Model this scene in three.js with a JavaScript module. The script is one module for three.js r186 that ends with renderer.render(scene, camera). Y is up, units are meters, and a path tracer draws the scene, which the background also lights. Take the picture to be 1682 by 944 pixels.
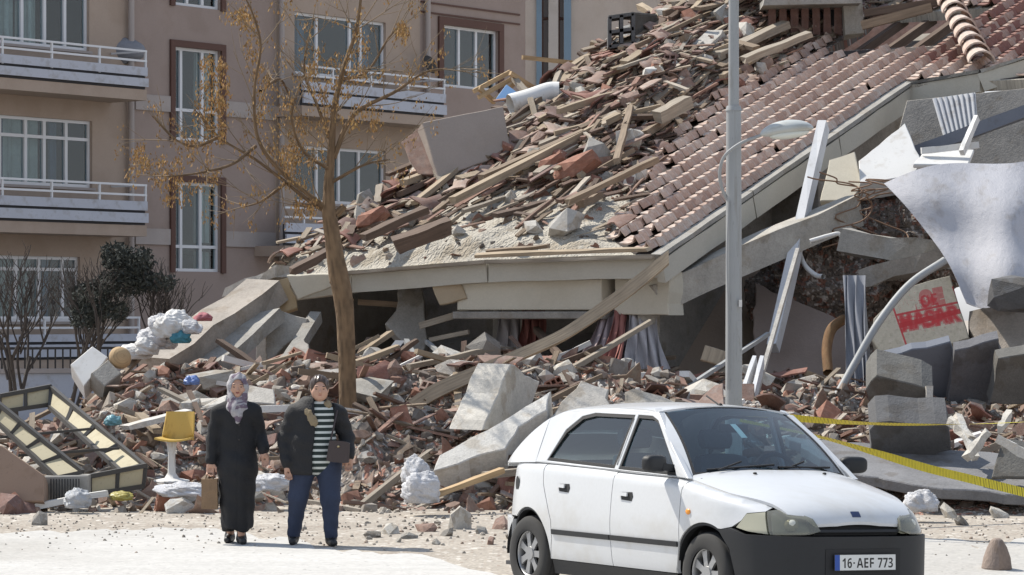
import * as THREE from 'three';
import { ConvexGeometry } from 'three/addons/geometries/ConvexGeometry.js';
import { mergeGeometries, mergeVertices, toCreasedNormals } from 'three/addons/utils/BufferGeometryUtils.js';

// ---------------------------------------------------------------- camera, sky, sun, exposure
const W = 1682, HT = 944, FOC = 5000, YH = 520, EYE = 2.13;
const scene = new THREE.Scene();
const camera = new THREE.PerspectiveCamera(2 * Math.atan(YH / FOC) * 180 / Math.PI, W / (2 * YH), 0.5, 4000);
camera.position.set(0, EYE, 0);
camera.lookAt(0, EYE, -50);
camera.setViewOffset(W, 2 * YH, 0, 0, W, HT);

const SUN = new THREE.Vector3(-0.98, 1.5, -0.72).normalize();
const sun = new THREE.DirectionalLight(new THREE.Color().setRGB(1.0, 0.94, 0.84), 5.0);
sun.position.set(SUN.x * 120, SUN.y * 120, -45 + SUN.z * 120);
sun.target.position.set(0, 0, -45);
sun.castShadow = true; sun.shadow.radius = 1;
sun.shadow.mapSize.set(4096, 4096);
Object.assign(sun.shadow.camera, { left: -40, right: 40, top: 45, bottom: -45, near: 1, far: 320 });
scene.add(sun, sun.target);
{
  const w = 256, h = 128, data = new Float32Array(w * h * 4);
  for (let j = 0; j < h; j++) for (let i = 0; i < w; i++) {
    const el = (j + 0.5) / h * Math.PI - Math.PI / 2, s = Math.sin(el), up = Math.max(0, s);
    const az = ((i + 0.5) / w - 0.5) * 2 * Math.PI;
    const dx = Math.cos(el) * Math.cos(az), dz = Math.cos(el) * Math.sin(az);
    const cosS = dx * SUN.x + s * SUN.y + dz * SUN.z;
    const t = Math.pow(1 - up, 2.6), k = 0.95 + 0.5 * Math.pow(Math.max(0, cosS), 6);
    const q = (j * w + i) * 4;
    if (s < -0.02) { data[q] = 0.2; data[q + 1] = 0.19; data[q + 2] = 0.18; data[q + 3] = 1; continue; }
    data[q] = (0.32 + 0.53 * t) * k; data[q + 1] = (0.41 + 0.45 * t) * k; data[q + 2] = (0.57 + 0.31 * t) * k; data[q + 3] = 1;
  }
  const sky = new THREE.DataTexture(data, w, h, THREE.RGBAFormat, THREE.FloatType);
  sky.mapping = THREE.EquirectangularReflectionMapping; sky.magFilter = THREE.LinearFilter; sky.minFilter = THREE.LinearFilter;
  sky.colorSpace = THREE.LinearSRGBColorSpace; sky.needsUpdate = true;
  scene.background = sky; scene.environment = sky; scene.environmentIntensity = 1;
}
const renderer = new THREE.WebGLRenderer({ antialias: true });
renderer.toneMapping = THREE.LinearToneMapping;
renderer.toneMappingExposure = 1.3;
renderer.shadowMap.enabled = true;
renderer.setSize(1024, 575);

// ---------------------------------------------------------------- small helpers
const V = (x, y, z) => new THREE.Vector3(x, y, z);
const at = (px, py, d) => V((px - W / 2) / FOC * d, EYE + (YH - py) / FOC * d, -d);         // a point d metres in front of the camera
const onGround = (px, py, y = 0) => at(px, py, FOC * (EYE - y) / (py - YH));
function rng(seed) { let a = seed >>> 0; return () => { a = (a + 0x6D2B79F5) >>> 0; let t = Math.imul(a ^ (a >>> 15), 1 | a); t = (t + Math.imul(t ^ (t >>> 7), 61 | t)) ^ t; return ((t ^ (t >>> 14)) >>> 0) / 4294967296; }; }
const lerp = (a, b, t) => a + (b - a) * t, clamp = (x, a = 0, b = 1) => Math.min(b, Math.max(a, x));
const smooth = (a, b, x) => { const t = clamp((x - a) / (b - a)); return t * t * (3 - 2 * t); };
function table(pts) { return x => { if (x <= pts[0][0]) return pts[0][1]; for (let i = 1; i < pts.length; i++) if (x <= pts[i][0]) { const t = (x - pts[i - 1][0]) / (pts[i][0] - pts[i - 1][0]); return lerp(pts[i - 1][1], pts[i][1], t); } return pts[pts.length - 1][1]; }; }
function curve(pts) { const c = new THREE.CatmullRomCurve3(pts.map(p => V(p[0], p[1], 0)), false, 'catmullrom', 0.5), n = 200, s = c.getPoints(n).map(p => [p.x, p.y]); return table(s); }
const hash = (x, y, s) => { let h = Math.imul(x | 0, 374761393) ^ Math.imul(y | 0, 668265263) ^ Math.imul(s | 0, 1274126177); h = Math.imul(h ^ (h >>> 13), 1274126177); return ((h ^ (h >>> 16)) >>> 0) / 4294967296; };
function tn(u, v, f, s, fy = f) {                                                             // value noise that tiles over 0..1
  const x = u * f, y = v * fy, x0 = Math.floor(x), y0 = Math.floor(y), a = x - x0, b = y - y0, p = a * a * (3 - 2 * a), q = b * b * (3 - 2 * b), m = (k, n) => ((k % n) + n) % n;
  const X0 = m(x0, f), X1 = m(x0 + 1, f), Y0 = m(y0, fy), Y1 = m(y0 + 1, fy);
  return lerp(lerp(hash(X0, Y0, s), hash(X1, Y0, s), p), lerp(hash(X0, Y1, s), hash(X1, Y1, s), p), q);
}
function fbm(u, v, f, s, o = 4) { let r = 0, a = 0.5, n = 0; for (let i = 0; i < o; i++) { r += a * tn(u, v, f, s + i * 17); n += a; a *= 0.55; f *= 2; } return r / n; }
function noise2(x, y, s = 1) { const x0 = Math.floor(x), y0 = Math.floor(y), a = x - x0, b = y - y0, p = a * a * (3 - 2 * a), q = b * b * (3 - 2 * b); return lerp(lerp(hash(x0, y0, s), hash(x0 + 1, y0, s), p), lerp(hash(x0, y0 + 1, s), hash(x0 + 1, y0 + 1, s), p), q); }

// ---------------------------------------------------------------- textures: what surfaces are made of
const enc = x => Math.round(255 * clamp(x <= 0.0031308 ? 12.92 * x : 1.055 * Math.pow(x, 1 / 2.4) - 0.055));
function tex(n, metres, fn, colour = true) {
  const d = new Uint8Array(n * n * 4);
  for (let j = 0; j < n; j++) for (let i = 0; i < n; i++) {
    const c = fn((i + 0.5) / n, (j + 0.5) / n), q = (j * n + i) * 4, a = Array.isArray(c) ? c : [c, c, c];
    for (let k = 0; k < 3; k++) d[q + k] = colour ? enc(a[k]) : Math.round(255 * clamp(a[k]));
    d[q + 3] = 255;
  }
  const t = new THREE.DataTexture(d, n, n, THREE.RGBAFormat);
  t.wrapS = t.wrapT = THREE.RepeatWrapping; t.magFilter = THREE.LinearFilter; t.minFilter = THREE.LinearMipmapLinearFilter; t.generateMipmaps = true;
  t.repeat.set(1 / metres, 1 / metres); if (colour) t.colorSpace = THREE.SRGBColorSpace; t.needsUpdate = true;
  return t;
}
const mixc = (a, b, t) => [lerp(a[0], b[0], t), lerp(a[1], b[1], t), lerp(a[2], b[2], t)];
const T = {
  concrete: tex(512, 1.7, (u, v) => { const b = fbm(u, v, 5, 3), f = tn(u, v, 128, 9), g = fbm(u, v, 24, 21, 3), st = smooth(0.56, 0.72, fbm(u, v, 7, 55)); const k = 0.62 + 0.42 * b + 0.2 * (g - 0.5) + 0.16 * (f - 0.5); return mixc([k, k, k * 0.99], [k * 0.72, k * 0.66, k * 0.58], st * 0.7); }),
  concreteB: tex(256, 0.9, (u, v) => 0.5 * fbm(u, v, 12, 31) + 0.3 * tn(u, v, 64, 2) + 0.2 * tn(u, v, 128, 7), false),
  plaster: tex(512, 2.6, (u, v) => { const b = fbm(u, v, 4, 13), f = tn(u, v, 160, 5), st = smooth(0.5, 0.8, fbm(u * 1, v, 5, 77, 5)); const k = 0.86 + 0.12 * (b - 0.5) + 0.06 * (f - 0.5); return mixc([k, k, k], [k * 0.84, k * 0.81, k * 0.77], st * 0.4); }),
  wood: tex(256, 1.0, (u, v) => { const g = tn(u, v, 3, 4, 64), h = tn(u, v, 6, 8, 128), b = fbm(u, v, 4, 6, 3); const k = 0.6 + 0.35 * g + 0.15 * h + 0.25 * (b - 0.5); return [k, k * 0.98, k * 0.95]; }),
  woodB: tex(256, 1.0, (u, v) => 0.6 * tn(u, v, 3, 4, 64) + 0.4 * tn(u, v, 6, 8, 128), false),
  clay: tex(256, 0.6, (u, v) => { const b = fbm(u, v, 6, 41), f = tn(u, v, 64, 14), d = smooth(0.45, 0.7, fbm(u, v, 9, 90)); const k = 0.75 + 0.5 * (b - 0.5) + 0.2 * (f - 0.5); return mixc([k, k, k], [k * 1.15, k * 1.4, k * 1.55], d * 0.55); }),
  earth: tex(1024, 6.0, (u, v) => { const b = fbm(u, v, 7, 61, 5), f = tn(u, v, 256, 62), g = tn(u, v, 150, 63), r = tn(u, v, 90, 66); let c = mixc([0.28, 0.242, 0.2], [0.43, 0.39, 0.335], b); const k = 0.78 + 0.3 * f + 0.16 * (g - 0.5); c = c.map(x => x * k); if (r > 0.83) c = mixc(c, [0.6, 0.57, 0.52], 0.7); if (g < 0.13) c = mixc(c, [0.2, 0.13, 0.1], 0.7); return c; }),
  road: tex(1024, 9.0, (u, v) => { const b = fbm(u, v, 5, 71, 5), st = smooth(0.45, 0.75, fbm(u, v, 3, 75)), f = tn(u, v, 200, 72), l = tn(u, v, 4, 74, 40), r = tn(u, v, 170, 78); let c = mixc([0.40, 0.39, 0.37], [0.50, 0.49, 0.47], 0.6 * b + 0.4 * l); c = mixc(c, [0.3, 0.28, 0.25], st * 0.5); const k = 0.9 + 0.18 * f; c = c.map(x => x * k); if (r > 0.93) c = c.map(x => x * 0.72); return c; }),
  earthB: tex(512, 2.0, (u, v) => 0.5 * fbm(u, v, 10, 81) + 0.5 * tn(u, v, 90, 82), false),
  rubble: tex(1024, 4.0, (u, v) => { const a = tn(u, v, 60, 91), b = tn(u, v, 110, 92), c0 = fbm(u, v, 8, 93, 5); let c = mixc([0.12, 0.095, 0.08], [0.33, 0.285, 0.24], c0); if (a > 0.66) c = mixc(c, [0.34, 0.15, 0.1], 0.75); if (b > 0.74) c = mixc(c, [0.55, 0.52, 0.48], 0.8); if (b < 0.2) c = mixc(c, [0.09, 0.075, 0.065], 0.8); return c; }),
  bark: tex(256, 0.5, (u, v) => { const g = tn(u, v, 24, 101, 5), b = fbm(u, v, 5, 103), k = 0.55 + 0.5 * g + 0.4 * (b - 0.5); return [k, k * 0.96, k * 0.9]; }),
  barkB: tex(256, 0.5, (u, v) => 0.7 * tn(u, v, 24, 101, 5) + 0.3 * tn(u, v, 48, 7, 12), false),
  cloth: tex(256, 0.5, (u, v) => { const k = 0.82 + 0.14 * (tn(u, v, 128, 111) - 0.5) + 0.3 * (fbm(u, v, 4, 112) - 0.5); return [k, k, k]; }),
  clothB: tex(256, 0.6, (u, v) => 0.75 * fbm(u, v, 5, 115, 3) + 0.25 * tn(u, v, 128, 111), false),
  grime: tex(512, 1.4, (u, v) => { const b = fbm(u, v, 3, 121, 5), d = smooth(0.55, 0.85, fbm(u, v, 8, 123)), s = tn(u, v, 90, 125) > 0.9 ? 0.86 : 1; const k = (0.93 + 0.1 * (b - 0.5)) * s; return mixc([k, k, k], [k * 0.66, k * 0.6, k * 0.52], d * 0.6); }),
};
function mat(c, o = {}) {
  const m = new (o.physical ? THREE.MeshPhysicalMaterial : THREE.MeshStandardMaterial)({ roughness: o.rough ?? 0.9, metalness: o.metal ?? 0, side: THREE.DoubleSide });
  m.color.setRGB(...c);
  if (o.map) m.map = o.map;
  if (o.bump) { m.bumpMap = o.bump; m.bumpScale = o.bs ?? 0.006; }
  if (o.flat) m.flatShading = true;
  if (o.vc) m.vertexColors = true;
  for (const k of ['transmission', 'thickness', 'ior', 'clearcoat', 'clearcoatRoughness', 'sheen']) if (o[k] !== undefined) m[k] = o[k];
  return m;
}
const CON = { map: T.concrete, bump: T.concreteB, bs: 0.008 }, WD = { map: T.wood, bump: T.woodB, bs: 0.003 }, CL = { map: T.clay, bump: T.concreteB, bs: 0.004 };
const M = {
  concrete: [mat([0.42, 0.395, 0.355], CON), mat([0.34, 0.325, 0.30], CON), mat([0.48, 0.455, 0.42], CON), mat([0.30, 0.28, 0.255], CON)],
  pale: [mat([0.56, 0.53, 0.48], CON), mat([0.62, 0.60, 0.565], CON)],
  plasterCream: mat([0.56, 0.52, 0.43], { map: T.plaster, bump: T.concreteB, bs: 0.002 }),
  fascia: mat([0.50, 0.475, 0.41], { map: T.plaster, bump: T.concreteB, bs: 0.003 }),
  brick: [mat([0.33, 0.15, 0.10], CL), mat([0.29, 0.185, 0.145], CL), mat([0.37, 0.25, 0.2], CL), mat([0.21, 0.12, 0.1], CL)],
  shard: [mat([0.27, 0.165, 0.13], CL), mat([0.35, 0.24, 0.195], CL), mat([0.19, 0.115, 0.095], CL), mat([0.43, 0.315, 0.255], CL), mat([0.31, 0.15, 0.115], CL)],
  tile: [mat([0.55, 0.395, 0.32], CL), mat([0.60, 0.45, 0.37], CL), mat([0.47, 0.325, 0.26], CL), mat([0.63, 0.495, 0.415], CL), mat([0.28, 0.135, 0.105], CL)],
  wood: [mat([0.235, 0.18, 0.13], WD), mat([0.36, 0.29, 0.21], WD), mat([0.13, 0.09, 0.068], WD), mat([0.32, 0.28, 0.23], WD)],
  woodTan: mat([0.46, 0.33, 0.19], WD),
  earth: mat([1, 1, 1], { map: T.earth, bump: T.earthB, bs: 0.02, rough: 1 }),
  road: mat([1, 1, 1], { map: T.road, bump: T.earthB, bs: 0.006, rough: 0.95 }),
  rubble: mat([1, 1, 1], { map: T.rubble, bump: T.earthB, bs: 0.05, rough: 1 }),
  mortar: mat([0.47, 0.435, 0.375], { map: T.concrete, bump: T.earthB, bs: 0.04, rough: 1 }),
  white: mat([0.62, 0.615, 0.6], { map: T.grime, rough: 0.6 }),
  greyWhite: mat([0.55, 0.56, 0.58], { map: T.grime, rough: 0.7 }),
  blueGrey: mat([0.15, 0.165, 0.2], { map: T.grime, rough: 0.85 }),
  asphalt: mat([0.115, 0.115, 0.12], CON), darkGrey: mat([0.15, 0.145, 0.135], CON),
  steel: mat([0.42, 0.43, 0.45], { rough: 0.45, metal: 0.6, map: T.grime }),
  zinc: mat([0.30, 0.31, 0.315], { rough: 0.6, map: T.grime }),
  darkSteel: mat([0.05, 0.047, 0.043], { rough: 0.6 }), black: mat([0.02, 0.02, 0.022], { rough: 0.55 }),
  rebar: mat([0.2, 0.12, 0.075], { rough: 0.8 }), rust: mat([0.21, 0.11, 0.045], { map: T.clay }),
  tarp: mat([0.42, 0.42, 0.45], { map: T.grime, bump: T.clothB, bs: 0.012, rough: 0.7 }),
  glass: mat([0.72, 0.8, 0.82], { physical: true, transmission: 1, thickness: 0, rough: 0.02 }),
};
const pick = (a, r) => a[Math.min(a.length - 1, Math.floor(r() * a.length))];

// ---------------------------------------------------------------- naming and parenting
const used = {}, baseOf = new Map();
const numbered = n => { const k = used[n] = (used[n] ?? -1) + 1; return k ? `${n}_${String(k).padStart(3, '0')}` : n; };
function shade(o) { o.traverse(m => { if (m.isMesh) { m.castShadow = true; m.receiveShadow = true; } }); return o; }
function tag(o, label, category, group, kind) { const u = o.userData; u.label = label; if (category) u.category = category; if (group) u.group = group; if (kind) u.kind = kind; return o; }
function thing(name, label, category, base = [0, 0, 0], group) { const o = new THREE.Group(); o.name = numbered(name); o.position.set(...base); scene.add(o); baseOf.set(o, V(...base)); return tag(o, label, category, group); }
// a part: its geometry is given in world space and moved into its thing's own space
function part(name, geo, m, parent) { const o = new THREE.Mesh(geo, m); o.name = name; const b = baseOf.get(parent) ?? V(0, 0, 0); geo.translate(-b.x, -b.y, -b.z); baseOf.set(o, b); parent.add(o); return shade(o); }
// a thing that is one mesh, geometry given in world space, origin moved to its base
function solo(name, geo, m, label, category, group, kind) {
  geo.computeBoundingBox(); const b = geo.boundingBox, c = V((b.min.x + b.max.x) / 2, b.min.y, (b.min.z + b.max.z) / 2);
  geo.translate(-c.x, -c.y, -c.z); const o = new THREE.Mesh(geo, m); o.name = numbered(name); o.position.copy(c); scene.add(o);
  return tag(shade(o), label, category, group, kind);
}
function struct(name, geo, m, label) { const o = new THREE.Mesh(geo, m); o.name = numbered(name); scene.add(o); o.userData.kind = 'structure'; if (label) o.userData.label = label; return shade(o); }

// ---------------------------------------------------------------- geometry helpers (all lengths in metres)
function boxUV(geo, k = 1) {
  const g = geo.index ? geo.toNonIndexed() : geo; if (!g.attributes.normal) g.computeVertexNormals();
  const p = g.attributes.position, uv = new Float32Array(p.count * 2), a = V(), b = V(), c = V(), n = V();
  for (let i = 0; i < p.count; i += 3) {
    a.fromBufferAttribute(p, i); b.fromBufferAttribute(p, i + 1); c.fromBufferAttribute(p, i + 2);
    n.subVectors(b, a).cross(c.clone().sub(a)); const x = Math.abs(n.x), y = Math.abs(n.y), z = Math.abs(n.z);
    [a, b, c].forEach((q, j) => { const t = (i + j) * 2; if (y >= x && y >= z) { uv[t] = q.x; uv[t + 1] = q.z; } else if (x >= z) { uv[t] = q.z; uv[t + 1] = q.y; } else { uv[t] = q.x; uv[t + 1] = q.y; } uv[t] *= k; uv[t + 1] *= k; });
  }
  g.setAttribute('uv', new THREE.BufferAttribute(uv, 2)); return g;
}
function clean(g) { const h = g.index ? g.toNonIndexed() : g; for (const k of Object.keys(h.attributes)) if (!['position', 'normal', 'uv', 'color'].includes(k)) h.deleteAttribute(k); return h; }
const merge = a => mergeGeometries(a.map(clean));
function box(x0, x1, y0, y1, z0, z1) { const g = new THREE.BoxGeometry(x1 - x0, y1 - y0, z1 - z0); g.translate((x0 + x1) / 2, (y0 + y1) / 2, (z0 + z1) / 2); return boxUV(g); }
// a bar from p to q; w across, h along `up`; wear makes the corners uneven
function bar(p, q, w, h, up = V(0, 1, 0), wear = 0, seed = 1, segs = 1) {
  const L = p.distanceTo(q), g0 = new THREE.BoxGeometry(L, h, w, segs, 1, 1), P = g0.attributes.position;
  if (wear) for (let i = 0; i < P.count; i++) { const k = Math.round(P.getX(i) / L * 50) * 31 + (P.getY(i) > 0 ? 7 : 0) + (P.getZ(i) > 0 ? 13 : 0); P.setXYZ(i, P.getX(i) + (hash(k, 1, seed) - 0.5) * wear * 3, P.getY(i) + (hash(k, 2, seed) - 0.5) * wear, P.getZ(i) + (hash(k, 3, seed) - 0.5) * wear); }
  const g = boxUV(g0); g.computeVertexNormals();
  const x = q.clone().sub(p).normalize(), z = x.clone().cross(up).normalize(), y = z.clone().cross(x);
  g.applyMatrix4(new THREE.Matrix4().makeBasis(x, y, z).setPosition(p.clone().add(q).multiplyScalar(0.5)));
  return g;
}
function tube(pts, r, seg = 6, n, closed = false) { const c = new THREE.CatmullRomCurve3(pts, closed, 'centripetal'); return new THREE.TubeGeometry(c, n ?? Math.max(6, pts.length * 4), r, seg, closed); }
// a broken plate: a flat polygon (world corners, seen from outside) with thickness behind it and ragged edges where rag > 0
function plate(corners, thick, rag = 0, seed = 1) {
  const n = V(), c = V(); corners.forEach((p, i) => { const q = corners[(i + 1) % corners.length]; n.x += (p.y - q.y) * (p.z + q.z); n.y += (p.z - q.z) * (p.x + q.x); n.z += (p.x - q.x) * (p.y + q.y); c.add(p); });
  n.normalize(); c.multiplyScalar(1 / corners.length); if (n.dot(V(0, EYE, 0).sub(c)) < 0) n.negate();
  const x = corners[1].clone().sub(corners[0]).normalize(), y = n.clone().cross(x).normalize(); x.copy(y).cross(n).normalize();
  const R = rng(seed * 977 + 5), pts = [];
  corners.forEach((p, i) => { const q = corners[(i + 1) % corners.length], m = rag ? Math.max(1, Math.round(p.distanceTo(q) / 0.16)) : 1; for (let k = 0; k < m; k++) { const a = p.clone().lerp(q, k / m).sub(c); let u = a.dot(x), v = a.dot(y); if (k && rag) { u += (R() - 0.5) * rag; v += (R() - 0.5) * rag; } pts.push(new THREE.Vector2(u, v)); } });
  const sh = new THREE.Shape(pts), bev = Math.min(0.012, thick * 0.2);
  const g0 = new THREE.ExtrudeGeometry(sh, { depth: thick - 2 * bev, bevelEnabled: true, bevelThickness: bev, bevelSize: bev, bevelOffset: -bev, bevelSegments: 1 });
  g0.translate(0, 0, -thick + bev);
  const g = boxUV(g0); g.applyMatrix4(new THREE.Matrix4().makeBasis(x, y, n).setPosition(c)); return g;
}
// broken lump: convex hull of uneven points
function lump(seed, sq = 0.7, n = 16) {
  const R = rng(seed * 131 + 7), pts = [];
  for (let i = 0; i < n; i++) { const z = 2 * (i + 0.5) / n - 1, a = i * 2.39996 + R(), s = Math.sqrt(1 - z * z), v = V(Math.cos(a) * s, z, Math.sin(a) * s); const m = Math.max(Math.abs(v.x), Math.abs(v.y), Math.abs(v.z)); v.multiplyScalar(lerp(1, 1 / m, sq) * (0.78 + 0.3 * R()) * 0.5); pts.push(v); }
  return boxUV(new ConvexGeometry(pts));
}
const LUMPS = Array.from({ length: 14 }, (_, i) => lump(i + 1, 0.55 + 0.4 * hash(i, 2, 3), 12 + (i % 4) * 2));
// a sheet from a grid of points f(u, v)
function sheet(f, nu, nv, thick = 0) {
  const pos = [], uv = [], idx = [];
  for (let j = 0; j <= nv; j++) for (let i = 0; i <= nu; i++) { const p = f(i / nu, j / nv); pos.push(p.x, p.y, p.z); uv.push(i / nu, j / nv); }
  for (let j = 0; j < nv; j++) for (let i = 0; i < nu; i++) { const a = j * (nu + 1) + i, b = a + 1, c = a + nu + 1, d = c + 1; idx.push(a, b, d, a, d, c); }
  const g = new THREE.BufferGeometry(); g.setAttribute('position', new THREE.Float32BufferAttribute(pos, 3)); g.setAttribute('uv', new THREE.Float32BufferAttribute(uv, 2)); g.setIndex(idx); g.computeVertexNormals();
  if (!thick) return g;
  const nm = g.attributes.normal, n0 = pos.length / 3, P2 = pos.slice(), U2 = uv.slice(), I2 = idx.slice();
  for (let i = 0; i < n0; i++) { P2.push(pos[i * 3] - nm.getX(i) * thick, pos[i * 3 + 1] - nm.getY(i) * thick, pos[i * 3 + 2] - nm.getZ(i) * thick); U2.push(uv[i * 2], uv[i * 2 + 1]); }
  for (let i = 0; i < idx.length; i += 3) I2.push(idx[i] + n0, idx[i + 2] + n0, idx[i + 1] + n0);
  const rim = []; for (let i = 0; i < nu; i++) rim.push([i, i + 1], [nv * (nu + 1) + i + 1, nv * (nu + 1) + i]); for (let j = 0; j < nv; j++) rim.push([(j + 1) * (nu + 1), j * (nu + 1)], [j * (nu + 1) + nu, (j + 1) * (nu + 1) + nu]);
  for (const [a, b] of rim) I2.push(a, a + n0, b, b, a + n0, b + n0);
  const h = new THREE.BufferGeometry(); h.setAttribute('position', new THREE.Float32BufferAttribute(P2, 3)); h.setAttribute('uv', new THREE.Float32BufferAttribute(U2, 2)); h.setIndex(I2);
  const k = toCreasedNormals(h, 0.9); return k;
}
function scaleUV(g, su, sv) { const u = g.attributes.uv; for (let i = 0; i < u.count; i++) u.setXY(i, u.getX(i) * su, u.getY(i) * sv); return g; }
// a mesh from a signed distance (naive surface nets) on a grid of cells of size h
function netMesh(f, lo, hi, h) {
  const nx = Math.ceil((hi[0] - lo[0]) / h) + 1, ny = Math.ceil((hi[1] - lo[1]) / h) + 1, nz = Math.ceil((hi[2] - lo[2]) / h) + 1, S = new Float32Array(nx * ny * nz), id = (i, j, k) => (k * ny + j) * nx + i;
  for (let k = 0; k < nz; k++) for (let j = 0; j < ny; j++) for (let i = 0; i < nx; i++) S[id(i, j, k)] = f(lo[0] + i * h, lo[1] + j * h, lo[2] + k * h);
  const vid = new Int32Array(nx * ny * nz).fill(-1), pos = [], idx = [];
  for (let k = 0; k < nz - 1; k++) for (let j = 0; j < ny - 1; j++) for (let i = 0; i < nx - 1; i++) {
    let n = 0, x = 0, y = 0, z = 0;
    const c = (a, b, d) => S[id(i + a, j + b, k + d)];
    for (let e = 0; e < 12; e++) { const ax = e >> 2, b1 = e & 1, b2 = (e >> 1) & 1; const p = ax === 0 ? [0, b1, b2] : ax === 1 ? [b1, 0, b2] : [b1, b2, 0], q = p.slice(); q[ax] = 1; const u = c(...p), w = c(...q); if ((u < 0) !== (w < 0)) { const t = u / (u - w); x += p[0] + (q[0] - p[0]) * t; y += p[1] + (q[1] - p[1]) * t; z += p[2] + (q[2] - p[2]) * t; n++; } }
    if (n) { vid[id(i, j, k)] = pos.length / 3; pos.push(lo[0] + (i + x / n) * h, lo[1] + (j + y / n) * h, lo[2] + (k + z / n) * h); }
  }
  const quad = (a, b, c, d, flip) => { if (a < 0 || b < 0 || c < 0 || d < 0) return; flip ? idx.push(a, c, b, a, d, c) : idx.push(a, b, c, a, c, d); };
  for (let k = 1; k < nz - 1; k++) for (let j = 1; j < ny - 1; j++) for (let i = 1; i < nx - 1; i++) {
    const s = S[id(i, j, k)] < 0;
    if (s !== (S[id(i + 1, j, k)] < 0)) quad(vid[id(i, j - 1, k - 1)], vid[id(i, j, k - 1)], vid[id(i, j, k)], vid[id(i, j - 1, k)], !s);
    if (s !== (S[id(i, j + 1, k)] < 0)) quad(vid[id(i - 1, j, k - 1)], vid[id(i - 1, j, k)], vid[id(i, j, k)], vid[id(i, j, k - 1)], !s);
    if (s !== (S[id(i, j, k + 1)] < 0)) quad(vid[id(i - 1, j - 1, k)], vid[id(i, j - 1, k)], vid[id(i, j, k)], vid[id(i - 1, j, k)], !s);
  }
  const g = new THREE.BufferGeometry(); g.setAttribute('position', new THREE.Float32BufferAttribute(pos, 3)); g.setIndex(idx); g.computeVertexNormals();
  const uv = new Float32Array(pos.length / 3 * 2); for (let i = 0; i < pos.length / 3; i++) { uv[i * 2] = pos[i * 3] + pos[i * 3 + 2]; uv[i * 2 + 1] = pos[i * 3 + 1]; } g.setAttribute('uv', new THREE.BufferAttribute(uv, 2));
  return g;
}

// ================================================================ THE SETTING: ground, road
const groundY = (x, z) => -0.035 * clamp(x - 0.8, 0, 9) * smooth(-28.5, -25, z);
{
  const xs = [], zs = []; for (let i = -60; i <= 60; i++) xs.push(Math.sign(i) * (Math.abs(i) * 0.3 + Math.pow(Math.abs(i) / 60, 5) * 900));
  for (let i = 0; i <= 60; i++) zs.push(60 - i * 1.05); for (let i = 1; i <= 50; i++) zs.push(-3 - i * 1.2); for (let i = 1; i <= 20; i++) zs.push(-63 - i * i * 4);
  const sheetOf = (f, h) => { const g = sheet((u, v) => { const x = xs[Math.round(u * (xs.length - 1))], z = f(x, zs[Math.round(v * (zs.length - 1))]); return V(x, groundY(x, z) + h, z); }, xs.length - 1, zs.length - 1); const p = g.attributes.position, w = g.attributes.uv; for (let i = 0; i < p.count; i++) w.setXY(i, p.getX(i), p.getZ(i)); return g; };
  struct('ground', sheetOf((x, z) => z, 0), M.earth);
  const edge = table([[-60, 31.5], [-5.15, 30.6], [-3.1, 30.1], [-1.1, 27.7], [0.05, 25.1], [1, 24], [2.8, 24.6], [3.7, 28.5], [6, 30.4], [60, 31]]);
  const rz = []; for (let i = 0; i <= 80; i++) rz.push(i / 80);
  const ex = []; for (let i = -260; i <= 260; i++) ex.push(Math.sign(i) * (Math.abs(i) * 0.09 + Math.pow(Math.abs(i) / 260, 6) * 500));
  const g = sheet((u, v) => { const x = ex[Math.round(u * 520)], e = -edge(x) + (noise2(x * 1.3, 3, 4) - 0.5) * 1.3 + (noise2(x * 5, 5, 8) - 0.5) * 0.7 + (noise2(x * 17, 7, 8) - 0.5) * 0.4, t = Math.round(v * 40) / 40, z = lerp(e, 50, t * t * 0.75 + t * 0.25); return V(x, groundY(x, z) + 0.004, z); }, 520, 40);
  const p = g.attributes.position, w = g.attributes.uv; for (let i = 0; i < p.count; i++) w.setXY(i, p.getX(i), p.getZ(i));
  struct('road', g, M.road);
}

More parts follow.
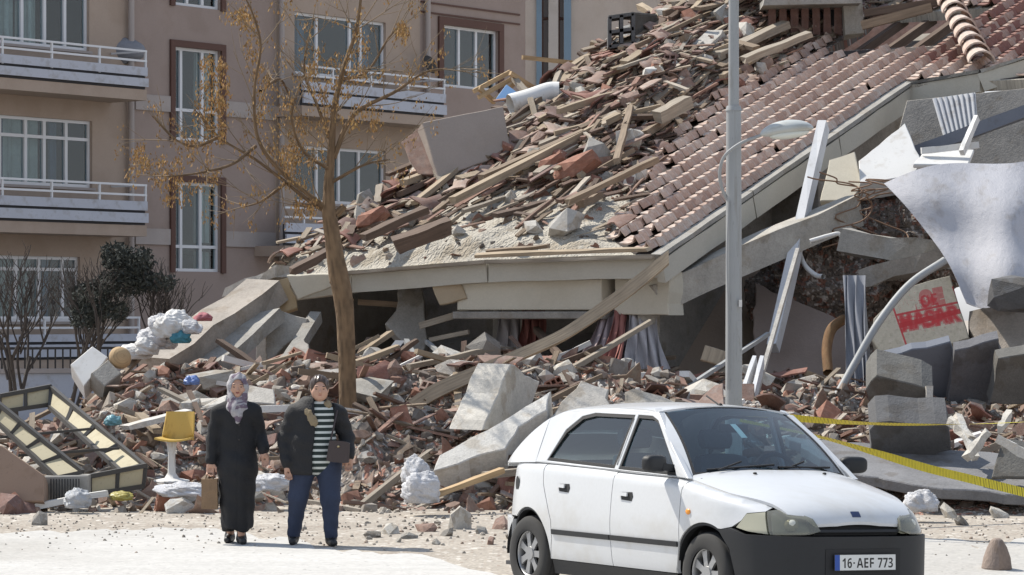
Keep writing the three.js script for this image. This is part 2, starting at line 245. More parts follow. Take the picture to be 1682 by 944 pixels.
// ================================================================ apartment building behind, left
const wallBrown = mat([0.35, 0.275, 0.24], { map: T.plaster, bump: T.concreteB, bs: 0.002 }), wallTan = mat([0.43, 0.34, 0.275], { map: T.plaster }), bandPale = mat([0.42, 0.37, 0.345], { map: T.plaster });
const pvc = mat([0.62, 0.63, 0.65], { rough: 0.4 }), trimBrown = mat([0.12, 0.06, 0.045], { map: T.plaster, rough: 0.8 }), balconyPanel = mat([0.46, 0.48, 0.54], { map: T.grime, rough: 0.6 });
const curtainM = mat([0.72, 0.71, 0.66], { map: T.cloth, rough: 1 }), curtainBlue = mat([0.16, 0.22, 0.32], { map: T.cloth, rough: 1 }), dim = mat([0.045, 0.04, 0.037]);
{
  const O = V(-11, 0, -65.4), a = thing('apartment_building', 'brown apartment building with balconies and brown framed windows behind the bare tree', 'building', [O.x, O.y, O.z]);
  a.rotation.y = Math.atan2(0.804, 0.595); baseOf.set(a, V(0, 0, 0));
  const ua = (px, w = 0) => { const k = (px - W / 2) / FOC, ox = -11 + 0.804 * w, d0 = 65.4 - 0.595 * w; return (k * d0 - ox) / (0.595 - 0.804 * k); };
  const va = (px, py, w = 0) => EYE + (YH - py) / FOC * (65.4 - 0.595 * w + 0.804 * ua(px, w));
  // openings: px rectangle, uprights (fractions), transom (fraction from the top), trim width
  const wins = [
    { r: [-40, 147, -45, 75], up: [0.16, 0.42, 0.62, 0.8], tr: 0, cur: 2 }, { r: [-40, 152, 192, 304], up: [0.22, 0.44, 0.6, 0.79], tr: 0.28, cur: 1 }, { r: [-40, 132, 420, 528], up: [0.4, 0.62, 0.85], tr: 0.2, cur: 1 },
    { r: [286, 362, -62, 12], up: [0.33, 0.66], tr: 0, trim: 0.15, cur: 0 }, { r: [286, 362, 80, 232], up: [0.2, 0.66], tr: -0.33, trim: 0.15, cur: 3 }, { r: [286, 362, 300, 446], up: [0.2, 0.62], tr: -0.28, trim: 0.15, cur: 3 },
    { r: [484, 634, 28, 128], up: [0.26, 0.62, 0.74], tr: 0, cur: 3 }, { r: [484, 634, 243, 335], up: [0.26, 0.5, 0.72], tr: 0, cur: 0 }, { r: [500, 634, -150, -80], up: [0.5], tr: 0, cur: 0 },
    { r: [727, 818, 46, 146], up: [0.33, 0.64], tr: 0, trim: 0.2, cur: 0 }, { r: [727, 818, 262, 362], up: [0.33, 0.64], tr: 0, trim: 0.2, cur: 0 },
  ];
  const u0 = -4, u1 = ua(853), top = 14.5, hole = (sh, w) => { const p = new THREE.Path(); p.moveTo(w[0], w[2]); p.lineTo(w[1], w[2]); p.lineTo(w[1], w[3]); p.lineTo(w[0], w[3]); p.closePath(); sh.holes.push(p); };
  const rect = (x0, x1, y0, y1) => new THREE.Shape([[x0, y0], [x1, y0], [x1, y1], [x0, y1]].map(q => new THREE.Vector2(...q)));
  for (const w of wins) { const m = (w.r[0] + w.r[1]) / 2; w.q = [ua(w.r[0]), ua(w.r[1]), va(m, w.r[3]), va(m, w.r[2])]; }
  const seams = [ua(220), ua(452), ua(690)], runs = [[u0, seams[0], wallTan], [seams[0], seams[1], wallBrown], [seams[1], seams[2], wallTan], [seams[2], u1, wallBrown]];
  for (const [x0, x1, m] of runs) { const s = rect(x0, x1, -0.2, top); for (const w of wins) if (w.q[0] >= x0 - 0.01 && w.q[1] <= x1 + 0.01) hole(s, w.q); const g = boxUV(new THREE.ExtrudeGeometry(s, { depth: 0.25, bevelEnabled: false })); g.translate(0, 0, -0.25); part('wall', g, m, a); }
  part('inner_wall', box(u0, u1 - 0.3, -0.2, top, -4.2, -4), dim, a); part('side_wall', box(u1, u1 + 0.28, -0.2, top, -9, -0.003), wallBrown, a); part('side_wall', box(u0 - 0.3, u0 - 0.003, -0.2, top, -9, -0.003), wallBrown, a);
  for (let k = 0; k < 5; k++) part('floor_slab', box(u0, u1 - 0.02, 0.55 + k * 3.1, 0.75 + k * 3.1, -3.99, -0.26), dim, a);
  part('roof', box(u0 - 0.4, u1 + 0.4, top + 0.003, top + 0.3, -9.2, 0.4), bandPale, a);
  for (const w of wins) {
    const [x0, x1, y0, y1] = w.q, fw = 0.07, gs = [box(x0, x1, y0, y0 + fw, -0.16, -0.08), box(x0, x1, y1 - fw, y1, -0.16, -0.08), box(x0, x0 + fw, y0 + fw, y1 - fw, -0.161, -0.079), box(x1 - fw, x1, y0 + fw, y1 - fw, -0.161, -0.079)];
    const ups = [0, ...w.up, 1].map(t => lerp(x0, x1, t)); w.up.forEach(t => { const x = lerp(x0, x1, t); gs.push(box(x - fw * 0.6, x + fw * 0.6, y0 + fw, y1 - fw, -0.165, -0.07)); });
    const ty = w.tr > 0 ? y1 - w.tr * (y1 - y0) : w.tr < 0 ? y0 - w.tr * (y1 - y0) : 0; if (w.tr) gs.push(box(x0 + fw, x1 - fw, ty - 0.035, ty + 0.035, -0.162, -0.075));
    const fr = part('window', merge(gs), pvc, a), ys = w.tr ? [[y0 + fw, ty - 0.04], [ty + 0.04, y1 - fw]] : [[y0 + fw, y1 - fw]];
    for (let i = 0; i < ups.length - 1; i++) for (const [p, q] of ys) part('pane', box(ups[i] + 0.05, ups[i + 1] - 0.05, p, q, -0.125, -0.115), M.glass, fr);
    if (w.trim) { const t = w.trim; const g = [box(x0 - t, x1 + t, y1 + 0.002, y1 + t, 0.003, 0.06), box(x0 - t, x0 - 0.002, y0 - 0.03, y1, 0.003, 0.06), box(x1 + 0.002, x1 + t, y0 - 0.03, y1, 0.003, 0.06)]; part('window_trim', merge(g), trimBrown, a); }
    else part('window_sill', box(x0 - 0.05, x1 + 0.05, y0 - 0.06, y0 - 0.003, -0.2, 0.06), bandPale, a);
    if (w.cur) { const R = rng(Math.round(x0 * 100 + y0 * 37)), W2 = x1 - x0, cu = (p, q, m) => part('curtain', sheet((s, t) => V(lerp(p, q, s) + 0.03 * Math.sin(s * 40), lerp(y1, y0, t), -0.35 + 0.06 * Math.sin(s * 26 + p * 5)), 40, 4), m, a);
      if (w.cur === 1) { cu(x0 + 0.28 * W2, x0 + 0.6 * W2, curtainM); cu(x0 + 0.22 * W2, x0 + 0.3 * W2, curtainBlue); cu(x0, x0 + 0.12 * W2, curtainM); cu(x0 + 0.72 * W2, x0 + 0.77 * W2, curtainBlue); }
      if (w.cur === 2) { cu(x0 + 0.2 * W2, x0 + 0.4 * W2, curtainM); cu(x0 + 0.45 * W2, x0 + 0.62 * W2, curtainM); }
      if (w.cur === 3) { cu(x0 + 0.02 * W2, x0 + 0.22 * W2, curtainBlue); cu(x0 + 0.68 * W2, x0 + 0.95 * W2, R() > 0.4 ? curtainM : curtainBlue); } }
  }
  // pale string courses and seams on the brown wall, pipes
  for (const py of [-60, 160, 377]) { const y = va(300, py), [s0, s1] = [seams[0] + 0.02, seams[1]]; const wx = wins[3].q, t = 0.15; part('string_course', box(s0, wx[0] - t - 0.01, y - 0.36, y, 0.002, 0.05), bandPale, a); part('string_course', box(wx[1] + t + 0.01, s1 - 0.02, y - 0.36, y, 0.002, 0.05), bandPale, a); }
  for (const py of [12, 28]) part('string_course', box(seams[2] + 0.02, u1, va(770, py) - 0.04, va(770, py), 0.002, 0.035), trimBrown, a);
  for (const px of [463, 703, 216]) part('rain_pipe', (() => { const g = new THREE.CylinderGeometry(0.07, 0.07, 14, 10); g.translate(ua(px, 0.12), 7.2, 0.12); return g; })(), bandPale, a);
  // balconies: slab, two-band front panel, rails
  const balcony = (p0, p1, pxr, yTop, yMid, yBot, w, end0) => {
    const x0 = end0 ?? ua(p0, w), x1 = ua(p1, w), vy = py => va(pxr, py, w), yt = vy(yTop), ym = vy(yMid), yb = vy(yBot);
    const s = part('balcony', box(x0, x1, yb - 0.3, yb - 0.06, 0.004, w - 0.03), wallTan, a);
    part('front_panel', box(x0, x1, ym + 0.03, yt, w - 0.05, w), balconyPanel, s); part('front_panel', box(x0, x1, yb, ym - 0.03, w - 0.02, w + 0.03), balconyPanel, s);
    part('backing_panel', box(x0 + 0.02, x1 - 0.02, yb - 0.05, yt - 0.03, w - 0.12, w - 0.06), mat([0.05, 0.05, 0.055]), s);
    part('side_panel', box(x1 - 0.05, x1 - 0.002, yb, yt, 0.01, w - 0.13), balconyPanel, s);
    for (const h of [0.14, 0.36]) part('rail', bar(V(x0, yt + h, w - 0.04), V(x1, yt + h, w - 0.04), 0.045, 0.045), pvc, s);
    for (let x = x1 - 0.03; x > x0; x -= 1.45) part('rail_post', box(x - 0.022, x + 0.022, yt - 0.2, yt + 0.38, w - 0.065, w - 0.02), pvc, s);
    part('side_rail', bar(V(x1 - 0.02, yt + 0.36, 0.02), V(x1 - 0.02, yt + 0.36, w - 0.07), 0.04, 0.04), pvc, s);
  };
  balcony(0, 243, 243, 111, 127, 143, 1.1, u0); balcony(0, 243, 243, 331, 348, 366, 1.1, u0); balcony(0, 232, 232, 548, 562, 584, 1.1, u0);
  balcony(498, 733, 733, 155, 171, 189, 1.0); balcony(470, 690, 640, 372, 388, 404, 1.0);
  part('satellite_dish', (() => { const g = new THREE.SphereGeometry(0.32, 16, 6, 0, Math.PI * 2, 0, 0.9); g.rotateX(1.2); g.translate(ua(682), va(682, 112), 0.3); return g; })(), dim, a);
  // bundled things standing on the top balcony
  const cov = solo('covered_bundle', (() => { const g = new THREE.SphereGeometry(0.5, 22, 14); const p = g.attributes.position; for (let i = 0; i < p.count; i++) p.setXYZ(i, p.getX(i) * 0.95, p.getY(i) * (0.5 + 0.25 * noise2(p.getX(i) * 6, p.getZ(i) * 6, 3)), p.getZ(i) * 0.7); g.computeVertexNormals(); const q = at(205, 84, 68.6); g.translate(q.x, q.y, q.z); return g; })(), mat([0.25, 0.26, 0.29], { map: T.cloth, bump: T.clothB, bs: 0.02 }), 'grey cloth covered bundle standing on the upper left balcony', 'bundle');
}
// pale building farther back with two dark window strips
{
  const b = thing('pale_building', 'pale cream building with narrow blue edged window strips far behind the ruin', 'building', [0, 0, -92]); b.rotation.y = 0.0; baseOf.set(b, V(0, 0, 0));
  const s = 92 / FOC, X = px => (px - W / 2) * s, Y = py => EYE + (YH - py) * s, cream = mat([0.6, 0.52, 0.45], { map: T.plaster }), blue = mat([0.23, 0.33, 0.42], { map: T.plaster });
  const strips = [[882, 888], [893, 901], [916, 925], [929, 937]];
  part('wall', box(X(820), X(890), 0, 13, -0.4, 0), cream, b); part('wall', box(X(901), X(917), 0, 13, -0.4, 0), mat([0.62, 0.57, 0.52], { map: T.plaster }), b); part('wall', box(X(926), X(1300), 0, 13, -0.4, 0), cream, b); part('roof', box(X(810), X(1320), 13.003, 13.3, -8, 0.5), cream, b);
  part('blue_band', box(X(881), X(890) - 0.003, 0, 13, 0.003, 0.08), blue, b); part('blue_band', box(X(926) + 0.003, X(938), 0, 13, 0.003, 0.08), blue, b);
  for (const [p, q] of [[890, 901], [917, 926]]) for (let k = 0; k < 7; k++) { const fr = part('window', merge([box(X(p) + 0.01, X(q) - 0.01, k * 1.85 + 0.02, k * 1.85 + 0.1, -0.3, -0.2), box(X(p) + 0.01, X(p) + 0.05, k * 1.85 + 0.1, k * 1.85 + 1.86, -0.3, -0.2)]), trimBrown, b); part('pane', box(X(p) + 0.05, X(q) - 0.01, k * 1.85 + 0.1, k * 1.85 + 1.86, -0.26, -0.25), mat([0.06, 0.035, 0.03], { rough: 0.15 }), fr); }
  part('side_wall', box(X(820), X(1300), 0, 13, -8, -7.7), dim, b);
}
// low garden wall in front of the apartment building
{
  const w = thing('garden_wall', 'low grey rendered wall with a railing below the apartment balconies', 'wall', [0, 0, 0]);
  const p = at(-60, 690, 60), q = at(262, 690, 62); p.y = 0; q.y = 0; const up = y => v => V(v.x, y, v.z);
  part('lower_wall', bar(up(0.5)(p), up(0.5)(q), 0.25, 1.0), balconyPanel, w); part('coping', bar(up(1.05)(p), up(1.05)(q), 0.34, 0.09), bandPale, w);
  for (let i = 0; i <= 26; i++) { const v = p.clone().lerp(q, i / 26); part('railing_bar', bar(V(v.x, 1.09, v.z), V(v.x, 1.5, v.z), 0.03, 0.03, V(1, 0, 0)), dim, w); }
  part('handrail', bar(up(1.5)(p), up(1.5)(q), 0.05, 0.05), dim, w);
}

// ================================================================ THE COLLAPSED BUILDING
const RA = at(1075, 418, 40), Re = V(-0.832, 0, -0.555).normalize(), Rg = V(0.555, 0.372, -0.832).normalize(), Rn = Rg.clone().cross(Re); if (Rn.y < 0) Rn.negate();
const sag = (L, t) => 0.37 * Math.pow(clamp(L / 6.9, 0, 1.2), 2.2) * clamp(1 - t / 9);
const RP = (L, t, h = 0) => { const p = RA.clone().addScaledVector(Re, L).addScaledVector(Rg, t).addScaledVector(Rn, h); p.y -= sag(L, t); return p; };
// where the sight line through a point of the picture meets the roof plane raised by h
const onRoof = (px, py, h = 0) => { const c = V(0, EYE, 0), r = at(px, py, 1).sub(c), q = RA.clone().addScaledVector(Rn, h).sub(c); const p = c.clone().addScaledVector(r, Rn.dot(q) / Rn.dot(r)), l = p.clone().sub(RA); p.y -= sag(l.dot(Re), l.dot(Rg)); return p; };
const tileEdge = table([[0, 0.45], [0.6, 1.15], [1.8, 1.6], [3, 2.2], [5, 2.85], [7, 3.15], [10, 3.0], [12.5, 2.4]]);
const ruin = thing('collapsed_building', 'collapsed building with its tiled roof lying tilted over crushed storeys', 'building', [RA.x, 0, RA.z]);
{
  const heapOn = (L, t) => { const k = smooth(0.0, 0.45, t) * smooth(tileEdge(t) - 0.2, tileEdge(t) + 0.7, L); return k * (0.05 + 0.12 * noise2(L * 2.2, t * 2.2, 3) + 0.1 * noise2(L * 5, t * 5, 4) + (0.34 * smooth(2.2, 6, t) + 0.4 * smooth(9, 12, t)) * (1 - 0.85 * smooth(4.6, 6.4, L)) * (0.4 + 0.9 * noise2(L * 0.9, t * 0.9, 5))); };
  ruin.heapOn = heapOn;
  const slab = (l0, l1, t0, t1, bumpy) => { const nu = Math.ceil((l1 - l0) / (bumpy ? 0.1 : 0.5)), nv = Math.ceil((t1 - t0) / (bumpy ? 0.1 : 0.5)); const g = sheet((u, v) => RP(lerp(l1, l0, u), lerp(t0, t1, v), bumpy ? heapOn(lerp(l1, l0, u), lerp(t0, t1, v)) : 0), nu, nv, 0.16); return scaleUV(g, l1 - l0, t1 - t0); };
  const deck = part('roof_slab', slab(-0.02, 6.6, 0, 2.9, true), M.mortar, ruin); part('roof_slab', slab(-0.02, 6.6, 2.903, 9.9, true), M.rubble, ruin);
  part('roof_slab', slab(2.4, 6.6, 9.903, 13.6, true), M.rubble, ruin); part('roof_slab', slab(-0.02, 2.397, 12.1, 13.6, false), M.mortar, ruin); const wing = part('roof_slab', slab(-2.6, -0.023, 7.7, 13.6, false), M.mortar, ruin);
  const felt = (l0, l1, t0, t1) => part('roof_felt', sheet((u, v) => { const t = lerp(t0, t1, v), e = l1 ?? tileEdge(t) - 0.15; return RP(lerp(e, l0, u), t, 0.006 + (l1 === null ? ruin.heapOn(lerp(e, l0, u), t) : 0)); }, 8, 40, 0.004), mat([0.05, 0.035, 0.03], { map: T.clay }), ruin);
  felt(0, null, 0.02, 9.85); felt(-2.58, -0.03, 7.75, 13.5);
  // --- roof tiles: a curved pan with a raised roll, lower edge proud of the tile below
  const tw = 0.36, te = 0.18, tl = 0.25;
  const tileG = (() => { const prof = []; for (let i = 0; i <= 7; i++) { const u = i / 7, roll = u < 0.3 ? Math.sin(u / 0.3 * Math.PI) : 0; prof.push([u * tw * 0.86, 0.012 + 0.1 * roll + 0.012 * Math.sin((u - 0.36) / 0.64 * Math.PI) * (u > 0.36 ? -1 : 0)]); }
    return scaleUV(sheet((u, v) => { const p = prof[Math.round(u * 7)]; return V(p[0], p[1] + 0.024 * (1 - v), v * tl); }, 7, 1, 0.02), tw, tl); })();
  const R = rng(77), basis = new THREE.Matrix4().makeBasis(Re, Rn, Rg), q0 = new THREE.Quaternion(), det = basis.determinant();
  const tg = det < 0 ? tileG.clone().scale(-1, 1, 1) : tileG, bz = det < 0 ? new THREE.Matrix4().makeBasis(Re.clone().negate(), Rn, Rg) : basis; q0.setFromRotationMatrix(bz);
  const list = [];
  for (let c = -7; c < 10; c++) for (let r = 0; r < 76; r++) {
    const L = c * tw, t = 0.02 + r * te + ((c % 2 + 2) % 2) * 0.01; if (t > 13) continue;
    if (L < -0.01 && t < 7.75) continue; if (L > tileEdge(t) - 0.3 + (R() - 0.5) * 0.6) continue;
    const inHole = L > 0.05 && L < 2.3 && t > 9.6 - 0.5 * R() && t < 12.0; if (inHole) continue;
    const nearEdge = clamp((L - tileEdge(t) + 1.1) / 0.9), j = 0.012 + 0.12 * nearEdge; if (R() < 0.03 + 0.25 * nearEdge * nearEdge) continue;
    list.push({ L: L + (R() - 0.5) * j, t: t + (R() - 0.5) * j, h: 0.01 + 0.05 * nearEdge * R() + 0.02 * noise2(L, t, 9), a: (R() - 0.5) * (0.05 + 0.7 * nearEdge * nearEdge), b: (R() - 0.5) * (0.05 + 0.3 * nearEdge), m: t > 8.6 && L < 0.4 ? (R() < 0.6 ? 4 : 2) : Math.floor(R() * 4) });
  }
  list.sort((p, q) => p.t - q.t);
  const place = (o, s, w) => { const off = new THREE.Quaternion().setFromEuler(new THREE.Euler(s.b, s.a, s.b * 0.5)); o.quaternion.copy(q0).multiply(off); o.position.copy(RP(s.L, s.t, s.h)); const b = baseOf.get(w); o.position.sub(b); };
  const rest = [];
  list.forEach((s, i) => { const o = new THREE.Mesh(tg, M.tile[s.m]); if (i < 300) { o.name = 'roof_tile'; place(o, s, deck); deck.add(shade(o)); } else { place(o, s, ruin); o.updateMatrix(); rest.push([o.matrix.clone(), s.m]); } });
  for (let k = 0; k < 5; k++) { const rr = rest.filter(x => x[1] === k); if (!rr.length) continue; const im = new THREE.InstancedMesh(tg, M.tile[k], rr.length); rr.forEach((x, i) => im.setMatrixAt(i, x[0])); im.name = 'roof_tiles'; im.userData.kind = 'stuff'; ruin.add(shade(im)); }
  // ridge of round hip tiles at upper right
  const hipA = at(1612, 112, 45.6), hipB = at(1548, -8, 49);
  for (let i = 0; i < 9; i++) { const p = hipA.clone().lerp(hipB, i / 9), q = hipA.clone().lerp(hipB, (i + 1.35) / 9), ax = q.clone().sub(p).normalize(), sd = ax.clone().cross(V(0, 1, 0)).normalize(), up = sd.clone().cross(ax);
    part('ridge_tile', sheet((u, v) => { const t = (u - 0.5) * 3.0, r = lerp(0.21, 0.15, v); return p.clone().lerp(q, v).addScaledVector(sd, Math.sin(t) * r).addScaledVector(up, Math.cos(t) * r + 0.02 + 0.05 * (1 - v)); }, 10, 1, 0.025), M.tile[i % 2 ? 1 : 3], ruin); }
  // --- edges of the roof
  const edgeBar = (p, q, w, h, m, name, seed) => part(name, bar(p, q, w, h, V(0, 1, 0), 0.012, seed, 6), m, ruin);
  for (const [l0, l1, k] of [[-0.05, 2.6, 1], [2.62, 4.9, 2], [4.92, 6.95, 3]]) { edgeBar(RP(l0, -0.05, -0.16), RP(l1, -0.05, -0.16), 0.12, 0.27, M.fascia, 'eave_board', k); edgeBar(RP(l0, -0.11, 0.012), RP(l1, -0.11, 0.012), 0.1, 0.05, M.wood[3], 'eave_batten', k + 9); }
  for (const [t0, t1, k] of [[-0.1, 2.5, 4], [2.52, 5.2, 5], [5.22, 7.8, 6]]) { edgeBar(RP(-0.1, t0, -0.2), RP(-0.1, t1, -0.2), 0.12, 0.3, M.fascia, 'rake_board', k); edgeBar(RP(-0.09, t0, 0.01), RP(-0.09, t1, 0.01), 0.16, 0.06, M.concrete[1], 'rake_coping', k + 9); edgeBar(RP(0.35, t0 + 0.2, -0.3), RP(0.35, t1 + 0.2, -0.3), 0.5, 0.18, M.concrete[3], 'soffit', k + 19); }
  const W0 = RP(-0.1, 7.72, -0.17), W1 = at(1612, 136, 45.3), W2 = at(1720, 102, 45.0);
  edgeBar(W0, W1, 0.12, 0.27, M.fascia, 'rake_board', 7); edgeBar(W1, W2, 0.12, 0.27, M.fascia, 'rake_board', 8);
  edgeBar(W0.clone().add(V(0, 0.17, 0)), W1.clone().add(V(0, 0.17, 0)), 0.16, 0.05, M.darkGrey, 'rake_coping', 17); edgeBar(W1.clone().add(V(0, 0.17, 0)), W2.clone().add(V(0, 0.17, 0)), 0.16, 0.05, M.concrete[1], 'rake_coping', 18);
  part('roof_slab', plate([at(1480, 150, 46.2), at(1612, 134, 45.5), at(1720, 105, 45.2), at(1720, 60, 47.4), at(1600, 90, 47.4), at(1500, 120, 47)], 0.12), M.mortar, ruin);
  // --- inside: back and side walls, a sunken floor, columns
  const gh = V(0.555, 0, -0.832), base = V(RA.x, 0, RA.z), gp = (l, k, y) => base.clone().addScaledVector(Re, l).addScaledVector(gh, k).setY(y);
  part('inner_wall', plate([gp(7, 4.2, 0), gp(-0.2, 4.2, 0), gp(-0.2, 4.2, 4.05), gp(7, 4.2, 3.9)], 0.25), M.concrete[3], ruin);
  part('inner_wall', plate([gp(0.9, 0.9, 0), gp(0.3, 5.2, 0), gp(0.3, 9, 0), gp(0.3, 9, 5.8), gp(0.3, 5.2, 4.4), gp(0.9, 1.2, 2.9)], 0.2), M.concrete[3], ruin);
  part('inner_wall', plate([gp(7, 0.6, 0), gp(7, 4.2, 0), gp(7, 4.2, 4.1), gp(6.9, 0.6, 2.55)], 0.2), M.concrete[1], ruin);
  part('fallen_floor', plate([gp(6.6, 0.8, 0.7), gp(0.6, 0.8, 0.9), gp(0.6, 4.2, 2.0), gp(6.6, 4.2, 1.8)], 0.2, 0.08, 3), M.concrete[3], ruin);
  // lintel and wall pieces hanging under the eave
  const face = (l0, l1, y0, y1, out, th, m, nm, rag = 0, seed = 1) => part(nm, plate([gp(l1, -out, y0), gp(l0, -out, y0), gp(l0, -out, y1), gp(l1, -out, y1)], th, rag, seed), m, ruin);
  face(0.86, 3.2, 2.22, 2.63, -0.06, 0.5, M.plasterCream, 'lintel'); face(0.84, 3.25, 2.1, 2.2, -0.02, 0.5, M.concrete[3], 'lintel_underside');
  face(-0.1, 0.75, 2.15, 2.72, -0.2, 0.4, M.plasterCream, 'lintel', 0.03, 3);
  part('hanging_panel', plate([at(470, 452, 42.6), at(548, 450, 42.4), at(546, 470, 42.4), at(490, 492, 42.6)], 0.15, 0.02, 4), M.plasterCream, ruin);
  part('hanging_panel', plate([at(428, 462, 42.9), at(474, 455, 42.9), at(488, 505, 42.7), at(446, 514, 42.7)], 0.1, 0.06, 5), mat([0.44, 0.33, 0.2], { map: T.plaster }), ruin);
  part('hanging_panel', plate([at(430, 530, 42.4), at(452, 505, 42.4), at(506, 522, 42.3), at(498, 545, 42.3), at(440, 592, 42)], 0.12, 0.05, 6), M.concrete[0], ruin);
  part('hanging_panel', plate([at(702, 450, 42.0), at(748, 447, 41.8), at(766, 490, 41.7), at(722, 501, 41.9)], 0.12, 0.03, 7), mat([0.42, 0.34, 0.24], { map: T.plaster }), ruin);
  part('broken_column', plate([at(655, 448, 43), at(690, 448, 43), at(703, 560, 42.6), at(692, 592, 42.4), at(632, 530, 42.7), at(652, 515, 42.9)], 0.3, 0.03, 8), M.concrete[1], ruin);
  part('column', bar(at(1068, 432, 40.6), at(1062, 600, 40.6), 0.3, 0.3, V(1, 0, 0), 0.03, 4), M.concrete[0], ruin);
  part('column', bar(at(828, 500, 43), at(822, 620, 43), 0.28, 0.28, V(1, 0, 0), 0.03, 4), M.concrete[2], ruin);
  part('rafter', bar(at(590, 496, 43.5), at(668, 501, 43.2), 0.08, 0.08), M.wood[0], ruin); part('rafter', bar(at(690, 535, 42.3), at(790, 505, 42), 0.07, 0.09), M.wood[3], ruin); part('rafter', bar(at(706, 558, 42.1), at(770, 545, 41.8), 0.05, 0.06), M.wood[3], ruin);
  // rafters seen in the hole of the roof
  for (let i = 0; i < 5; i++) part('rafter', bar(RP(0.1 + i * 0.52, 9.3, -0.28), RP(0.05 + i * 0.52, 12.4, -0.2), 0.1, 0.14, V(0, 1, 0), 0.015, i), M.wood[2], ruin);
  part('rafter', bar(at(1415, 42, 48.6), at(1530, 12, 48.4), 0.12, 0.14), M.wood[0], ruin); part('rafter', bar(at(1420, 22, 49), at(1550, 2, 48.6), 0.12, 0.12), M.wood[2], ruin);
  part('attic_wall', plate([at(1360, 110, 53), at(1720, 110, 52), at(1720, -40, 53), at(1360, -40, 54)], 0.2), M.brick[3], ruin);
  part('attic_floor', plate([RP(0.1, 9.5, -0.9), RP(2.4, 9.5, -0.9), RP(2.4, 13.4, -0.7), RP(0.1, 13.4, -0.7)], 0.1), M.concrete[3], ruin);
  // storey wall below the wing, right
  part('corrugated_panel', (() => { const p = [at(1532, 162, 44.2), at(1602, 152, 44), at(1550, 224, 43.9), at(1606, 205, 43.8)]; return sheet((u, v) => p[0].clone().lerp(p[1], u).lerp(p[2].clone().lerp(p[3], u), v).add(V(0, 0, 0.03 * Math.sin(u * 50))), 48, 1, 0.01); })(), M.greyWhite, ruin);
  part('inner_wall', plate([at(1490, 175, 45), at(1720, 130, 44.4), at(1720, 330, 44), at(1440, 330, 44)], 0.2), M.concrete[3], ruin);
}
// the long bent eave board that slid down in front
{
  const pts = [[1098, 410, 39.5], [1045, 452, 39.3], [985, 497, 39], [920, 541, 38.7], [850, 573, 38.4], [780, 601, 38], [705, 634, 37.6], [636, 684, 37.2]].map(p => at(...p)), c = new THREE.CatmullRomCurve3(pts);
  solo('bent_board', scaleUV(sheet((u, v) => c.getPoint(u).add(V(0.0, -v * (0.17 + 0.03 * Math.sin(u * 9)), 0.10 * v)), 40, 1, 0.06), 6, 0.25), M.wood[1], 'long bent timber eave board sagging from the roof corner down into the rubble', 'board');
}
// curtains and drapes still hanging in the opening
const cloth = (name, f, m, label, cat, grp, nu = 60, nv = 10) => solo(name, sheet(f, nu, nv), m, label, cat, grp);
const pinkVeil = mat([0.38, 0.30, 0.30], { map: T.cloth, rough: 1, physical: true }), redCloth = mat([0.32, 0.13, 0.11], { map: T.cloth, rough: 1 }), veil = mat([0.44, 0.42, 0.43], { map: T.cloth, rough: 1 });
const drape = (x0, x1, y0, X0, X1, y1, d0, d1, folds, amp) => (u, v) => { const p = at(lerp(lerp(x0, x1, u), lerp(X0, X1, u), v * v), lerp(y0, y1, v), lerp(d0, d1, v)); p.z += amp * (0.4 + v) * Math.sin(u * folds + 1.5 * Math.sin(v * 3 + u * 4)); p.x += 0.02 * Math.sin(u * folds * 0.7 + v * 5); return p; };
cloth('curtain', drape(985, 1040, 492, 940, 1020, 602, 40.9, 40, 38, 0.07), pinkVeil, 'pale pink veil curtain spilling out below the roof corner', 'curtain', 'curtains');
cloth('curtain', drape(1008, 1032, 492, 982, 1016, 598, 40.75, 39.8, 22, 0.05), redCloth, 'dull red curtain strip hanging among the pale pink veil', 'curtain', 'curtains');
cloth('curtain', drape(1032, 1078, 490, 1024, 1100, 606, 40.7, 39.9, 30, 0.06), veil, 'whitish curtain beside the concrete column under the roof corner', 'curtain', 'curtains');
cloth('curtain', drape(856, 896, 502, 850, 892, 580, 42.2, 42, 26, 0.05), redCloth, 'dull red curtain in the dark opening left of the bent board', 'curtain', 'curtains');
cloth('curtain', drape(816, 852, 503, 812, 856, 596, 42.3, 42.1, 18, 0.05), veil, 'grey white curtain in the dark opening beside the red one', 'curtain', 'curtains');
cloth('curtain', drape(1384, 1424, 452, 1394, 1432, 645, 40.2, 39.2, 24, 0.05), mat([0.26, 0.27, 0.3], { map: T.cloth, rough: 1 }), 'grey blue drape hanging beside the red marked panel', 'curtain', 'curtains');

// ---------------------------------------------------------------- slabs, beams and sheets lying in the ruin
const slabThing = (name, pts, th, m, label, cat, rag = 0.03, seed = 1) => solo(name, plate(pts.map(p => at(...p)), th, rag, seed), m, label, cat);
const barThing = (name, p, q, w, h, m, label, cat, wear = 0.03, seed = 1, up) => solo(name, bar(at(...p), at(...q), w, h, up, wear, seed, 5), m, label, cat);
barThing('fallen_slab', [442, 474, 42.9], [248, 612, 41], 0.6, 0.36, mat([0.36, 0.32, 0.28], CON), 'upper concrete slab leaning down at the left end of the ruin', 'slab', 0.1, 3);
for (const [p, q, w, m, lab] of [[[600, 640, 40.6], [658, 566, 42], 0.14, M.blueGrey, 'blue grey beam leaning inside the dark opening'], [[668, 560, 41.8], [690, 606, 40.8], 0.07, M.zinc, 'thin grey bar leaning inside the dark opening'], [[610, 560, 42.2], [560, 640, 41], 0.12, M.wood[2], 'dark plank leaning inside the opening behind the tree'], [[745, 600, 41], [700, 560, 42], 0.05, M.zinc, 'fallen thin rail inside the dark opening'], [[520, 520, 42.6], [470, 600, 41.4], 0.16, M.concrete[1], 'grey strut under the hanging panel left of the tree'], [[930, 596, 40], [880, 540, 41.6], 0.08, M.wood[2], 'dark plank behind the bent board']]) barThing('leaning_bar', p, q, w, w, m, lab, 'bar', 0.01, 70);
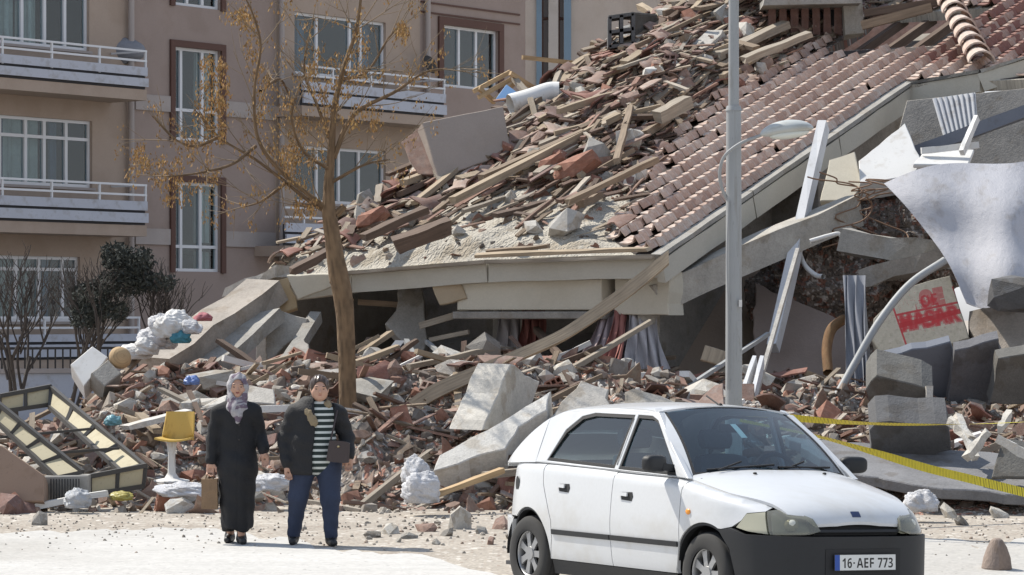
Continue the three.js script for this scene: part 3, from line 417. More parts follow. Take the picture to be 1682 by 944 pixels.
barThing('fallen_slab', [440, 520, 42.3], [318, 624, 41.0], 0.5, 0.2, M.concrete[1], 'narrower concrete beam leaning below the left end slab', 'beam', 0.05, 4);
barThing('fallen_slab', [484, 446, 43.2], [394, 480, 43.6], 0.9, 0.14, M.concrete[2], 'thin concrete slab edge between the eave and the left leaning slab', 'slab', 0.05, 5);
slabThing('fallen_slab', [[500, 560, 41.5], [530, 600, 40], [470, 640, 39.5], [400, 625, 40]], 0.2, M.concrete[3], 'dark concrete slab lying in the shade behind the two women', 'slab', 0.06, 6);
barThing('gable_beam', [1070, 488, 40.4], [1402, 345, 42], 0.4, 0.4, M.concrete[0], 'long broken concrete beam rising to the right under the roof edge', 'beam', 0.045, 7);
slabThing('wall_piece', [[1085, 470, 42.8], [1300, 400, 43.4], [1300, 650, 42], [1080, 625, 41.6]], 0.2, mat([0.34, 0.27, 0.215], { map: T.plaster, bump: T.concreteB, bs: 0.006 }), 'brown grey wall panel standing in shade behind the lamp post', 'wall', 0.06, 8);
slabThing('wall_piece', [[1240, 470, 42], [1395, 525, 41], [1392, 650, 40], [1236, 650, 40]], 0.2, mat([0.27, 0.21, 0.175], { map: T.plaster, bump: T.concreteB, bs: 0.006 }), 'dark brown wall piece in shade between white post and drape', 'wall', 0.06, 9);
barThing('white_post', [1352, 206, 42.6], [1270, 572, 40.4], 0.13, 0.21, M.greyWhite, 'long white painted post leaning behind the broken beam', 'post', 0.015, 10);
slabThing('wall_piece', [[1346, 328, 42.3], [1362, 262, 42.8], [1404, 250, 42.8], [1414, 300, 42.3], [1402, 330, 42.2]], 0.15, M.plasterCream, 'small cream wall piece above the end of the broken beam', 'wall', 0.02, 11);
slabThing('wall_piece', [[1410, 262, 42.4], [1486, 204, 43], [1514, 264, 42.2], [1500, 290, 42], [1412, 300, 42]], 0.3, M.white, 'white plastered block with a pointed top above the pale sheet', 'wall', 0.02, 12);
slabThing('wall_piece', [[1500, 268, 41.6], [1520, 246, 42.2], [1600, 244, 42.2], [1590, 272, 41.6]], 0.06, M.white, 'flat white panel lying on top of the pale sheet', 'panel', 0.02, 13);
barThing('blue_beam', [1505, 250, 43.2], [1720, 170, 42.4], 0.2, 0.17, M.blueGrey, 'blue grey metal beam under the upper right roof edge', 'beam', 0.01, 14);
barThing('window_frame_bar', [1604, 194, 42], [1580, 250, 41.6], 0.06, 0.1, M.white, 'short white frame bar standing against the blue grey beam', 'frame', 0.01, 15);
barThing('window_frame_bar', [1512, 248, 41.9], [1606, 238, 41.9], 0.06, 0.09, M.white, 'white frame bar lying flat beside the standing one', 'frame', 0.01, 16);
{
  const P = [[1452, 302, 40.4], [1710, 248, 40.6], [1716, 478, 38.9], [1588, 498, 39.0]].map(p => at(...p));
  solo('pale_sheet', scaleUV(sheet((u, v) => { const p = P[0].clone().lerp(P[1], u).lerp(P[3].clone().lerp(P[2], u), v); p.z += 0.22 * Math.sin(u * 3.1) * Math.sin(v * 2.6 + 0.3) + 0.07 * Math.sin(u * 9 + v * 4) + 0.05 * Math.sin(v * 11 - u * 3); p.y += 0.1 * Math.sin(u * 5.2) * (1 - v) - 0.1 * Math.sin(u * 6) * v; p.x += 0.12 * Math.sin(v * 3.1) * (1 - u); return p; }, 50, 40, 0.012), 2, 1.8), M.tarp, 'large pale grey crumpled sheet hanging over the right side', 'sheet');
}
barThing('broken_beam', [1392, 398, 41], [1572, 424, 40.6], 0.35, 0.34, M.concrete[1], 'short broken concrete beam left of the pale sheet', 'beam', 0.08, 17);
barThing('broken_beam', [1420, 458, 40.8], [1560, 420, 40.2], 0.3, 0.22, M.concrete[3], 'dark broken beam just above the red marked panel', 'beam', 0.07, 18);
{ // panel with sprayed red letters: the paint is print on the panel's own face
  const pts = [[1432, 560, 39.4], [1434, 520, 39.5], [1484, 474, 39.7], [1560, 450, 39.6], [1592, 556, 39.1], [1562, 566, 39.1], [1448, 582, 39.2]].map(p => at(...p)), g = plate(pts, 0.28, 0.012, 3);
  const cv = document.createElement('canvas'); cv.width = 512; cv.height = 400; const x = cv.getContext('2d'); x.fillStyle = '#9b968a'; x.fillRect(0, 0, 512, 400); const R = rng(5);
  for (let i = 0; i < 5200; i++) { const k = R(), s = 1 + R() * R() * 18; x.fillStyle = k < 0.5 ? `rgba(70,66,58,${0.03 + 0.07 * R()})` : `rgba(205,200,190,${0.03 + 0.06 * R()})`; x.fillRect(R() * 512, R() * 400, s, s * (0.4 + R())); }
  x.save(); x.translate(300, 130); x.rotate(-0.16); x.fillStyle = 'rgba(150,26,36,0.66)'; x.font = 'bold 72px sans-serif'; x.fillText('OE', -40, 6); x.font = 'bold 96px sans-serif'; x.fillText('HASAR', -165, 92); x.strokeStyle = 'rgba(150,26,36,0.45)'; x.lineWidth = 14; x.strokeText('HASAR', -165, 92); x.strokeText('OE', -40, 6); x.fillStyle = 'rgba(158,30,40,0.42)'; for (let i = 0; i < 60; i++) x.fillRect(-175 + R() * 260, 30 + R() * 60, 40 * R() + 8, 14 * R() + 4); for (let i = 0; i < 24; i++) x.fillRect(-50 + R() * 90, -44 + R() * 46, 26 * R() + 6, 10 * R() + 4); x.strokeStyle = 'rgba(150,22,32,0.75)'; x.lineWidth = 22; x.beginPath(); x.moveTo(-165, 66); x.lineTo(150, 52); x.stroke(); x.lineWidth = 9; x.beginPath(); x.moveTo(-180, -20); x.lineTo(-150, 190); x.lineTo(-120, 260); x.moveTo(140, -60); x.lineTo(190, 190); x.moveTo(-180, 18); x.lineTo(190, 12); x.stroke(); x.restore();
  for (let i = 0; i < 260; i++) { x.fillStyle = `rgba(150,25,35,${0.2 + 0.3 * R()})`; const a = R() * 6.28, r = 30 + R() * 150; x.fillRect(270 + Math.cos(a) * r, 160 + Math.sin(a) * r * 0.5, 3, 3); }
  const tx = new THREE.CanvasTexture(cv); tx.colorSpace = THREE.SRGBColorSpace; tx.magFilter = THREE.LinearFilter;
  const p = g.attributes.position, uv = g.attributes.uv; g.computeBoundingBox(); const b = g.boundingBox; for (let i = 0; i < p.count; i++) uv.setXY(i, (p.getX(i) - b.min.x) / (b.max.x - b.min.x), (p.getY(i) - b.min.y) / (b.max.y - b.min.y));
  solo('marked_panel', g, mat([0.78, 0.78, 0.78], { map: tx, rough: 0.95 }), 'grey concrete panel with smeared red spray painted letters', 'panel');
}
solo('bent_pipe', tube([[1552, 427, 38.9], [1495, 466, 38.8], [1444, 528, 38.6], [1402, 600, 38.4], [1374, 650, 38.2]].map(p => at(...p)), 0.05, 8, 40), M.zinc, 'long curved grey pipe arching in front of the red marked panel', 'pipe');
solo('rust_pipe', tube([[1386, 524, 40.2], [1366, 540, 40], [1358, 570, 39.8], [1360, 612, 39.5]].map(p => at(...p)), 0.07, 8, 20), M.rust, 'short rusty orange pipe in the shade left of the drape', 'pipe');
solo('white_pipe', tube([[1312, 412, 41.6], [1322, 436, 41.4], [1340, 452, 41.2], [1352, 454, 41]].map(p => at(...p)), 0.035, 8, 20), M.white, 'short white bent pipe hanging under the broken beam', 'pipe');
solo('white_pipe', tube([[1330, 396, 40.9], [1365, 386, 40.9], [1378, 384, 40.9], [1384, 392, 40.9]].map(p => at(...p)), 0.03, 8, 16), M.white, 'thin white pipe along the lower edge of the broken beam', 'pipe');
slabThing('fallen_slab', [[1440, 590, 37.7], [1560, 560, 37.6], [1572, 600, 37.8], [1552, 660, 38.1], [1450, 640, 38.0]], 0.15, M.blueGrey, 'blue grey slab lying under the red marked panel', 'slab', 0.04, 19);
slabThing('fallen_slab', [[1568, 575, 37.4], [1640, 556, 37.3], [1650, 600, 37.5], [1620, 664, 37.8], [1556, 662, 37.8]], 0.2, mat([0.15, 0.15, 0.165], CON), 'grey cracked slab between the blue grey slab and the picture edge', 'slab', 0.05, 20);
slabThing('fallen_slab', [[1640, 590, 37], [1720, 570, 37], [1720, 665, 37.3], [1625, 660, 37.3]], 0.25, M.darkGrey, 'dark slab at the right edge under the pale sheet', 'slab', 0.05, 21);
slabThing('wall_piece', [[1592, 510, 39.4], [1650, 495, 39.5], [1720, 480, 39.4], [1720, 590, 38.7], [1600, 570, 38.9]], 0.3, mat([0.3, 0.26, 0.22], CON), 'rough brown masonry piece right of the red marked panel', 'wall', 0.08, 22);
solo('dark_lump', (() => { const g = LUMPS[3].clone(); g.scale(0.7, 0.5, 0.6); const p = at(1668, 480, 38.6); g.translate(p.x, p.y, p.z); return g; })(), M.asphalt, 'black lump resting against the lower edge of the pale sheet', 'lump');
slabThing('concrete_block', [[1422, 640, 36.3], [1440, 615, 36.2], [1500, 630, 36.2], [1532, 648, 36.2], [1530, 694, 36.5], [1436, 690, 36.5]], 0.6, M.darkGrey, 'dark grey concrete block right of the curved pipe', 'block', 0.05, 23);
slabThing('concrete_block', [[1428, 706, 33.9], [1440, 696, 33.8], [1556, 696, 33.8], [1562, 740, 34], [1500, 756, 34.1], [1430, 748, 34.1]], 0.5, M.asphalt, 'near black block lying below the upper barrier tape', 'block', 0.05, 24);
barThing('white_stake', [1526, 636, 36.2], [1524, 696, 36.1], 0.1, 0.08, M.pale[0], 'pale stake standing at the right end of the dark grey block', 'stake', 0.01, 25, V(1, 0, 0));
slabThing('asphalt_sheet', [[1290, 716, 34.6], [1440, 728, 34.4], [1700, 750, 34.2], [1700, 812, 32.6], [1520, 800, 32.8], [1395, 776, 33.2]], 0.12, mat([0.2, 0.2, 0.21], CON), 'broad grey asphalt sheet lying tilted behind the car bonnet', 'slab', 0.08, 26);
slabThing('dark_plate', [[1628, 786, 32.8], [1648, 716, 33.2], [1700, 730, 33.2], [1700, 780, 32.8]], 0.05, M.darkGrey, 'dark triangular plate standing at the right edge', 'plate', 0.02, 27);
for (const [i, p, q, lab] of [[0, [1596, 722, 33.4], [1560, 690, 33.8], 'white splintered bar pointing up left above the asphalt sheet'], [1, [1572, 682, 33.8], [1602, 752, 33.2], 'thin white bar leaning right across the asphalt sheet'], [2, [1622, 708, 33.2], [1588, 752, 33], 'pale bar slanting left beside the dark plate'], [3, [1640, 722, 32.8], [1694, 752, 32.7], 'pale bar lying across the dark plate'], [4, [1660, 676, 33.6], [1642, 704, 33.3], 'short pale bar standing above the dark plate']]) barThing('white_bar', p, q, 0.07, 0.09, M.pale[i % 2], lab, 'bar', 0.03, 30 + i);
for (const [p, q, lab] of [[[1240, 592, 38.6], [1212, 676, 37.6], 'wider bluish white shutter board leaning beside the lamp post'], [[1252, 592, 38.5], [1232, 676, 37.5], 'narrower bluish white shutter board right of its neighbour']]) barThing('shutter_board', p, q, 0.05, 0.16, M.greyWhite, lab, 'board', 0.01, 31);
barThing('steel_rod', [1262, 548, 40], [1086, 664, 37.6], 0.05, 0.05, M.zinc, 'long grey rod slanting behind the lamp post', 'rod', 0.0, 32);
barThing('steel_rod', [1310, 410, 40.6], [1236, 668, 38], 0.05, 0.06, M.concrete[2], 'pale thin rod right of the leaning white post', 'rod', 0.0, 33);
{ // reinforcing bars curling out of the beam end
  const R = rng(12), g = []; for (let i = 0; i < 9; i++) { const p = at(1405 + R() * 30, 330 - R() * 10, 41.6); const pts = [p.clone()]; for (let k = 1; k < 6; k++) pts.push(p.clone().add(V((R() - 0.5) * 0.45 * k * 0.6 + (i < 4 ? -0.05 : 0.08) * k, (i % 3 ? 0.06 : -0.12) * k + (R() - 0.5) * 0.1, (R() - 0.5) * 0.3))); g.push(tube(pts, 0.011, 5, 24)); }
  solo('reinforcing_bars', merge(g), M.rebar, 'tangle of bent reinforcing bars at the end of the broken beam', 'steel bars');
}
for (const [px, py, d, a, h, lab] of [[1345, 500, 42.2, 1.5, 1.6, 'dark mass of crushed masonry left of the grey blue drape'], [1425, 415, 42.4, 1.4, 1.2, 'dark mass of crushed masonry under the reinforcing bars'], [1500, 400, 42.2, 1.5, 1.1, 'dark mass of crushed masonry behind the short broken beam']]) { const g = new THREE.IcosahedronGeometry(0.5, 14), p = g.attributes.position; for (let i = 0; i < p.count; i++) { const x = p.getX(i), y = p.getY(i), z = p.getZ(i), k = 0.8 + 0.5 * noise2(x * 7 + px, y * 7 + z * 5, 3) + 0.35 * noise2(x * 19, y * 19 + z * 13, 5); p.setXYZ(i, x * k * a, y * k * h, z * k * 0.9); } const q = boxUV(g); q.computeVertexNormals(); const c = at(px, py, d); q.translate(c.x, c.y, c.z); solo('masonry_mass', q, mat([0.55, 0.52, 0.5], { map: T.rubble, bump: T.earthB, bs: 0.05 }), lab, 'masonry'); }
slabThing('tan_board', [[1150, 590, 39.6], [1158, 566, 39.7], [1192, 576, 39.6], [1188, 602, 39.5]], 0.05, M.wood[1], 'small tan board lying left of the lamp post', 'board', 0.01, 34);

// ---------------------------------------------------------------- big things on the roof
slabThing('masonry_block', [[692, 203, 45.5], [828, 172, 46.0], [836, 240, 45.8], [800, 264, 45.5], [720, 290, 45.1]], 0.9, mat([0.34, 0.285, 0.245], { map: T.plaster, bump: T.concreteB, bs: 0.004 }), 'large tipped wall block on the left edge of the roof', 'block', 0.01, 40);
slabThing('masonry_block', [[658, 234, 45.7], [690, 206, 45.7], [720, 288, 45.2], [688, 286, 45.3]], 0.5, M.brick[1], 'hollow brick end lying left of the large tipped block', 'block', 0.05, 41);
{ const w = (p, q, lab) => barThing('window_sash_bar', [...p, 49.4], [...q, 49.4], 0.07, 0.09, M.woodTan, lab, 'frame', 0.01, 5);
  const s = thing('wooden_sash', 'tan wooden window sash lying tilted behind the large tipped block', 'frame', [at(830, 150, 49.4).x, at(830, 150, 49.4).y, -49.4]);
  for (const [p, q] of [[[778, 150], [838, 118]], [[838, 120], [882, 148]], [[786, 160], [840, 130]], [[786, 144], [812, 168]], [[812, 166], [852, 130]]]) part('frame_bar', bar(at(...p, 49.4 - 0.1 * p[0] / 800), at(...q, 49.6), 0.06, 0.07), M.woodTan, s); }
solo('insulation_roll', scaleUV(tube([[838, 172, 47.8], [868, 164, 47.9], [905, 152, 48.1], [918, 152, 48.1]].map(p => at(...p)), 0.17, 10, 16), 1, 1), M.white, 'white rolled insulation lying along the roof edge', 'roll');
barThing('white_gutter', [934, 150, 48.8], [1048, 88, 50.0], 0.1, 0.16, mat([0.75, 0.77, 0.8], { rough: 0.3, metal: 0.2, map: T.grime }), 'bright white gutter length lying along the roof edge', 'gutter', 0.01, 42);
slabThing('blue_scrap', [[812, 166, 49], [832, 138, 49.2], [850, 152, 49.1], [844, 164, 49]], 0.04, mat([0.14, 0.28, 0.5], { rough: 0.6 }), 'small blue scrap between sash and insulation roll', 'scrap', 0.01, 43);
{ // dark hollow block on the summit: a box of cells
  const c = thing('hollow_block', 'dark crate like hollow block standing on the roof summit', 'block', [at(1038, 80, 50.2).x, at(1038, 80, 50.2).y, -50.2]);
  const P = (u, v, w) => at(lerp(1000, 1040, u) + w * 40, lerp(80, 30, v) + u * -6 + w * 4, 50.2 + w * 0.7); part('side_wall', plate([P(1, 0, 0), P(1, 0, 1), P(1, 1, 1), P(1, 1, 0)], 0.05), M.darkGrey, c); part('top', plate([P(0, 1, 0), P(1, 1, 0), P(1, 1, 1), P(0, 1, 1)], 0.05), M.darkGrey, c); part('back', plate([P(0, 0, 1), P(1, 0, 1), P(1, 1, 1), P(0, 1, 1)], 0.04), M.asphalt, c);
  for (const t of [0.02, 0.5, 0.98]) { part('cell_wall', bar(P(t, 0, 0), P(t, 1, 0), 0.06, 0.5, V(0, 0, 1)), M.asphalt, c); part('cell_wall', bar(P(0, t, 0), P(1, t, 0), 0.5, 0.055), M.asphalt, c); } }
slabThing('concrete_chunk_large', [[1080, 92, 49.4], [1116, 20, 50], [1142, 44, 49.8], [1136, 84, 49.2], [1110, 118, 48.8]], 0.4, M.concrete[1], 'tall grey broken slab standing on the upper roof', 'slab', 0.05, 44);
slabThing('brick_chunk_large', [[1118, 18, 49.7], [1134, 12, 49.7], [1158, 44, 49.4], [1142, 52, 49.4]], 0.3, M.brick[0], 'red brick chunk perched on the tall grey slab', 'brick', 0.05, 45);
barThing('roof_beam', [1140, 100, 48.4], [1180, 60, 49], 0.3, 0.25, M.concrete[2], 'short concrete beam beside the tall grey slab', 'beam', 0.05, 46);
{ // chimney housing, dark vent with posts
  const c = thing('vent_housing', 'dark vent housing with brick posts at the top of the roof', 'housing', [at(1322, 52, 49.4).x, at(1322, 52, 49.4).y, -49.4]), D = 49.4;
  part('back', plate([at(1262, 56, D + 0.6), at(1400, 56, D + 0.6), at(1400, 4, D + 0.6), at(1262, 4, D + 0.6)], 0.05), M.black, c);
  for (let i = 0; i < 8; i++) part('post', bar(at(1268 + i * 18, 56, D + 0.2), at(1268 + i * 18, 12, D + 0.2), 0.07, 0.12, V(1, 0, 0), 0.02, i), M.brick[3], c);
  part('cap', bar(at(1250, 8, D), at(1410, 4, D), 1.1, 0.12, V(0, 1, 0), 0.02, 3), M.concrete[1], c); part('side_post', bar(at(1402, 60, D), at(1398, 2, D), 0.25, 0.3, V(1, 0, 0), 0.03, 2), M.concrete[0], c); }
barThing('pale_lath', [858, 94, 51], [968, 106, 52], 0.04, 0.07, M.woodTan, 'thin tan lath sticking out left above the roof edge', 'lath', 0.0, 47);

// ================================================================ RUBBLE
const heapTop = table([[-8, 0.0], [-6.6, 0.15], [-5.8, 0.75], [-5.2, 1.12], [-4, 1.28], [-2, 1.32], [0, 1.42], [1.2, 1.35], [2.6, 1.1], [4.1, 1.1], [6.2, 1.0], [9, 0.9], [12, 0.6]]);
const heapFoot = table([[-8, 34.6], [-1.5, 34.2], [0, 33.4], [2, 32.6], [5, 32.4], [12, 32.6]]);
function heapY(x, z) {
  const d = -z, f = heapFoot(x) + (noise2(x * 1.3, 2, 6) - 0.5) * 1.0, c = 39, t = clamp((d - f) / (c - f)), n = (noise2(x * 1.1, z * 1.1, 21) - 0.5) * 0.5 + (noise2(x * 2.9, z * 2.9, 22) - 0.5) * 0.28 + (noise2(x * 7, z * 7, 23) - 0.5) * 0.12;
  const back = x < -3.4 ? 1 - smooth(41.5, 45, d) : 1 - smooth(47, 52, d); const k = Math.pow(t, 0.85);
  return Math.max(-0.05, (heapTop(x) * k + n * smooth(0, 0.35, t)) * back - 0.03);
}
{
  const nu = 220, nv = 170, g = sheet((u, v) => { const x = lerp(-8, 12, u), z = -lerp(31.5, 52, v); return V(x, heapY(x, z), z); }, nu, nv), p = g.attributes.position, w = g.attributes.uv;
  for (let i = 0; i < p.count; i++) w.setXY(i, p.getX(i), p.getZ(i)); const o = struct('rubble_mound', g, M.rubble); tag(o, 'mound of crushed brick, mortar and dust under the ruin', 'rubble', null, 'stuff');
}
const screenX = (x, z) => W / 2 + x / -z * FOC;
const zone = (x, z) => { const p = screenX(x, z), h = clamp((-z - 33.5) / 5.5), v = h < 0.3 ? 'low' : h < 0.65 ? 'midway' : 'high'; return `${v} on the heap ` + (p < 120 ? 'behind the fallen booth' : p < 240 ? 'right of the fallen booth' : p < 350 ? 'left of the long coated woman' : p < 455 ? 'behind the long coated woman' : p < 560 ? 'behind the woman in jeans' : p < 650 ? 'just right of the tree' : p < 760 ? 'by the white sacks' : p < 870 ? 'left of the car' : p < 1010 ? 'above the rear of the car' : p < 1190 ? 'above the car roof' : p < 1300 ? 'right of the lamp post' : p < 1440 ? 'below the curved pipe' : p < 1570 ? 'below the red marked panel' : 'at the right edge'); };
const HB = (() => { // hollow clay brick
  const s = new THREE.Shape([[-0.145, -0.095], [0.145, -0.095], [0.145, 0.095], [-0.145, 0.095]].map(q => new THREE.Vector2(...q)));
  for (let i = 0; i < 3; i++) for (let j = 0; j < 2; j++) { const x = -0.093 + i * 0.093, y = -0.044 + j * 0.088, p = new THREE.Path(); p.moveTo(x - 0.034, y - 0.031); p.lineTo(x + 0.034, y - 0.031); p.lineTo(x + 0.034, y + 0.031); p.lineTo(x - 0.034, y + 0.031); p.closePath(); s.holes.push(p); }
  const g = new THREE.ExtrudeGeometry(s, { depth: 0.19, bevelEnabled: false }); g.translate(0, 0, -0.095); return boxUV(g); })();
const SHARD = [1, 2, 3, 4].map(k => { const R = rng(k * 7), a = 0.7 + R(), g = sheet((u, v) => V((u - 0.5) * (0.26 + 0.08 * Math.sin(v * 5 + k)), 0.05 * Math.cos((u - 0.5) * 2.4), (v - 0.5) * (0.34 + 0.1 * Math.sin(u * 4 + k * 2)) * a), 4, 2, 0.02); return scaleUV(g, 0.3, 0.3); });
const PLANK = [1, 2, 3].map(k => { const g = bar(V(-0.5, 0, 0), V(0.5, 0, 0), 1, 1, V(0, 1, 0), 0.0, k, 4); const p = g.attributes.position; for (let i = 0; i < p.count; i++) { const x = p.getX(i), key = Math.round(x * 20) + 40; p.setXYZ(i, x * (1 + 0.05 * (hash(key, p.getZ(i) > 0 ? 1 : 2, k) - 0.5)), p.getY(i) * (0.85 + 0.3 * hash(key, 3, k)) + 0.35 * (hash(key, 5, k) - 0.5), p.getZ(i) * (0.85 + 0.25 * hash(key, 4, k))); } g.computeVertexNormals(); return g; });
function piece(name, geo, m, pos, quat, sc, label, cat, group) { const o = new THREE.Mesh(geo, m); o.name = numbered(name); o.position.copy(pos); o.quaternion.copy(quat); o.scale.copy(sc); scene.add(o); return tag(shade(o), label, cat, group); }
const eul = (a, b, c) => new THREE.Quaternion().setFromEuler(new THREE.Euler(a, b, c));
const R3 = rng(2024);
// spots on the heap, denser in the middle height
const spot = () => { for (;;) { const x = -6.8 + R3() * 14.6, d = 33 + Math.pow(R3(), 0.9) * 8.6, z = -d; if (Math.abs(screenX(x, z) - 841) > 870) continue; const y = heapY(x, z); if (y < 0.02 && R3() < 0.8) continue; if (x < -3.6 && d > 40) continue; return V(x, Math.max(0, y), z); } };
for (let i = 0; i < 150; i++) { const p = spot(), s = 0.16 + 0.42 * Math.pow(R3(), 2.2), q = V(s * (0.8 + 0.9 * R3()), s * (0.45 + 0.5 * R3()), s * (0.7 + 0.6 * R3())); p.y += q.y * 0.25; const pale = R3() < 0.36; piece('concrete_lump', LUMPS[i % 14], pale ? M.pale[i % 2] : M.concrete[i % 4], p, eul((R3() - 0.5) * 1.2, R3() * 6.28, (R3() - 0.5) * 1.2), q, `${q.x > 0.42 ? 'big' : q.x > 0.25 ? 'middling' : 'small'} ${pale ? 'whitish' : 'grey'} concrete lump lying ${zone(p.x, p.z)}`, 'concrete lump', 'concrete lumps on the heap'); }
for (let i = 0; i < 110; i++) { const p = spot(), whole = i % 3 > 0, s = whole ? 0.85 + 0.35 * R3() : 0.2 + 0.2 * R3(); p.y += whole ? 0.05 : 0.03; const sc = whole ? V(s * (0.6 + 0.4 * R3()), s, s * (0.6 + 0.5 * R3())) : V(s * 1.3, s * 0.8, s); piece('clay_brick', whole ? HB : LUMPS[(i * 5) % 14], M.brick[i % 4], p, eul((R3() - 0.5) * 2, R3() * 6.28, (R3() - 0.5) * 2), sc, whole ? `red hollow clay brick lying ${zone(p.x, p.z)}` : `chunk of red brickwork lying ${zone(p.x, p.z)}`, 'brick', 'bricks on the heap'); }
for (let i = 0; i < 90; i++) { const p = spot(); p.y += 0.05 + 0.04 * R3(); piece('tile_shard', SHARD[i % 4], M.shard[i % 5], p, eul((R3() - 0.5) * 1.5, R3() * 6.28, (R3() - 0.5) * 1.5), V(1, 1, 1).multiplyScalar(0.7 + 0.5 * R3()), `broken roof tile lying ${zone(p.x, p.z)}`, 'tile', 'broken roof tiles on the heap'); }
for (let i = 0; i < 110; i++) { const p = spot(), L = 0.5 + 1.3 * R3() * R3() + 0.4 * R3(), w = 0.05 + 0.09 * R3(), h = 0.03 + 0.05 * R3(); p.y += 0.09 + 0.1 * R3(); const white = R3() < 0.16; piece('timber', PLANK[i % 3], white ? M.white : M.wood[i % 4], p, eul(0, (R3() < 0.6 ? 0.5 : R3() * 3) + (R3() - 0.5) * 0.9, (R3() - 0.35) * 0.9), V(L, h, w), `${L > 1.1 ? 'long' : 'short'} ${white ? 'white painted' : 'splintered brown'} timber lying ${zone(p.x, p.z)}`, 'timber', 'timbers on the heap'); }
// pieces strewn over the roof, left of the tile field
const roofQ = new THREE.Quaternion().setFromRotationMatrix(new THREE.Matrix4().makeBasis(Rg.clone(), Rn.clone(), Rg.clone().cross(Rn)));
const zoneR = (t, L = 3) => (t < 1.6 ? 'beside the eave' : t < 3.2 ? 'just above the eave' : t < 5.2 ? 'below the middle' : t < 7.4 ? 'in the middle' : t < 9.4 ? 'above the middle' : t < 11.2 ? 'below the top' : 'at the top') + ' of the fallen roof' + (L < tileEdge(t) + 0.9 ? ' by the tile field' : L > 5 ? ' near its left edge' : '');
const roofSpot = (t0 = 0.3, t1 = 13) => { for (;;) { const t = lerp(t0, t1, Math.pow(R3(), 0.8)), L = -0.2 + R3() * 6.7; if (L < tileEdge(t) - 0.25) continue; if (t < 2.6 && R3() < 0.72 && L < 5.4) continue; return [L, t, ruin.heapOn(L, t)]; } };
for (let i = 0; i < 170; i++) { const [L, t, h] = roofSpot(0.6); const len = 0.45 + 1.9 * R3() * R3(), p = RP(L, t, h + 0.07 + 0.16 * R3()), q = roofQ.clone().multiply(eul((R3() - 0.5) * 0.6, (R3() - 0.5) * (R3() < 0.75 ? 0.55 : 2.6), (R3() - 0.5) * 0.28)); const pale = R3() < 0.2; piece('timber', PLANK[i % 3], pale ? M.wood[1] : M.wood[i % 4], p, q, V(len, 0.035 + 0.06 * R3(), 0.05 + 0.1 * R3()), `${len > 1.2 ? 'long' : 'short'} ${pale ? 'pale' : 'weathered'} timber lying ${zoneR(t, L)}`, 'timber', 'timbers strewn on the fallen roof'); }
for (let i = 0; i < 200; i++) { const [L, t, h] = roofSpot(0.2); const p = RP(L, t, h + 0.05 + 0.12 * R3()), q = roofQ.clone().multiply(eul((R3() - 0.5) * 1.1, 1.57 + (R3() - 0.5) * 1.2, (R3() - 0.5) * 1.1)); piece('tile_shard', SHARD[i % 4], M.shard[i % 5], p, q, V(1, 1, 1).multiplyScalar(0.8 + 0.5 * R3()), `slipped roof tile lying ${zoneR(t, L)}`, 'tile', 'tiles slipped on the fallen roof'); }
for (let i = 0; i < 120; i++) { const [L, t, h] = roofSpot(0.2), s = 0.14 + 0.34 * Math.pow(R3(), 2); const p = RP(L, t, h + s * 0.2), pale = R3() < 0.4; piece('concrete_lump', LUMPS[(i * 3) % 14], pale ? M.pale[i % 2] : M.concrete[i % 4], p, eul(R3() * 6, R3() * 6, R3() * 6), V(s * 1.3, s * 0.7, s), `${pale ? 'whitish' : 'grey'} concrete lump lying ${zoneR(t, L)}`, 'concrete lump', 'concrete lumps on the fallen roof'); }
for (let i = 0; i < 110; i++) { const [L, t, h] = roofSpot(1.2), s = 0.9 + 0.3 * R3(), whole = i % 2; const p = RP(L, t, h + 0.06); piece('clay_brick', whole ? HB : LUMPS[(i * 5) % 14], M.brick[i % 4], p, eul(R3() * 6, R3() * 6, R3() * 6), whole ? V(s * 0.8, s, s * 0.8) : V(0.34, 0.22, 0.28), `${whole ? 'hollow clay brick' : 'chunk of brickwork'} lying ${zoneR(t, L)}`, 'brick', 'bricks on the fallen roof'); }
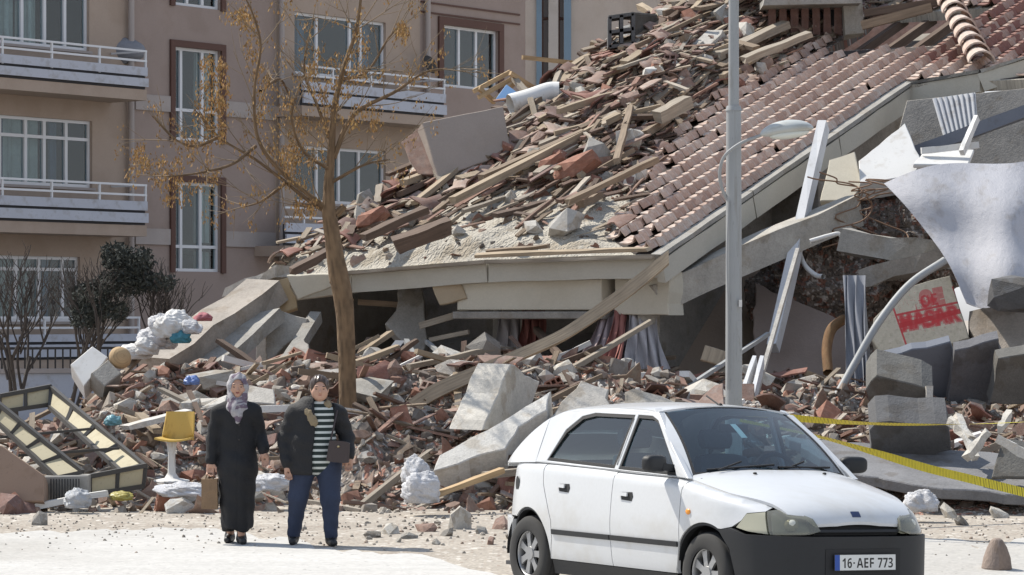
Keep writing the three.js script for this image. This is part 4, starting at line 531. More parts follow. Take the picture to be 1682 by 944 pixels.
// long roof timbers one can pick out
for (const [p, q, w, h, m, lab] of [
  [[742, 318], [1016, 186], 0.12, 0.1, 1, 'longest pale roof timber lying up the middle of the fallen roof'], [[790, 282], [958, 212], 0.12, 0.09, 0, 'brown roof timber just below the large tipped block'], [[886, 232], [1012, 184], 0.1, 0.09, 3, 'pale roof timber lying above the longest one'], [[648, 392], [738, 362], 0.26, 0.2, 2, 'thick dark brown timber near the left eave'], [[596, 372], [700, 330], 0.16, 0.1, 2, 'dark split timber above the thick dark brown one'], [[782, 416], [1066, 409], 0.08, 0.05, 1, 'thin pale batten lying along the eave'], [[800, 410], [900, 404], 0.06, 0.05, 0, 'short thin batten beside the one along the eave'],
  [[1012, 262], [1036, 172], 0.09, 0.08, 0, 'short timber standing steeply across the fallen roof'], [[930, 330], [1076, 262], 0.1, 0.08, 0, 'timber lying at the edge of the tile field'], [[1040, 172], [1148, 60], 0.1, 0.1, 0, 'long brown timber sloping to the roof summit'], [[1020, 190], [1130, 72], 0.07, 0.07, 1, 'thin tan timber beside the brown one to the summit'], [[960, 190], [1090, 88], 0.08, 0.08, 2, 'dark timber sloping up beside the white gutter'], [[1176, 92], [1290, 40], 0.22, 0.12, 3, 'broad pale plank near the lamp post top'], [[1220, 98], [1330, 56], 0.16, 0.1, 3, 'pale plank lower than the broad one near the lamp post'], [[1080, 190], [1130, 165], 0.2, 0.18, 3, 'short stout pale timber left of the lamp post'], [[1050, 10], [1112, 44], 0.1, 0.1, 1, 'tan timber sticking up left from the summit'], [[1080, -10], [1124, 30], 0.08, 0.08, 0, 'brown timber sticking up beside the tan one'], [[480, 424], [560, 384], 0.14, 0.1, 2, 'dark timber at the left corner of the eave']]) {
  const a = onRoof(...p, 0.45), b = onRoof(...q, 0.5); solo('roof_timber', bar(a, b, w, h, Rn, 0.02, Math.round(p[0]), 5), M.wood[m], lab, 'timber'); }
// red brickwork lumps that stand out on the roof
for (const [px, py, s, lab] of [[945, 272, 0.5, 'bright red brick chunk in the middle of the fallen roof'], [1076, 108, 0.45, 'red brick chunk below the tall grey slab'], [610, 338, 0.35, 'red brick chunk near the left edge of the fallen roof'], [905, 262, 0.3, 'small red brick chunk left of the bright red one']]) { const g = LUMPS[6].clone(); g.scale(s * 1.5, s * 0.7, s); g.rotateZ(0.4); const p = onRoof(px, py, 0.4); g.translate(p.x, p.y, p.z); solo('brick_lump', g, M.brick[0], lab, 'brick'); }
// fragments too small and many to count
{
  const frag = (name, label, geo, m, n, put, cols) => { const im = new THREE.InstancedMesh(geo, m, n), mx = new THREE.Matrix4(), c = new THREE.Color(); for (let i = 0; i < n; i++) { const [p, s, qq] = put(i); mx.compose(p, qq ?? eul(R3() * 6, R3() * 6, R3() * 6), V(s * (0.8 + 0.8 * R3()), s * (0.4 + 0.6 * R3()), s)); im.setMatrixAt(i, mx); const k = cols[Math.floor(R3() * cols.length)], b = 0.75 + 0.5 * R3(); im.setColorAt(i, c.setRGB(k[0] * b, k[1] * b, k[2] * b)); } im.name = numbered(name); scene.add(im); tag(shade(im), label, 'rubble', null, 'stuff'); };
  const fm = mat([1, 1, 1], { map: T.concrete }), cols = [[0.42, 0.385, 0.34], [0.29, 0.26, 0.23], [0.55, 0.52, 0.48], [0.30, 0.155, 0.11], [0.23, 0.135, 0.105], [0.35, 0.24, 0.19], [0.23, 0.17, 0.125], [0.13, 0.105, 0.09], [0.34, 0.295, 0.25], [0.2, 0.16, 0.135]];
  const onHeap = big => () => { const p = spot(); return [p, big * (0.3 + R3() * R3())]; }, onDeck = big => () => { const [L, t, h] = roofSpot(0.05); return [RP(L, t, h), big * (0.3 + R3() * R3())]; };
  frag('rubble_fragments', 'small broken bits of brick and concrete over the heap', LUMPS[1], fm, 3200, onHeap(0.24), cols); frag('rubble_fragments', 'small broken splinters and stones over the heap', LUMPS[4], fm, 3000, onHeap(0.15), cols); frag('rubble_fragments', 'flat small bits of tile over the heap', SHARD[1], mat([1, 1, 1], { map: T.clay }), 1500, onHeap(0.75), cols.slice(3, 7));
  frag('rubble_fragments', 'small broken bits strewn over the fallen roof', LUMPS[2], fm, 3000, onDeck(0.12), cols); frag('rubble_fragments', 'flat bits of tile strewn over the fallen roof', SHARD[2], mat([1, 1, 1], { map: T.clay }), 1500, onDeck(0.6), cols.slice(3, 7)); const SPL = PLANK[0].clone().scale(6, 0.4, 0.7), wcol = [[0.26, 0.2, 0.145], [0.15, 0.105, 0.08], [0.36, 0.3, 0.23], [0.2, 0.13, 0.1], [0.3, 0.18, 0.14], [0.44, 0.39, 0.33]];
  frag('wood_splinters', 'splinters and broken laths strewn over the fallen roof', SPL, mat([1, 1, 1], WD), 2400, () => { const [L, t, h] = roofSpot(0.5); return [RP(L, t, h + 0.03 + 0.09 * R3()), 0.045 + 0.075 * R3(), roofQ.clone().multiply(eul((R3() - 0.5) * 0.8, (R3() - 0.5) * (R3() < 0.7 ? 0.7 : 3), (R3() - 0.5) * 0.4))]; }, wcol);
  frag('wood_splinters', 'splinters and broken laths strewn over the heap', SPL, mat([1, 1, 1], WD), 1100, () => { const p = spot(); p.y += 0.05; return [p, 0.04 + 0.07 * R3(), eul((R3() - 0.5) * 0.8, R3() * 3.1, (R3() - 0.4) * 0.9)]; }, wcol);
  // loose stones on the ground before the heap
  frag('gravel', 'loose stones and grit on the ground before the heap', LUMPS[5], fm, 1700, () => { const d = 27.2 + 7.6 * Math.pow(R3(), 0.6), x = -6.5 + 13.5 * R3(); const patch = x > -1.6 && x < 0.6 ? 1 : 0.6; return [V(x, groundY(x, -d) + 0.004, -d), patch * (0.03 + 0.07 * R3() * R3() * R3())]; }, [[0.4, 0.365, 0.32], [0.34, 0.305, 0.265], [0.46, 0.425, 0.38], [0.33, 0.26, 0.215]]);
}

// stones scattered on the ground between the women and the car
[[612, 882, 0.16], [640, 876, 0.22], [672, 884, 0.14], [700, 872, 0.2], [735, 880, 0.15], [758, 868, 0.3], [790, 876, 0.16], [822, 868, 0.24], [838, 884, 0.14], [655, 890, 0.1], [716, 894, 0.1], [806, 894, 0.12], [66, 862, 0.2], [1560, 850, 0.24], [1598, 838, 0.3], [1650, 832, 0.34], [1580, 862, 0.16], [1640, 850, 0.2]].forEach(([x, y, k], i) => { const p = onGround(x, y); p.y = groundY(p.x, p.z) + k * 0.12; const where = x < 100 ? 'on the ground at the left before the fallen booth' : x > 1500 ? 'on the ground right of the car' : 'on the ground between the women and the car'; piece('loose_stone', LUMPS[(i * 3 + 2) % 14], [M.concrete[3], M.pale[0], M.concrete[1], M.brick[1]][i % 4], p, eul(0.2 * i, i * 1.7, 0.15 * i), V(k * 1.3, k * 0.55, k * 0.9), `${k > 0.22 ? 'larger' : k > 0.15 ? 'middling' : 'small'} ${['dark grey', 'whitish', 'grey', 'reddish'][i % 4]} stone ${where}`, 'stone', 'loose stones on the ground'); });

// ================================================================ PARKED CAR (x forward, y up, z to its right side)
{
  const K = 1.035, rr = onGround(880, 968), carX = rr.x, yaw = -59.4 * Math.PI / 180;
  const fw = V(0.509, 0, 0.861), rt = V(-0.861, 0, 0.509);
  const cpos = V(rr.x, 0, rr.z).addScaledVector(fw, 1.18 * K).addScaledVector(rt, -0.70 * K); cpos.y = groundY(cpos.x, cpos.z);
  const car = thing('parked_car', 'dusty white five door hatchback parked in front of the ruin', 'car', [cpos.x, cpos.y, cpos.z]); baseOf.set(car, V(0, 0, 0));
  car.rotation.set(0, yaw, 0, 'YXZ'); car.rotation.order = 'YXZ'; car.rotation.x = -0.030; car.rotation.z = 0.008; car.scale.setScalar(K);
  const paint = mat([0.56, 0.57, 0.58], { physical: true, rough: 0.32, clearcoat: 0.6, clearcoatRoughness: 0.12, map: tex(512, 1.6, (u, v) => { const d = smooth(0.5, 0.8, fbm(u, v, 6, 201, 5)), s = tn(u, v, 128, 203), k = 0.97 + 0.04 * s; return mixc([k, k, k], [0.82, 0.78, 0.71], d * 0.5); }) });
  const plastic = mat([0.013, 0.014, 0.016], { rough: 0.6, map: T.grime }), gum = mat([0.012, 0.012, 0.013], { rough: 0.7 }), tint = mat([0.46, 0.62, 0.66], { physical: true, transmission: 1, thickness: 0, rough: 0.01, ior: 1.85 }), shieldM = mat([0.46, 0.60, 0.69], { physical: true, transmission: 1, thickness: 0, rough: 0.01, ior: 1.85 }), lampGlass = mat([0.5, 0.49, 0.4], { physical: true, rough: 0.12, clearcoat: 1, transmission: 0.75, thickness: 0 }), chrome = mat([0.42, 0.42, 0.38], { rough: 0.35, metal: 1 }), amber = mat([0.75, 0.28, 0.03], { rough: 0.25 }), inner = mat([0.06, 0.06, 0.065], { rough: 0.9 }), seatM = mat([0.10, 0.11, 0.125], { map: T.cloth, rough: 1 });
  // plan outline: one path from the rear middle round the right side, the nose and the left side
  const half = []; { const N = 260; for (let i = 0; i <= N; i++) { const a = i / N * Math.PI, c = Math.cos(a), s = Math.sin(a), p = 4.4; const x = -Math.sign(c) * Math.pow(Math.abs(c), 2 / p) * (c > 0 ? 1.84 : 1.9), z = Math.pow(s, 2 / p) * 0.812; half.push([x, z]); } }
  const path = [...half, ...half.slice(0, -1).reverse().map(([x, z]) => [x, -z])], S = [0]; for (let i = 1; i < path.length; i++) S.push(S[i - 1] + Math.hypot(path[i][0] - path[i - 1][0], path[i][1] - path[i - 1][1]));
  const ST = S[S.length - 1], find = s => { s = clamp(s, 0, ST); let a = 0, b = S.length - 1; while (b - a > 1) { const m = (a + b) >> 1; S[m] <= s ? a = m : b = m; } const t = (s - S[a]) / (S[b] - S[a] || 1); return [lerp(path[a][0], path[b][0], t), lerp(path[a][1], path[b][1], t)]; };
  const nrm = s => { const a = find(s - 0.012), b = find(s + 0.012), dx = b[0] - a[0], dz = b[1] - a[1], l = Math.hypot(dx, dz) || 1; return [-dz / l, dx / l]; };
  const sx = x => { for (let i = 1; i < half.length; i++) if (half[i][0] >= x) return lerp(S[i - 1], S[i], (x - half[i - 1][0]) / (half[i][0] - half[i - 1][0])); return S[half.length - 1]; };
  const sz = z => { const m = half.length - 1; if (z < 0) return 2 * S[m] - sz(-z); for (let i = m; i > m / 2; i--) if (half[i][1] >= z) return lerp(S[i + 1] ?? S[i], S[i], (z - (half[i + 1]?.[1] ?? 0)) / (half[i][1] - (half[i + 1]?.[1] ?? 0) || 1)); return S[m]; };
  const flip = poly => poly.map(([s, y]) => [ST - s, y]).reverse();
  // bonnet height and shoulder line
  const bonnetC = curve([[0.85, 1.005], [1.0, 0.985], [1.3, 0.925], [1.55, 0.865], [1.7, 0.815], [1.8, 0.76], [1.86, 0.70], [1.9, 0.63]]);
  const bonnetY = (x, z) => bonnetC(Math.min(1.9, x + 0.16 * z * z)) - 0.075 * Math.pow(Math.abs(z) / 0.72, 3);
  const belt = curve([[-1.95, 0.96], [-1.7, 0.985], [-1.2, 0.985], [-0.4, 0.965], [0.4, 0.94], [0.95, 0.915]]);
  const RND = 0.075, shoulder = s => { const [x, z] = find(s), [nx, nz] = nrm(s); const b = bonnetY(x - nx * RND, z - nz * RND); return x > 0.95 ? b : lerp(belt(x), b, smooth(0.6, 0.95, x)); };
  const prof = curve([[0.1, -0.085], [0.2, -0.06], [0.3, -0.025], [0.45, -0.004], [0.55, 0.004], [0.62, 0.004], [0.75, -0.004], [0.9, -0.02], [1.0, -0.035]]);
  const offs = (s, y) => { const [x] = find(s), f = smooth(1.3, 1.75, x), b = smooth(-1.5, -1.75, x); let o = prof(y); o = lerp(o, 0.02 - 0.45 * Math.max(0, y - 0.6) - 0.05 * smooth(0.3, 0.16, y), f); o = lerp(o, y > 0.55 ? -0.03 - 0.25 * (y - 0.55) : 0.02, b * 0.8); const top = shoulder(s), k = clamp((y - (top - RND)) / RND); return o - RND * (1 - Math.sqrt(Math.max(0, 1 - k * k))); };
  const shell = (s, y, h) => { const [x, z] = find(s), [nx, nz] = nrm(s), o = offs(s, y) + h; return V(x + nx * o, y, z + nz * o); };
  // a curved panel: a polygon in (u, v), cut into small cells, bent onto map(u, v, h), with its edges folded inwards
  function panel(poly, map, du, dv, fold = 0.02, h = 0) {
    const us = poly.map(p => p[0]), vs = poly.map(p => p[1]), u0 = Math.min(...us), u1 = Math.max(...us), v0 = Math.min(...vs), v1 = Math.max(...vs), nu = Math.max(1, Math.ceil((u1 - u0) / du)), nv = Math.max(1, Math.ceil((v1 - v0) / dv));
    const pos = [], nor = [], uv = [], clip = (P, k, lim, sg) => { const out = []; for (let i = 0; i < P.length; i++) { const a = P[i], b = P[(i + 1) % P.length], ia = (a[k] - lim) * sg >= 0, ib = (b[k] - lim) * sg >= 0; if (ia) out.push(a); if (ia !== ib) { const t = (lim - a[k]) / (b[k] - a[k]); out.push([lerp(a[0], b[0], t), lerp(a[1], b[1], t)]); } } return out; };
    const e = 0.004, N = (u, v) => { const a = map(u + e, v, h).sub(map(u - e, v, h)), b = map(u, v + e, h).sub(map(u, v - e, h)), n = a.cross(b).normalize(); return n; };
    const test = N((u0 + u1) / 2, (v0 + v1) / 2), outw = map((u0 + u1) / 2, (v0 + v1) / 2, h + 0.01).sub(map((u0 + u1) / 2, (v0 + v1) / 2, h)), sgn = test.dot(outw) < 0 ? -1 : 1;
    const put = (u, v) => { const p = map(u, v, h), n = N(u, v).multiplyScalar(sgn); if (!(n.lengthSq() > 0.5)) n.copy(outw).normalize(); pos.push(p.x, p.y, p.z); nor.push(n.x, n.y, n.z); uv.push(p.x + p.z, p.y + p.z * 0.3); };
    for (let i = 0; i < nu; i++) { const a = lerp(u0, u1, i / nu), b = lerp(u0, u1, (i + 1) / nu); let col = clip(clip(poly, 0, a, 1), 0, b, -1); if (col.length < 3) continue; for (let j = 0; j < nv; j++) { const c = lerp(v0, v1, j / nv), d = lerp(v0, v1, (j + 1) / nv), q = clip(clip(col, 1, c, 1), 1, d, -1); if (q.length < 3) continue; const tri = THREE.ShapeUtils.triangulateShape(q.map(p => new THREE.Vector2(...p)), []); for (const t of tri) { const [A, B, C] = t.map(k => q[k]); if (Math.abs((B[0] - A[0]) * (C[1] - A[1]) - (C[0] - A[0]) * (B[1] - A[1])) < 1e-9) continue; { const n0 = N((A[0] + B[0] + C[0]) / 3, (A[1] + B[1] + C[1]) / 3).multiplyScalar(sgn), a3 = map(...A, h), fn0 = map(...B, h).sub(a3).cross(map(...C, h).sub(a3)); put(...A); if (fn0.dot(n0) < 0) { put(...C); put(...B); } else { put(...B); put(...C); } } } } }
    if (fold) for (let i = 0; i < poly.length; i++) { const a = poly[i], b = poly[(i + 1) % poly.length], m = Math.max(1, Math.ceil(Math.max(Math.abs(a[0] - b[0]) / du, Math.abs(a[1] - b[1]) / dv))); for (let k = 0; k < m; k++) { const p = [lerp(a[0], b[0], k / m), lerp(a[1], b[1], k / m)], q = [lerp(a[0], b[0], (k + 1) / m), lerp(a[1], b[1], (k + 1) / m)], P = map(...p, h), Q = map(...q, h), P2 = map(...p, h - fold), Q2 = map(...q, h - fold), n = Q.clone().sub(P).cross(P2.clone().sub(P)).normalize(); for (const w of [P, Q, Q2, P, Q2, P2]) { pos.push(w.x, w.y, w.z); nor.push(n.x, n.y, n.z); uv.push(w.x + w.z, w.y); } } }
    const g = new THREE.BufferGeometry(); g.setAttribute('position', new THREE.Float32BufferAttribute(pos, 3)); g.setAttribute('normal', new THREE.Float32BufferAttribute(nor, 3)); g.setAttribute('uv', new THREE.Float32BufferAttribute(uv, 2)); return g;
  }
  const arc = (cx, cy, r, a0, a1, n = 18) => Array.from({ length: n + 1 }, (_, i) => { const a = lerp(a0, a1, i / n) * Math.PI / 180; return [sx(cx + r * Math.cos(a)), cy + r * Math.sin(a)]; });
  const FX = 1.18, AR = 0.335, AY = 0.30, top = (x0, x1, n = 10, lift = 0) => Array.from({ length: n + 1 }, (_, i) => { const s = lerp(sx(x0), sx(x1), i / n); return [s, shoulder(s) - 0.0005 + lift]; });
  const both = (name, poly, m, fold, h, du = 0.035, dv = 0.035) => { const a = part(name, panel(poly, shell, du, dv, fold, h), m, car), b = part(name, panel(flip(poly), shell, du, dv, fold, h), m, car); return [a, b]; };
  const gap = 0.004, b0 = 0.265;
  // doors, wings, quarters
  const rdRear = [[-0.845, b0], [-0.80, 0.42], [-0.80, 0.55], [-0.88, 0.70], [-0.95, 0.82]].map(([x, y]) => [sx(x), y]);
  const rd = both('rear_door', [...rdRear.slice(0, 1), [sx(0.02 - gap), b0], ...top(0.02 - gap, -0.98, 10), ...rdRear.slice(1).reverse()], paint, 0.025, 0);
  const fd = both('front_door', [[sx(0.02 + gap), b0], [sx(0.83), b0], [sx(0.90 - gap), 0.5], [sx(0.90 - gap), 0.8], ...top(0.90 - gap, 0.02 + gap, 10)], paint, 0.025, 0);
  const fender = both('front_wing', [[sx(0.835 + gap), b0], ...arc(FX, AY, AR, 186, 64, 22), [sx(1.36), 0.6], [sx(1.46), 0.62], [sx(1.53), 0.666], [sx(1.562), 0.716], [sx(1.69), 0.732], ...top(1.72, 0.90 + gap, 14), [sx(0.90 + gap), 0.8], [sx(0.90 + gap), 0.5]], paint, 0.03, 0);
  both('rear_quarter', [[sx(-0.852 - gap), b0], [sx(-0.806 - gap), 0.42], [sx(-0.806 - gap), 0.55], [sx(-0.886 - gap), 0.7], [sx(-0.956 - gap), 0.82], ...top(-0.99, -1.80, 10), [0.02, 0.97], [0.02, 0.56], [sx(-1.60), 0.56], ...arc(-FX, AY, AR, 130, -6, 22)], paint, 0.03, 0);
  both('rear_bumper', [[sx(-1.515), 0.24], [sx(-1.50), 0.42], [sx(-1.44), 0.53], [sx(-1.6), 0.55], [0.02, 0.55], [0.02, 0.22]], paint, 0.03, 0.015);
  both('sill', [[sx(-0.86), 0.155], [sx(0.84), 0.155], [sx(0.83), b0 - 0.006], [sx(-0.845), b0 - 0.006]], plastic, 0.03, -0.004);
  both('side_moulding', [[sx(-0.79), 0.45], [sx(0.014), 0.45], [sx(0.014), 0.487], [sx(-0.79), 0.487]], plastic, 0.012, 0.012); both('side_moulding', [[sx(0.026), 0.45], [sx(0.885), 0.45], [sx(0.885), 0.487], [sx(0.026), 0.487]], plastic, 0.012, 0.012);
  both('arch_lip', [...arc(FX, AY, AR + 0.0, 170, 30, 18), ...arc(FX, AY, AR - 0.02, 30, 170, 18)], plastic, 0.05, -0.012); both('arch_lip', [...arc(-FX, AY, AR, 150, 10, 18), ...arc(-FX, AY, AR - 0.02, 10, 150, 18)], plastic, 0.05, -0.012);
  // front: bumper, headlamps, grille
  const fb0 = sx(1.50), fb1 = ST - fb0;
  const line = (a, b, y0, y1, n) => Array.from({ length: n + 1 }, (_, i) => [lerp(a, b, i / n), lerp(y0, y1, i / n)]);
  part('front_bumper', panel([[fb0, 0.17], ...line(sx(1.56), ST - sx(1.56), 0.155, 0.155, 20), [fb1, 0.17], [ST - sx(1.505), 0.3], [ST - sx(1.46), 0.47], [ST - sx(1.36), 0.592], [ST - sx(1.46), 0.612], [sz(-0.71), 0.575], [sz(-0.33), 0.572], [sz(0.33), 0.572], [sz(0.71), 0.575], [sx(1.46), 0.612], [sx(1.36), 0.592], [sx(1.46), 0.47], [sx(1.505), 0.3]], shell, 0.035, 0.03, 0.05, 0.026), plastic, car);
  part('number_plate_recess', panel([[sz(0.31), 0.3], [sz(-0.31), 0.3], [sz(-0.31), 0.49], [sz(0.31), 0.49]], shell, 0.05, 0.05, 0.01, 0.03), gum, car);
  for (let i = 0; i < 2; i++) part('bumper_vent', panel([[sz(0.55), 0.2 + i * 0.05], [sz(-0.55), 0.2 + i * 0.05], [sz(-0.55), 0.225 + i * 0.05], [sz(0.55), 0.225 + i * 0.05]], shell, 0.05, 0.05, 0.01, 0.03), gum, car);
  part('grille', panel([[sz(0.36), 0.578], [sz(-0.36), 0.578], [sz(-0.4), 0.668], [sz(0.4), 0.668]], shell, 0.05, 0.04, 0.02, -0.055), gum, car);
  part('grille_bar', panel([[sz(0.34), 0.600], [sz(-0.34), 0.600], [sz(-0.35), 0.618], [sz(0.35), 0.618]], shell, 0.05, 0.04, 0.03, -0.02), plastic, car);
  const headPoly = [[sz(0.335), 0.61], [sz(0.42), 0.585], [sz(0.6), 0.578], [sx(1.742), 0.58], [sx(1.735), 0.6], [sx(1.70), 0.735], [sz(0.62), 0.745], [sz(0.45), 0.725], [sz(0.37), 0.69]], sigPoly = [[sx(1.73), 0.582], [sx(1.60), 0.596], [sx(1.50), 0.618], [sx(1.535), 0.664], [sx(1.565), 0.712], [sx(1.69), 0.728]];
  for (const f of [p => p, flip]) { const h = part('headlamp', panel(f(headPoly), shell, 0.03, 0.03, 0.03, 0.004), lampGlass, car); part('reflector', panel(f(headPoly), shell, 0.03, 0.03, 0, -0.07), chrome, h); const bl = new THREE.SphereGeometry(0.05, 14, 10); const c = shell(f([[sz(0.52), 0.645]])[0][0], 0.645, -0.045); bl.scale(1, 0.9, 1); bl.translate(c.x, c.y, c.z); part('lens', bl, mat([0.5, 0.5, 0.44], { rough: 0.15 }), h); part('indicator', panel(f(sigPoly), shell, 0.03, 0.03, 0.03, 0.004), mat([0.36, 0.35, 0.27], { rough: 0.2 }), car); }
  // bonnet
  const bm = (x, z, h) => V(x, bonnetY(x, z) + h, z), edgeZ = x => { const s = sx(x), p = shell(s, shoulder(s), 0); return p.z; };
  const side = []; for (let i = 0; i <= 22; i++) { const x = lerp(0.93, 1.66, i / 22); side.push([x, edgeZ(x) - 0.006]); }
  const nose = []; for (let i = 0; i <= 24; i++) { const z = lerp(edgeZ(1.66) - 0.02, 0, i / 24); const k = smooth(0.34, 0.44, Math.abs(z)); const xo = 1.9 * Math.pow(Math.max(0.001, 1 - Math.pow(Math.abs(z) / 0.812, 4.4)), 1 / 4.4) - 0.06; nose.push([lerp(Math.min(1.885 - 0.16 * z * z, 1.88), Math.min(xo, 1.81), k), z]); }
  const cowl = []; for (let i = 0; i <= 16; i++) { const z = lerp(0, side[0][1], i / 16); cowl.push([0.985 - 0.17 * Math.pow(z / 0.68, 2), z]); }
  const hr = [...cowl, ...side.slice(1), ...nose.slice(1)];
  const bonnet = part('bonnet', panel([...hr, ...hr.slice(1, -1).reverse().map(([x, z]) => [x, -z])], bm, 0.03, 0.03, 0.02, 0.003), paint, car);
  part('emblem', panel([[1.835, -0.035], [1.862, -0.035], [1.862, 0.035], [1.835, 0.035]], bm, 0.02, 0.02, 0.006, 0.009), (() => { const cv = document.createElement('canvas'); cv.width = cv.height = 64; const c = cv.getContext('2d'); c.fillStyle = '#1d3158'; c.fillRect(0, 0, 64, 64); c.fillStyle = '#aeb8c8'; for (let i = 0; i < 4; i++) { c.save(); c.translate(12 + i * 13, 12); c.transform(1, 0, -0.15, 1, 0, 0); c.fillRect(0, 0, 4, 40); c.restore(); } const t = new THREE.CanvasTexture(cv); t.colorSpace = THREE.SRGBColorSpace; return mat([0.02, 0.035, 0.1], { rough: 0.5 }); })(), car);
  for (const z of [-0.3, 0.3]) part('washer_nozzle', (() => { const g = new THREE.SphereGeometry(0.013, 8, 6); g.scale(1.4, 0.7, 1); g.translate(1.08, bonnetY(1.08, z) + 0.008, z); return g; })(), gum, bonnet);
  part('scuttle', panel([...cowl.map(([x, z]) => [x - 0.006, z]), ...cowl.slice().reverse().map(([x, z]) => [x - 0.13, z])].concat(), (x, z, h) => V(x, 0.972 - 0.05 * Math.pow(z / 0.7, 2) + h, z), 0.03, 0.03, 0.02, 0), gum, car); part('scuttle', panel([...cowl.map(([x, z]) => [x - 0.006, -z]), ...cowl.slice().reverse().map(([x, z]) => [x - 0.13, -z])], (x, z, h) => V(x, 0.972 - 0.05 * Math.pow(z / 0.7, 2) + h, z), 0.03, 0.03, 0.02, 0), gum, car);
  // glasshouse
  const gBase = curve([[-1.9, 0.56], [-1.7, 0.64], [-1.5, 0.692], [-1.3, 0.722], [-1.0, 0.745], [0, 0.76], [0.6, 0.754], [0.98, 0.737]]);
  const gz = (x, y) => { const yb = belt(x) - 0.03, k = y - yb; return gBase(x) - 0.30 * k - 0.18 * k * k; };
  const sideMap = (sg, h0 = 0) => (x, y, h) => V(x, y, sg * (gz(x, y) + h + h0));
  const roofP = curve([[-1.90, 0.86], [-1.72, 0.985], [-1.5, 1.125], [-1.3, 1.24], [-1.1, 1.325], [-0.85, 1.375], [-0.4, 1.393], [0.0, 1.390], [0.27, 1.375]]), apTop = [0.29, 1.372], apBot = [0.885, 0.935];
  const outer = [[-1.16, belt(-1.16) - 0.012], [-0.6, belt(-0.6) - 0.008], [0.3, belt(0.3) - 0.008], [0.9, 0.925], apBot, [0.60, 1.145], apTop, ...[0.1, -0.3, -0.8, -1.0, -1.16].map(x => [x, roofP(x)])];
  const rearW = [[-0.97, 1.012], [0.0 - 0.055, 0.985], [-0.02, 1.328], [-0.52, 1.332], [-0.68, 1.305], [-0.84, 1.2]], frontW = [[0.045, 0.982], [0.73, 0.962], [0.70, 1.0], [0.34, 1.295], [0.25, 1.325], [0.065, 1.330]], winOff = (P, d) => { const c = P.reduce((a, p) => [a[0] + p[0] / P.length, a[1] + p[1] / P.length], [0, 0]); return P.map(([x, y]) => [x + Math.sign(x - c[0]) * d, y + Math.sign(y - c[1]) * d]); };
  for (const sg of [1, -1]) {
    const shp = new THREE.Shape(outer.map(p => new THREE.Vector2(...p))); for (const w of [winOff(rearW, 0.022), winOff(frontW, 0.022)]) shp.holes.push(new THREE.Path(w.map(p => new THREE.Vector2(...p))));
    const g = new THREE.ExtrudeGeometry(shp, { depth: 0.03, bevelEnabled: true, bevelThickness: 0.008, bevelSize: 0.006, bevelOffset: -0.006, bevelSegments: 2 }); const p = g.attributes.position; for (let i = 0; i < p.count; i++) { const x = p.getX(i), y = p.getY(i), q = sideMap(sg)(x, y, p.getZ(i) - 0.03); p.setXYZ(i, q.x, q.y, q.z); } g.computeVertexNormals(); part('cabin_side', boxUV(g), paint, car);
    for (const [nm, w] of [['rear_window', rearW], ['front_window', frontW]]) { const big = winOff(w, 0.02), sh = new THREE.Shape(big.map(q => new THREE.Vector2(...q))); sh.holes.push(new THREE.Path(w.map(q => new THREE.Vector2(...q)))); const f = new THREE.ExtrudeGeometry(sh, { depth: 0.02, bevelEnabled: false }), fp = f.attributes.position; for (let i = 0; i < fp.count; i++) { const q = sideMap(sg)(fp.getX(i), fp.getY(i), fp.getZ(i) - 0.016); fp.setXYZ(i, q.x, q.y, q.z); } f.computeVertexNormals(); const fr = part('window_seal', f, gum, car); part(nm, panel(w, sideMap(sg), 0.06, 0.06, 0, -0.012), tint, fr); }
    part('rear_pillar', panel([[-1.157, belt(-1.157) - 0.012], ...[-1.157, -1.25, -1.35, -1.45, -1.55, -1.65, -1.74].map(x => [x, roofP(x)]), [-1.78, belt(-1.78) - 0.03]], sideMap(sg), 0.04, 0.04, 0.03, 0.008), paint, car);
    part('window_pillar_line', panel([[-0.012, 0.99], [-0.002, 0.99], [0.012, 1.33], [0.002, 1.33]], sideMap(sg), 0.05, 0.05, 0, 0.0095), gum, car);
    // door handles: a dark recess and a lip
    for (const [hx, hy, d] of [[-0.70, 0.80, rd], [0.16, 0.775, fd]]) { const P = [[sx(hx), hy - 0.028], [sx(hx + 0.13), hy - 0.034], [sx(hx + 0.145), hy], [sx(hx + 0.13), hy + 0.03], [sx(hx), hy + 0.026], [sx(hx - 0.012), hy]], m = sg > 0 ? P : flip(P); const o = d[sg > 0 ? 0 : 1]; part('door_handle', panel(m, shell, 0.04, 0.04, 0.004, 0.003), gum, o); const Q = [[sx(hx - 0.035), hy + 0.002], [sx(hx + 0.085), hy - 0.002], [sx(hx + 0.085), hy + 0.026], [sx(hx - 0.035), hy + 0.024]]; part('handle_lip', panel(sg > 0 ? Q : flip(Q), shell, 0.04, 0.04, 0.012, 0.02), paint, o); }
    // mirror
    const mg = new THREE.SphereGeometry(1, 24, 16); const mp = mg.attributes.position; for (let i = 0; i < mp.count; i++) { const a = [mp.getX(i), mp.getY(i), mp.getZ(i)].map(v => Math.sign(v) * Math.pow(Math.abs(v), 0.6)); mp.setXYZ(i, a[0] * 0.05, a[1] * 0.062, a[2] * 0.105); } mg.rotateY(sg * 0.3); mg.computeVertexNormals(); mg.translate(0.66, 1.02, sg * (gz(0.62, 1.0) + 0.145)); const mir = part('wing_mirror', mg, plastic, car);
    part('mirror_stalk', bar(V(0.66, 0.99, sg * (gz(0.62, 1.0) - 0.01)), V(0.66, 1.0, sg * (gz(0.62, 1.0) + 0.09)), 0.07, 0.05), plastic, mir);
    const ind = new THREE.SphereGeometry(1, 14, 10); ind.scale(0.028, 0.02, 0.012); const ip = shell(sg > 0 ? sx(1.0) : ST - sx(1.0), 0.70, 0.002); ind.translate(ip.x, ip.y, ip.z); part('side_indicator', ind, amber, car);
  }
